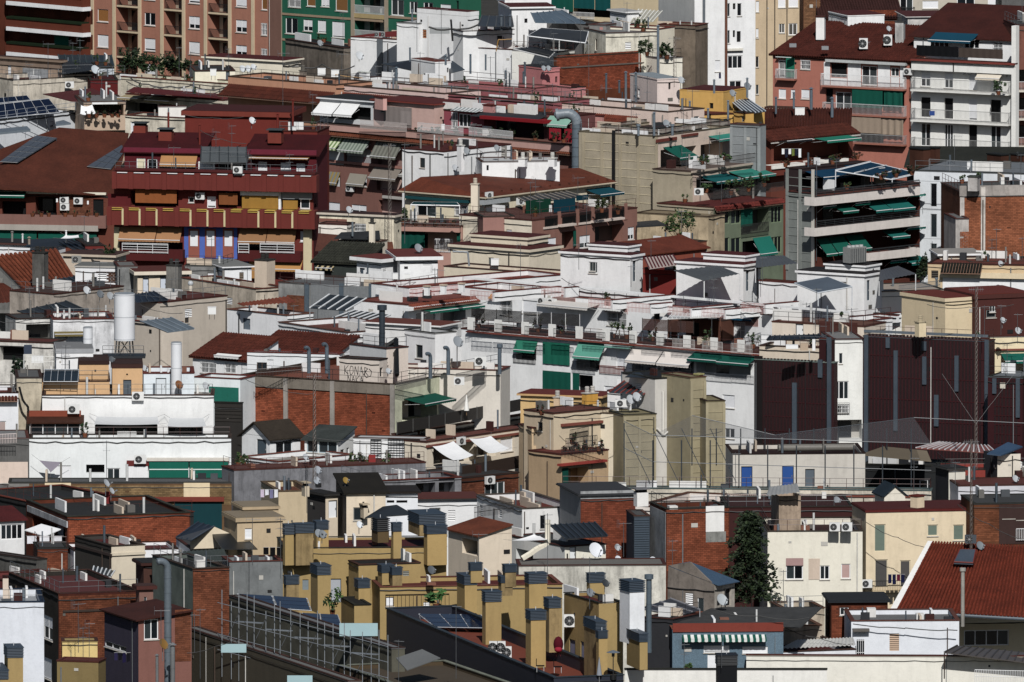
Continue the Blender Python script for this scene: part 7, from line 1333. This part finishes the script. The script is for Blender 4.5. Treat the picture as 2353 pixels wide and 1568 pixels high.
b = Bld('house','blue mosaic tiled house with striped awnings and white shutters',None,1545,1800,1446,1545,4,'#6a8496','par','#5a5a58',cop='#8a4a3a',par=.4,dl=10,wk='mz'); b.band('R',1546,1432,1800,1452,.1,'#8a3a2c','red_band')
for a,c in ((1567,1660),(1663,1760)): b.awn('R',a,c,1459,1476,.7,'#1a6a5a','#d8dad6',bar=False)
b.win('R',1617,1484,1676,1500,'sh'); b.win('R',1626,1504,1668,1540,'sh'); b.win('R',1706,1486,1764,1502,'sh'); b.win('R',1716,1506,1758,1540,'sh'); b.done()
b = Bld('garden_wall','white balcony wall with a dark coping under the blue mosaic house',None,1436,1900,1540,1568,0,'#e6e4de','flat','#5a5a5c',dl=.4,cat='wall'); b.done(); chim(1645,1650,1694,1530,1600,1590,5,'black louvred chimney before the blue mosaic house','#15171d','louv',capm='#1d2026',dl=1.2,caph=22); plant(1568,1590,1516,1544,1562,'small palm pot by the blue mosaic wall','#4a6a3a',n=60,leaf=.14); ant(1658,1455,1535,1592,kind=0); ant(1572,1478,1540,1600,kind=1)
sheet('metal_roof','low dark grey roof deck behind the blue mosaic house',[(1545,1436,1542),(1840,1442,1542),(1890,1395,1505),(1640,1395,1505)],'#4a4a4a',cat='roof',kind='cr')
b = Bld('rooftop_hut','rough grey concrete hut with a sloping blue corrugated roof',1534,1642,1688,1346,1508,58,'#857b72','none',wallR='#bdb4a8',wk='old'); O,U,N,W = b.fr('L'); mb = MB(); A0,A1 = b.w('L',0,b.z),b.w('L',W,b.z); A2 = b.pt('L',1586,1292); A3 = b.pt('L',1536,1300); mb.slab([A0,A1,A2,A3],N * -.15); mb.build('gable',b.wall,b.e); D = b.dR * (b.wR + .25); q = [A3,A1 + UP * .05 + U * .3,A1 + UP * .05 + U * .3 + D,A3 + D]; mb = MB(); n = 16
for i in range(n):
 for t in (0,): mb.slab([q[0].lerp(q[3],i / n),q[1].lerp(q[2],i / n),q[1].lerp(q[2],(i + .55) / n),q[0].lerp(q[3],(i + .55) / n)],(0,0,-.05)); mb.slab([q[0].lerp(q[3],(i + .5) / n) - UP * .04,q[1].lerp(q[2],(i + .5) / n) - UP * .04,q[1].lerp(q[2],(i + 1) / n) - UP * .04,q[0].lerp(q[3],(i + 1) / n) - UP * .04],(0,0,-.04))
mb.build('roof',M('#46607a','mt'),b.e); b.win('R',1668,1352,1680,1392,'dk'); b.done()
dish(1660,1378,1514,15,'large grey dish before the concrete hut',1398,'#aab0b4'); sheet('canopy','dark dotted canopy sheet left of the concrete hut',[(1555,1416,1530),(1608,1402,1526),(1540,1376,1512),(1468,1398,1520)],'#3d3f46',posts=1470,ribs=3,rib_m='#8a8a90')
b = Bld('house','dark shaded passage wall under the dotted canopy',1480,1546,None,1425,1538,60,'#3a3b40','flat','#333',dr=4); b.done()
e = thing('conifer_tree','dark shaggy conifer between the brick flats and the cream house','tree',at(1722,1385,1330)); k = ppm(1330); p = at(1722,1385,1330); hgt = 215 / k; mb = MB(); mb.cyl(p,p + UP * hgt * .95,.22,8,.04); mb.build('trunk',M('#3a2a20','lf'),e); A,B2 = MB(),MB()
for i in range(130):
 t = (i + R_.random()) / 130 * .93; a = i * 2.4 + R_.uniform(-.4,.4); ln_ = (2.7 * (1 - t) ** .75 + .2) * R_.choice((.5,.7,.9,1.1)); z0 = p + UP * (t * hgt + .3)
 for k in range(46):
  s0 = R_.random() ** .6; c = z0 + V3((math.cos(a),math.sin(a),.15 - .45 * s0)) * (ln_ * s0) + V3((R_.gauss(0,.16),R_.gauss(0,.16),R_.gauss(0,.1))); d = V3((math.cos(a) + R_.gauss(0,.6),math.sin(a) + R_.gauss(0,.6),R_.gauss(-.2,.5))).normalized(); s_ = d.orthogonal().normalized(); l = R_.uniform(.09,.19)
  (A if k % 3 else B2).q(c - d * l,c + s_ * l * .6,c + d * l,c - s_ * l * .6)
A.build('foliage',M('#26351f','lf'),e); B2.build('foliage',M('#3d4e2d','lf'),e)
b = Bld('house','tall brick flats wall patched with white plaster beside the conifer',1493,1530,1676,1172,1322,14,'#6e3424','par','#6a5a50',wallR='#6e3424',wk='br',dl=6); b.bricks('R',1532,1674,1168,1310,'#94462c',indiv=0); b.band('R',1622,1163,1664,1222,.05,'#e4e3e0','plaster_patch'); b.band('R',1622,1222,1668,1246,.04,'#94948f','cement_patch',kind='old'); b.band('L',1494,1170,1529,1330,.03,'#9ea0a2','render',kind='old'); b.done()
b = Bld('house','brick stair tower with grey rendered top and white corner',1286,1334,1460,1140,1288,12,'#8f9194','slab','#4a4c50',edge='#3c3e42',th=.1,wallR='#743724',dl=6); b.bricks('R',1336,1452,1148,1290,'#90412a',indiv=0); b.band('R',1334,1128,1456,1146,.05,'#a9abac','rendered_top',kind='old'); b.done()
b = Bld('house','blue-grey slate hung strip between two brick towers',None,1457,1493,1188,1312,8,'#46525e','flat','#666',dl=4)
for i in range(22): b.band('R',1458,1192 + i * 5.4,1492,1196 + i * 5.4,.05,'#4c5966','slate_course')
b.done(); chim(1456,1464,1490,1133,1165,1300,20,'white roof chimney with a tiled hat beside the brick stair tower','#e2e0dc','slab',capm='#77777a')
b = Bld('house','cream-white house with a black slatted roof and huge dish',1170,1298,1392,1258,1350,30,'#c9cac8','flat','#555',wallR='#e8e2d2',dl=6); b.win('R',1309,1252,1324,1292,'dr',mat='#e4e6ea'); b.win('L',1186,1264,1225,1290,'lo',1,mat='#444'); b.done(); sheet('metal_roof','black slatted sheet roof on the cream-white dish house',[(1298,1238,1354),(1396,1232,1350),(1366,1200,1338),(1262,1206,1342)],'#272d34',ribs=8,rib_m='#333c44',cat='roof')
dish(1370,1264,1358,19,'very large white dish on the cream-white house',1292,'#d4d6dc',30); dish(1420,1258,1345,9,'small grey dish before the brick stair tower',1275); dish(1421,1285,1350,9,'small white dish below the grey one',1305,'#c8ccd2'); dish(1502,1290,1352,12,'round white dish before the slate strip',1312,'#c8ccd2'); sail('small white sail over the dish house yard',[(1176,1242,1362),(1262,1240,1362),(1240,1232,1356),(1228,1228,1356)],sag=.1)
cable([(1258,1195,1360),(1258,1248,1360),(1200,1284,1362)],'fat cream pipe bending across the dish house',.22,'#e0d8c4',0,None)
b = Bld('garden_wall','stained white garden wall below the dish house',None,1192,1530,1302,1372,3,'#d4d0c4','flat','#8a8680',dl=4,cat='wall',wk='old'); b.done()
b = Bld('house','blush house end with tiled lean-to left of the dish house',1030,1100,1176,1230,1335,26,'#d8c8b2','monoL','#8a4028',rise=.7,dl=4,dr=5); b.win('L',1062,1240,1098,1275,'lo',1,mat='#3a3c40'); b.done(); b = Bld('house','white terrace rooms with picket railings and chimneys',1096,1200,1330,1170,1262,20,'#dfdedc','par','#8a3a2c',cop='#5a4a46',par=.5,dl=8); b.done()
freerail('terrace_railing','dark picket railing over terracotta floor',[(1090,1190,1270),(1180,1178,1262)],.8,'#3a3432',sp=.12); freerail('terrace_railing','pale picket railing left of the maroon roof terrace',[(1670,1158,1215),(1900,1160,1215)],.75,'#a89890',sp=.14)
b = Bld('house','blush terrace house wall with a terracotta sunk terrace',1460,1640,1760,1172,1240,66,'#e0d6cc','par','#a04a34',cop='#6a4034',par=.6); b.done()
b = Bld('house','brown stock brick wall with cream panels below the white slab house',None,20,540,1111,1090,0,'#6e4c36','flat','#777',wk='br',dl=3); b.bricks('R',68,538,1112,1160,'#94704e',indiv=0); b.band('R',103,1110,163,1140,.05,'#ddc8a2','cream_panel'); b.band('R',422,1110,482,1142,.05,'#ddc8a2','cream_panel'); b.band('R',20,1112,67,1160,.05,'#85837f','grey_panel'); b.band('R',330,1143,515,1153,.3,'#8a3a2c','red_ledge'); b.band('R',400,1155,510,1230,.06,'#06434a','green_wall'); b.done()
b = Bld('house','wide dark roof with maroon edges and a red flue post',-60,240,445,1190,1235,30,'#3a3a3a','par','#35383a',cop='#7a3428',par=.35,wk='old',dl=9); b.done(); flue(247,1130,1165,1222,12,'crimson flue post carrying two dishes','#8a2a2c',None,kind='pl'); dish(246,1110,1226,10,'upper dish on the crimson flue post',1140,'#a8adb2',60); dish(258,1128,1226,8,'lower dish on the crimson flue post',1150,'#a8adb2',60)
b = Bld('house','bright brick house wall with a coping of dark slabs',60,155,437,1188,1262,17,'#7a3622','par','#3a3a3a',cop='#3c3834',wk='br',dl=6,par=.3); b.bricks('R',158,434,1184,1250,'#a0492c',indiv=300); b.win('L',75,1200,150,1245,'lo',2.0,mat='#c9c9d0'); b.band('L',62,1180,153,1194,.1,'#b5b5b8','fascia',kind='old'); b.done()
sheet('canopy','white cloth awning over a small yard',[(104,1232,1272),(140,1216,1268),(95,1204,1262),(56,1218,1266)],'#e4e4e4',kind='fb'); laundry(60,146,1232,1278,'three white sheets drying in the small yard',('#d8d8de','#e2e2e6','#dadadf'),28)
b = Bld('house','white rooms and red sloping roof left of the small yard',-40,-5,56,1195,1258,20,'#dcdcdc','monoR','#6a2024',rise=.6,dl=4); b.win('R',2,1205,52,1240,'w4',sill=False); b.done(); b = Bld('garden_wall','black streaked concrete parapet above maroon slats',-40,84,None,1288,1312,40,'#6a6864','flat','#5a5856',cat='wall',dr=1,wk='old'); b.done(); b = Bld('house','brick lower wall under the drying sheets',None,86,156,1262,1300,6,'#7a3826','flat','#555',wk='br',dl=4); b.bricks('R',88,154,1264,1320,'#8f452c',indiv=0); b.done()
b = Bld('house','long dusty red roof terrace with white back wall',None,170,410,1268,1305,10,'#e4e4e6','par','#7a3434',par=.2,dl=5); b.done(); b = Bld('house','cream block with a stained side coloured darker for shade and moulded cornice',172,256,333,1256,1350,24,'#4a4540','par','#7a2c2a',wallR='#d2c5ae',cop='#4a3a36',par=.3); b.band('R',255,1262 + 8,335,1276,.12,'#cfc2aa','cornice'); b.band('L',172,1262,255,1268,.1,'#4a3c38','cornice'); b.done()  # cream block: left wall and left cornice have shade put into their colour
sheet('canopy','small striped glass canopy over a pair of air conditioners',[(212,1318,1362),(256,1324,1362),(264,1312,1356),(216,1302,1354)],'#3a4146',ribs=5,rib_m='#c4c8ca'); [ac(at(x,1344,1364),'air conditioner under the small striped canopy',group='pair under the striped canopy') for x in (226,242)]
b = Bld('garden_wall','peach graffiti-smudged wall behind the dusty red terrace',None,20,174,1324,1345,8,'#cdab88','flat','#aaa',cat='wall',dl=1,wk='old'); b.done(); b = Bld('house','dusty red sunk terrace behind the dark parapet wall',-60,60,210,1345,1380,30,'#7a3a38','par','#8a3c3c',cop='#5a2a28',par=.25,dl=7); b.done()
b = Bld('house','old brick house with a stained side wall coloured near-black for shade',20,134,320,1366,1475,17,'#3f3a34','par','#7a3a38',wallR='#5e2c1e',wk='old',dl=8,par=.3); b.bricks('R',136,318,1366,1520,'#83422a',indiv=0); b.band('R',145,1400,318,1405,.1,'#4a3c34','string_course'); b.win('L',100,1416,121,1470,'hs'); b.win('L',98,1512,119,1560,'sh'); b.done()  # left wall's near-black includes its shade; the worn plaster adds stains
b = Bld('house','smooth blue-white corner house with a dark blue roof rim',None,-60,101,1385,1545,4,'#d6dae2','par','#c0c4ca',cop='#1e2d4a',par=.5,dl=8); b.done(); box_thing('garden_parasol','closed cream parasol on the blue rimmed roof','parasol',13,1380,1530,13,50,.3,'#d0bfae',kind='fb')
chim(10,18,53,1512,1620,1590,8,'ochre chimney with blue louvred cap before the blue-white house',OCHRE,'louv',caph=22,dl=1.2); chim(-20,-5,19,1562,1640,1600,8,'second ochre louvred chimney cut by the picture edge',OCHRE,'louv',caph=20,dl=1.2)
b = Bld('garden_wall','yellow plastered yard wall at the lower left',None,143,224,1476,1530,3,'#dcc078','flat','#c8ac6a',cat='wall',dl=2); b.done(); b = Bld('garden_wall','dark mustard balcony wall below the yellow yard',None,131,226,1520,1560,-14,'#8a7648','flat','#7a3a30',cat='wall',dl=2); b.done()
b = Bld('house','brown-pink house with a tall white window and maroon roof',240,318,440,1424,1530,22,'#4a4458','monoL','#5a2822',wallR='#8f5f54',rise=.5,dl=8,ov=.3); b.win('R',331,1410,364,1470,'w2',fc='#f0f0f0'); b.bricks('R',402,438,1400,1520,'#84452e',indiv=0); b.win('L',232,1478,290,1492,'w3'); b.done()  # left wall's dark purple is shade put into the colour
b = Bld('house','grey and brick block with a dark roof above the brown-pink house',350,443,527,1308,1440,20,'#6f7274','par','#2f2f30',wallR='#6a3322',cop='#4a3632',dl=7,wk='br',par=.3); b.bricks('R',444,526,1306,1500,'#8c4830',indiv=0); b.done(); b = Bld('house','brown tile edged roof piece behind the tall grey flue',312,330,440,1300,1400,14,'#5a3a30','slab','#333332',edge='#4a2a24',th=.2,dl=5); b.done(); b = Bld('house','pink-brown pier house with a slit window beside the tall flue',312,320,352,1355,1480,14,'#8a6458','slab','#5a3a34',edge='#5a302a',th=.25,dl=4); b.win('R',331,1372,337,1400,'w1'); b.done()
flue(386,1308,1600,1580,17,'very tall ribbed grey flue with a rusty elbow top','#66717a','hook',elbow=-1)
for x,yt,w_ in ((397,1485,11),(361,1508,7)): flue(x,yt,1600,1590,w_,'rust spotted grey pipe beside the very tall flue','#77797a','hat',group='rusty pipes beside the tall flue')
dish(377,1480,1592,14,'yellow-brown dish on the rusty pipe',1520,'#8a6420',50); laundry(262,300,1500,1545,'dark clothes hanging below the maroon roof',('#3a3460','#1c1a24','#2a2450','#1c1a24'),28)
b = Bld('house','bare grey rendered wall left of the ochre roofs',510,527,650,1292,1388,10,'#7f8384','par','#7a2e2a',cop='#6a3430',par=.35,dl=6,wk='cr'); b.done(); laundry(604,650,1258,1380,'black washing over the bare grey wall',('#17171a','#17171a','#17171a'),26)
b = Bld('rooftop_block','tan stepped block with a moulded flat roof',515,545,650,1200,1330,14,'#c2ab88','slab','#a8977c',edge='#b59f7e',th=.3,ov=.15,dl=6); b.done(); b = Bld('rooftop_block','upper tan tier with a moulded flat roof',535,560,640,1172,1315,14,'#c2ab88','slab','#a8977c',edge='#b59f7e',th=.2,ov=.12,dl=5); b.done()
b = Bld('house','cream gabled shed with a dark blue slope',405,437,545,1262,1320,10,'#e4e4e6','flat','#555',wallR='#dcccb0',dl=4); b.done(); mb = MB(); mb.slab([at(437,1262,1322),at(545,1258,1322),at(548,1235,1322),at(490,1210,1322),at(437,1240,1322)],(0,.15,0)); mb.build('gable',M('#dcccb0','pl'),b.e); sheet('metal_roof','dark blue slope of the cream gabled shed',[(405,1236,1326),(440,1242,1326),(492,1210,1322),(456,1200,1314)],'#242c38',ribs=3,rib_m='#333e4c',cat='roof'); sheet('metal_roof','black sheet roof right of the cream gabled shed',[(510,1262,1336),(592,1262,1336),(556,1224,1322),(488,1228,1322)],'#2a2b2a',cat='roof')
sheet('metal_roof','rusty green corrugated shed roof behind the brick block',[(425,1290,1372),(525,1290,1372),(515,1262,1358),(420,1268,1358)],'#45493c',cat='roof',wav=.06)
b = Bld('rooftop_hut','brown-black roofed hut with a white door',706,748,776,1140,1232,30,'#4a4644','slab','#2c2a28',edge='#3a3836',th=.12,wallR='#d2c2aa',dl=4); b.win('R',755,1150,775,1190,'dr',mat='#e2e4e8'); b.done(); b = Bld('rooftop_hut','cream hut with a sloping brown-black roof',772,796,886,1132,1238,8,'#5a544e','monoR','#2e2622',wallR='#dccbb2',rise=.8,dl=4); b.done(); b = Bld('rooftop_hut','white end hut with two dark slots',None,884,960,1134,1236,5,'#e2e4e8','slab','#2e2622',edge='#2e2622',th=.1,dl=4); b.win('R',889,1150,906,1156,'dk'); b.win('R',911,1150,936,1156,'dk'); b.done()  # first two huts: left walls coloured dark to stand for shade
sheet('metal_roof','small dark gabled roof before the white end hut',[(838,1190,1262),(950,1182,1262),(912,1160,1250),(880,1164,1252)],'#2c2f30',cat='roof'); b = Bld('house','low white wall with red roofs before the grey walled yard',None,960,1100,1150,1222,8,'#dedede','slab','#7a3a30',edge='#3a3a3a',th=.1,dl=4); b.done(); b = Bld('house','tan parapet house with drying rack and pyramid vents',600,640,720,1130,1205,12,'#c6b290','par','#8a4a34',cop='#6a5040',par=.4,dl=6); b.done(); laundry(598,640,1125,1212,'pale washing beside the pyramid vents',('#c8b8cc','#d8d8e0','#8a88b0','#e0e0e4'),20)
for x,y in ((703,1118),(838,1168)): chim(x - 10,x - 2,x + 8,y,y + 24,1240,20,'pyramid topped beige vent chimney','#c9b9a0','slab',capm='#b8a88e',group='pyramid topped vents')
dish(795,1104,1232,7,'mustard dish on the brown-black roof',1118,'#9a7a2a')
OB = 16
y1 = Bld('rooftop_block','large ochre roof block with a long blank wall',None,649,1026,1262,1385,4,OCHRE,'par','#6a2222',par=.15,dl=7); y1.win('R',755,1330,784,1385,'dr',mat='#a8acb4'); y1.win('R',695,1332,709,1356,'cl',mat='#7a868c',fc='#7a868c',sill=False); y1.done()
y2 = Bld('rooftop_block','low ochre block with a black moulded roof',801,824,966,1300,1400,OB,OCHRE,'flat','#2a2a2a',dl=6); y2.win('R',926,1312,940,1324,'lv',mat='#8a8a82'); y2.done()
y3 = Bld('rooftop_block','broad ochre block with trellis and banana plant',849,873,1292,1350,1415,8,OCHRE,'par','#7a2c2a',par=.3,dl=6,cop='#7a4038'); y3.rail('R',886,1032,1366,1398,.06,'#4a3a28',sp=.28,bw=.03); y3.done()
y4 = Bld('rooftop_block','small ochre block with a black top beside the trellis',784,814,852,1392,1428,12,OCHRE,'flat','#262626',dl=5); y4.done()
y5 = Bld('rooftop_block','ochre stair block with lilac doors and a red roof',1296,1376,1432,1388,1560,22,'#a08450','par','#7a2c2a',wallR=OCHRE,par=.2); y5.win('L',1308,1470,1322,1535,'dr',mat='#85809a'); y5.win('L',1334,1475,1346,1545,'dr',mat='#85809a'); y5.done(); ac(y5.pt('L',1312,1440,.1),'large air conditioner hung on the ochre stair block',*axes(0),w_=1.0,h=.9)
for i,(xl,xm,xr,yt,yb,g,ch) in enumerate(((650,655,675,1229,1300,1389,22),(673,680,720,1226,1300,1389,20),(721,728,755,1218,1262,1381,18),(899,904,923,1222,1300,1387,18),(938,964,1024,1206,1232,1377,22),(974,982,1027,1228,1300,1386,18),(714,730,760,1322,1410,1418,20),(652,658,687,1344,1420,1422,18),(815,824,850,1352,1395,1416,18),(868,878,906,1317,1345,1408,16),(897,902,924,1322,1350,1412,16),(1050,1068,1096,1345,1410,1432,20),(1077,1082,1108,1312,1340,1432,16),(1155,1161,1186,1316,1350,1432,16),(1206,1216,1257,1342,1402,1440,22),(1108,1116,1152,1384,1482,1500,22),(1250,1262,1289,1398,1500,1542,20),(1208,1220,1254,1426,1535,1555,20),(1348,1354,1390,1340,1392,1535,20),(1342,1370,1393,1450,1580,1585,20),(1370,1376,1396,1468,1590,1592,16),(1440,1470,1488,1476,1540,1582,18),(1145,1152,1178,1340,1370,1432,14))): chim(xl,xm,xr,yt,yb,g,OB,'ochre chimney with a blue-grey louvred cap ' + (q_ := 'on the long blank ochre block' if i < 6 else 'beside the low black-topped ochre block' if i < 11 else 'around the trellised ochre block' if i in (11,12,13,14,22) else 'on the terracotta terrace'),(OCHRE,'#a38a5c','#b3955a')[i % 3],'louv',wk=('pl','old')[i % 3 == 1],group='louvred chimneys ' + q_,caph=ch)
chim(854,868,894,1222,1248,1380,20,'sooty black louvred chimney on the large ochre block','#6a5636','louv',capm='#1c1e22',caph=28); chim(1424,1447,1481,1362,1480,1572,24,'white fronted chimney with a wide blue louvred cap','#e2e4ea','louv',caph=24); flue(1491,1330,1500,1568,13,'fat blue-grey flue with a drum top','#596874','drum')
for x,y,r,g,c,lab in ((733,1226,11,1396,'#8f969c','upper left of the pair'),(742,1228,11,1397,'#7f868c','right of the pair'),(827,1206,9,1400,'#d0d4d8','white, behind the red roof'),(992,1310,11,1420,'#5a6066','dark, above the trellis'),(1357,1362,11,1560,'#7a8086','on the ochre stair block'),(1392,1340,10,1556,'#3a3f44','beside the white fronted chimney')): dish(x,y,g,r,'dish on the ochre roofs, ' + lab,y + 22,c)
for lab,q,n in (('left set of evacuated solar tubes above the scaffold',[(556,1392,1475),(716,1402,1478),(706,1374,1462),(545,1364,1460)],2),('middle set of evacuated solar tubes on the ochre roof',[(692,1436,1500),(786,1440,1502),(776,1412,1486),(694,1408,1484)],2),('right set of evacuated solar tubes behind the navy wall',[(1000,1440,1470),(1116,1442,1474),(1106,1412,1456),(962,1410,1452)],3)): solar(lab,q,n,3,'#16203a')
plant(985,1020,1350,1398,1420,'banana plant in front of the ochre trellis','#3f6a34','#5a8a46',n=40,leaf=.42); plant(742,786,1352,1412,1440,'leafy shrub by the white roof door','#2f4a28','#5a7a3c',n=160,leaf=.15); plant(822,892,1466,1536,1560,'tangled hedge behind the ochre garden wall','#2c4224','#4a5c30',n=500,leaf=.18,name='hedge',depth=1.5)
nv = Bld('garden_wall','dark navy rendered terrace wall with a terracotta floor behind',888,1273,1433,1558,1605,16.5,'#2b3040','par','#a04a30',cop='#3a4254',par=.9,cat='wall',wk='pt'); nv.win('L',905,1512,920,1530,'dk'); nv.win('L',1020,1530,1032,1560,'dk'); nv.done()  # navy darkened in the colour itself for the shaded left face
sheet('canopy','grey awning cloth hung from the navy wall',[(935,1540,1622),(1012,1512,1612),(970,1492,1604),(910,1512,1612)],'#77797a',kind='fb')
e = thing('egg_chair','crimson egg shaped lounge chair on the terracotta terrace','chair',at(1283,1508,1580)); p = at(1283,1508,1580); mb = MB(); mb.ball(p + UP * .85,.36,12,1.6); mb.build('shell',M('#6a1226','fb'),e); mb = MB(); mb.ball(p + UP * .5 + V3((0,-.22,0)),.3,10,.7); mb.build('cushion',M('#b0243c','fb'),e)
for dx in (-.15,.15): mb = MB(); mb.cyl(p + V3((dx,0,0)),p + V3((dx * .6,0,.35)),.025,6); mb.build('leg',M('#7a1a2a','pt'),e)
for x,y in ((1242,1544),(1282,1546)):
 e = thing('terrace_chair','black mesh terrace chair on the terracotta terrace','chair',at(x,y,1590),'black mesh terrace chairs'); p = at(x,y,1590); mb = MB(); mb.box(p + V3((-.28,-.25,.4)),(.56,0,0),(0,.5,0),UP * .05); mb.build('seat',M('#1a1b1e','fb'),e); mb = MB(); mb.box(p + V3((-.32,.25,.42)),(.05,0,0),(0,-.5,0),UP * .5); mb.build('backrest',M('#1a1b1e','fb'),e)
 for a in (-.26,.24):
  for c in (-.24,.22): mb = MB(); mb.cyl(p + V3((a,c,0)),p + V3((a,c,.42)),.018,5); mb.build('leg',M('#c8c8c8','mt'),e)
e = thing('patio_heater','black mushroom patio heater on the terracotta terrace','patio heater',at(1409,1562,1600)); p = at(1409,1562,1600); mb = MB(); mb.cyl(p,p + UP * .35,.24,14); mb.build('base',M('#1b1c1e','mt'),e); mb = MB(); mb.cyl(p,p + UP * 1.9,.035,8); mb.build('pole',M('#2b2c2e','mt'),e); mb = MB(); mb.cyl(p + UP * 1.95,p + UP * 2.1,.5,18,.08); mb.build('hood',M('#6a7480','mt'),e); mb = MB(); mb.cyl(p + UP * 1.65,p + UP * 1.95,.11,10); mb.build('burner',M('#3a3c3e','mt'),e)
e = thing('garden_parasol','closed grey parasol beside the ochre chimney','parasol',at(1377,1568,1602)); p = at(1377,1568,1602); mb = MB(); mb.cyl(p + UP * .5,p + UP * 1.7,.2,10,.03); mb.build('canopy',M('#9aa0aa','fb'),e); mb = MB(); mb.cyl(p,p + UP * 1.8,.03,6); mb.build('pole',M('#888888','mt'),e)
for x,y in ((1134,1500),(1152,1500),(1166,1512)): ac(at(x,y,1540),'upright air conditioner in the row behind the navy wall',w_=.6,h=.85,group='row of air conditioners behind the navy wall')
gw = Bld('garden_wall','ochre brown garden wall with a stone coping at the bottom edge',780,940,None,1585,1640,20,'#5a4a34','par','#6a5a48',cop='#7a7672',dr=8,cat='wall',par=.3); gw.done()
sw = Bld('house','dark brick wall wrapped in a light steel scaffold',527,900,None,1492,1590,21,'#645c57','flat','#8a8b8e',dr=1.0,wk='br'); sw.done(); sw2 = Bld('house','lower brown wall behind the scaffold with turquoise boards',425,800,None,1568,1625,21,'#5c5546','flat','#8a8a88',dr=1.0); sw2.done()
e = thing('scaffold','light steel scaffold of posts and ladders before the dark brick wall','scaffold',at(650,1620,1640))
for i in range(20):
 x = 508 + i * 20 + R_.uniform(-5,5); yt = 1375 + (x - 508) * .26; g = 1530 + (x - 508) * .26; mb = MB(); mb.cyl(at(x,yt + 180,g),at(x,yt - R_.uniform(-12,34),g),.03,6); mb.build('standard',M('#8c9298','mt'),e)
for k in range(4): mb = MB(); mb.cyl(at(500,1385 + k * 36,1530),at(890,1486 + k * 36,1630),.03,6); mb.build('ledger',M('#8c9298','mt'),e)
for k in range(6): x = 520 + k * 60; mb = MB(); mb.cyl(at(x,1470 + k * 15,1532 + k * 15),at(x + 34,1400 + k * 15,1540 + k * 15),.025,5); mb.build('brace',M('#8d9298','mt'),e)
for k in range(5): x = 540 + k * 66; mb = MB(); q = at(x,1430 + k * 18,1536 + k * 17); mb.box(q,(1.9,-1.0,0),(.2,.3,0),UP * .06); mb.build('walkway',M('#7a7f84','mt'),e)
for x0,x1,y0,y1,g in ((508,566,1480,1500,1600),(660,718,1552,1590,1640),(780,868,1432,1462,1565)): P = [at(x0,y1,g),at(x1,y1,g)]; e = thing('board','turquoise board panel leaning by the scaffold','board',P[0],'turquoise boards by the scaffold'); mb = MB(); mb.box(P[0],P[1] - P[0],(0,.05,0),UP * ((y1 - y0) / ppm(g))); mb.build('panel',M('#9dbcc2','pt'),e)
for x,yt,yb,g in ((460,1398,1560,1600),(447,1410,1500,1580),(180,1385,1500,1545),(191,1440,1510,1545),(205,1430,1510,1546),(370,1400,1480,1600),(916,1470,1580,1640),(705,1075,1180,1260),(1258,1180,1330,1380),(1355,1280,1400,1560),(1433,1200,1280,1352),(1545,1240,1330,1500),(1690,1040,1120,1210),(1800,1310,1370,1350),(1100,1225,1330,1350),(580,1190,1300,1400),(645,1190,1330,1430),(1048,1390,1560,1640),(2100,1050,1140,1210),(2195,1060,1130,1200)): ant(x,yt,yb,g,kind=R_.choice((0,1,2)))
for x0,y0,x1,y1,g in ((420,262,560,268,506),(460,300,566,330,525),(640,640,820,655,815),(980,700,1130,690,900),(1290,640,1440,690,870),(1700,690,1850,720,910),(560,870,720,905,1030),(700,1000,900,1010,1060),(1290,960,1430,950,1095),(1500,1000,1660,990,1120),(60,1340,170,1300,1380),(430,1500,560,1460,1600),(1800,1440,1960,1480,1525),(1640,1400,1860,1420,1545),(2200,1160,2350,1240,1430),(1990,1200,2140,1260,1300),(0,740,120,720,850),(320,700,420,720,830),(830,190,1000,186,395),(1080,215,1290,235,455),(1180,100,1300,130,365),(2130,700,2330,700,990)):
 cable([(x0,y0,g),((x0 + x1) / 2,(y0 + y1) / 2 + 6,g),(x1,y1,g)],'thin black cable strung between the roofs',.025,sag=.35)
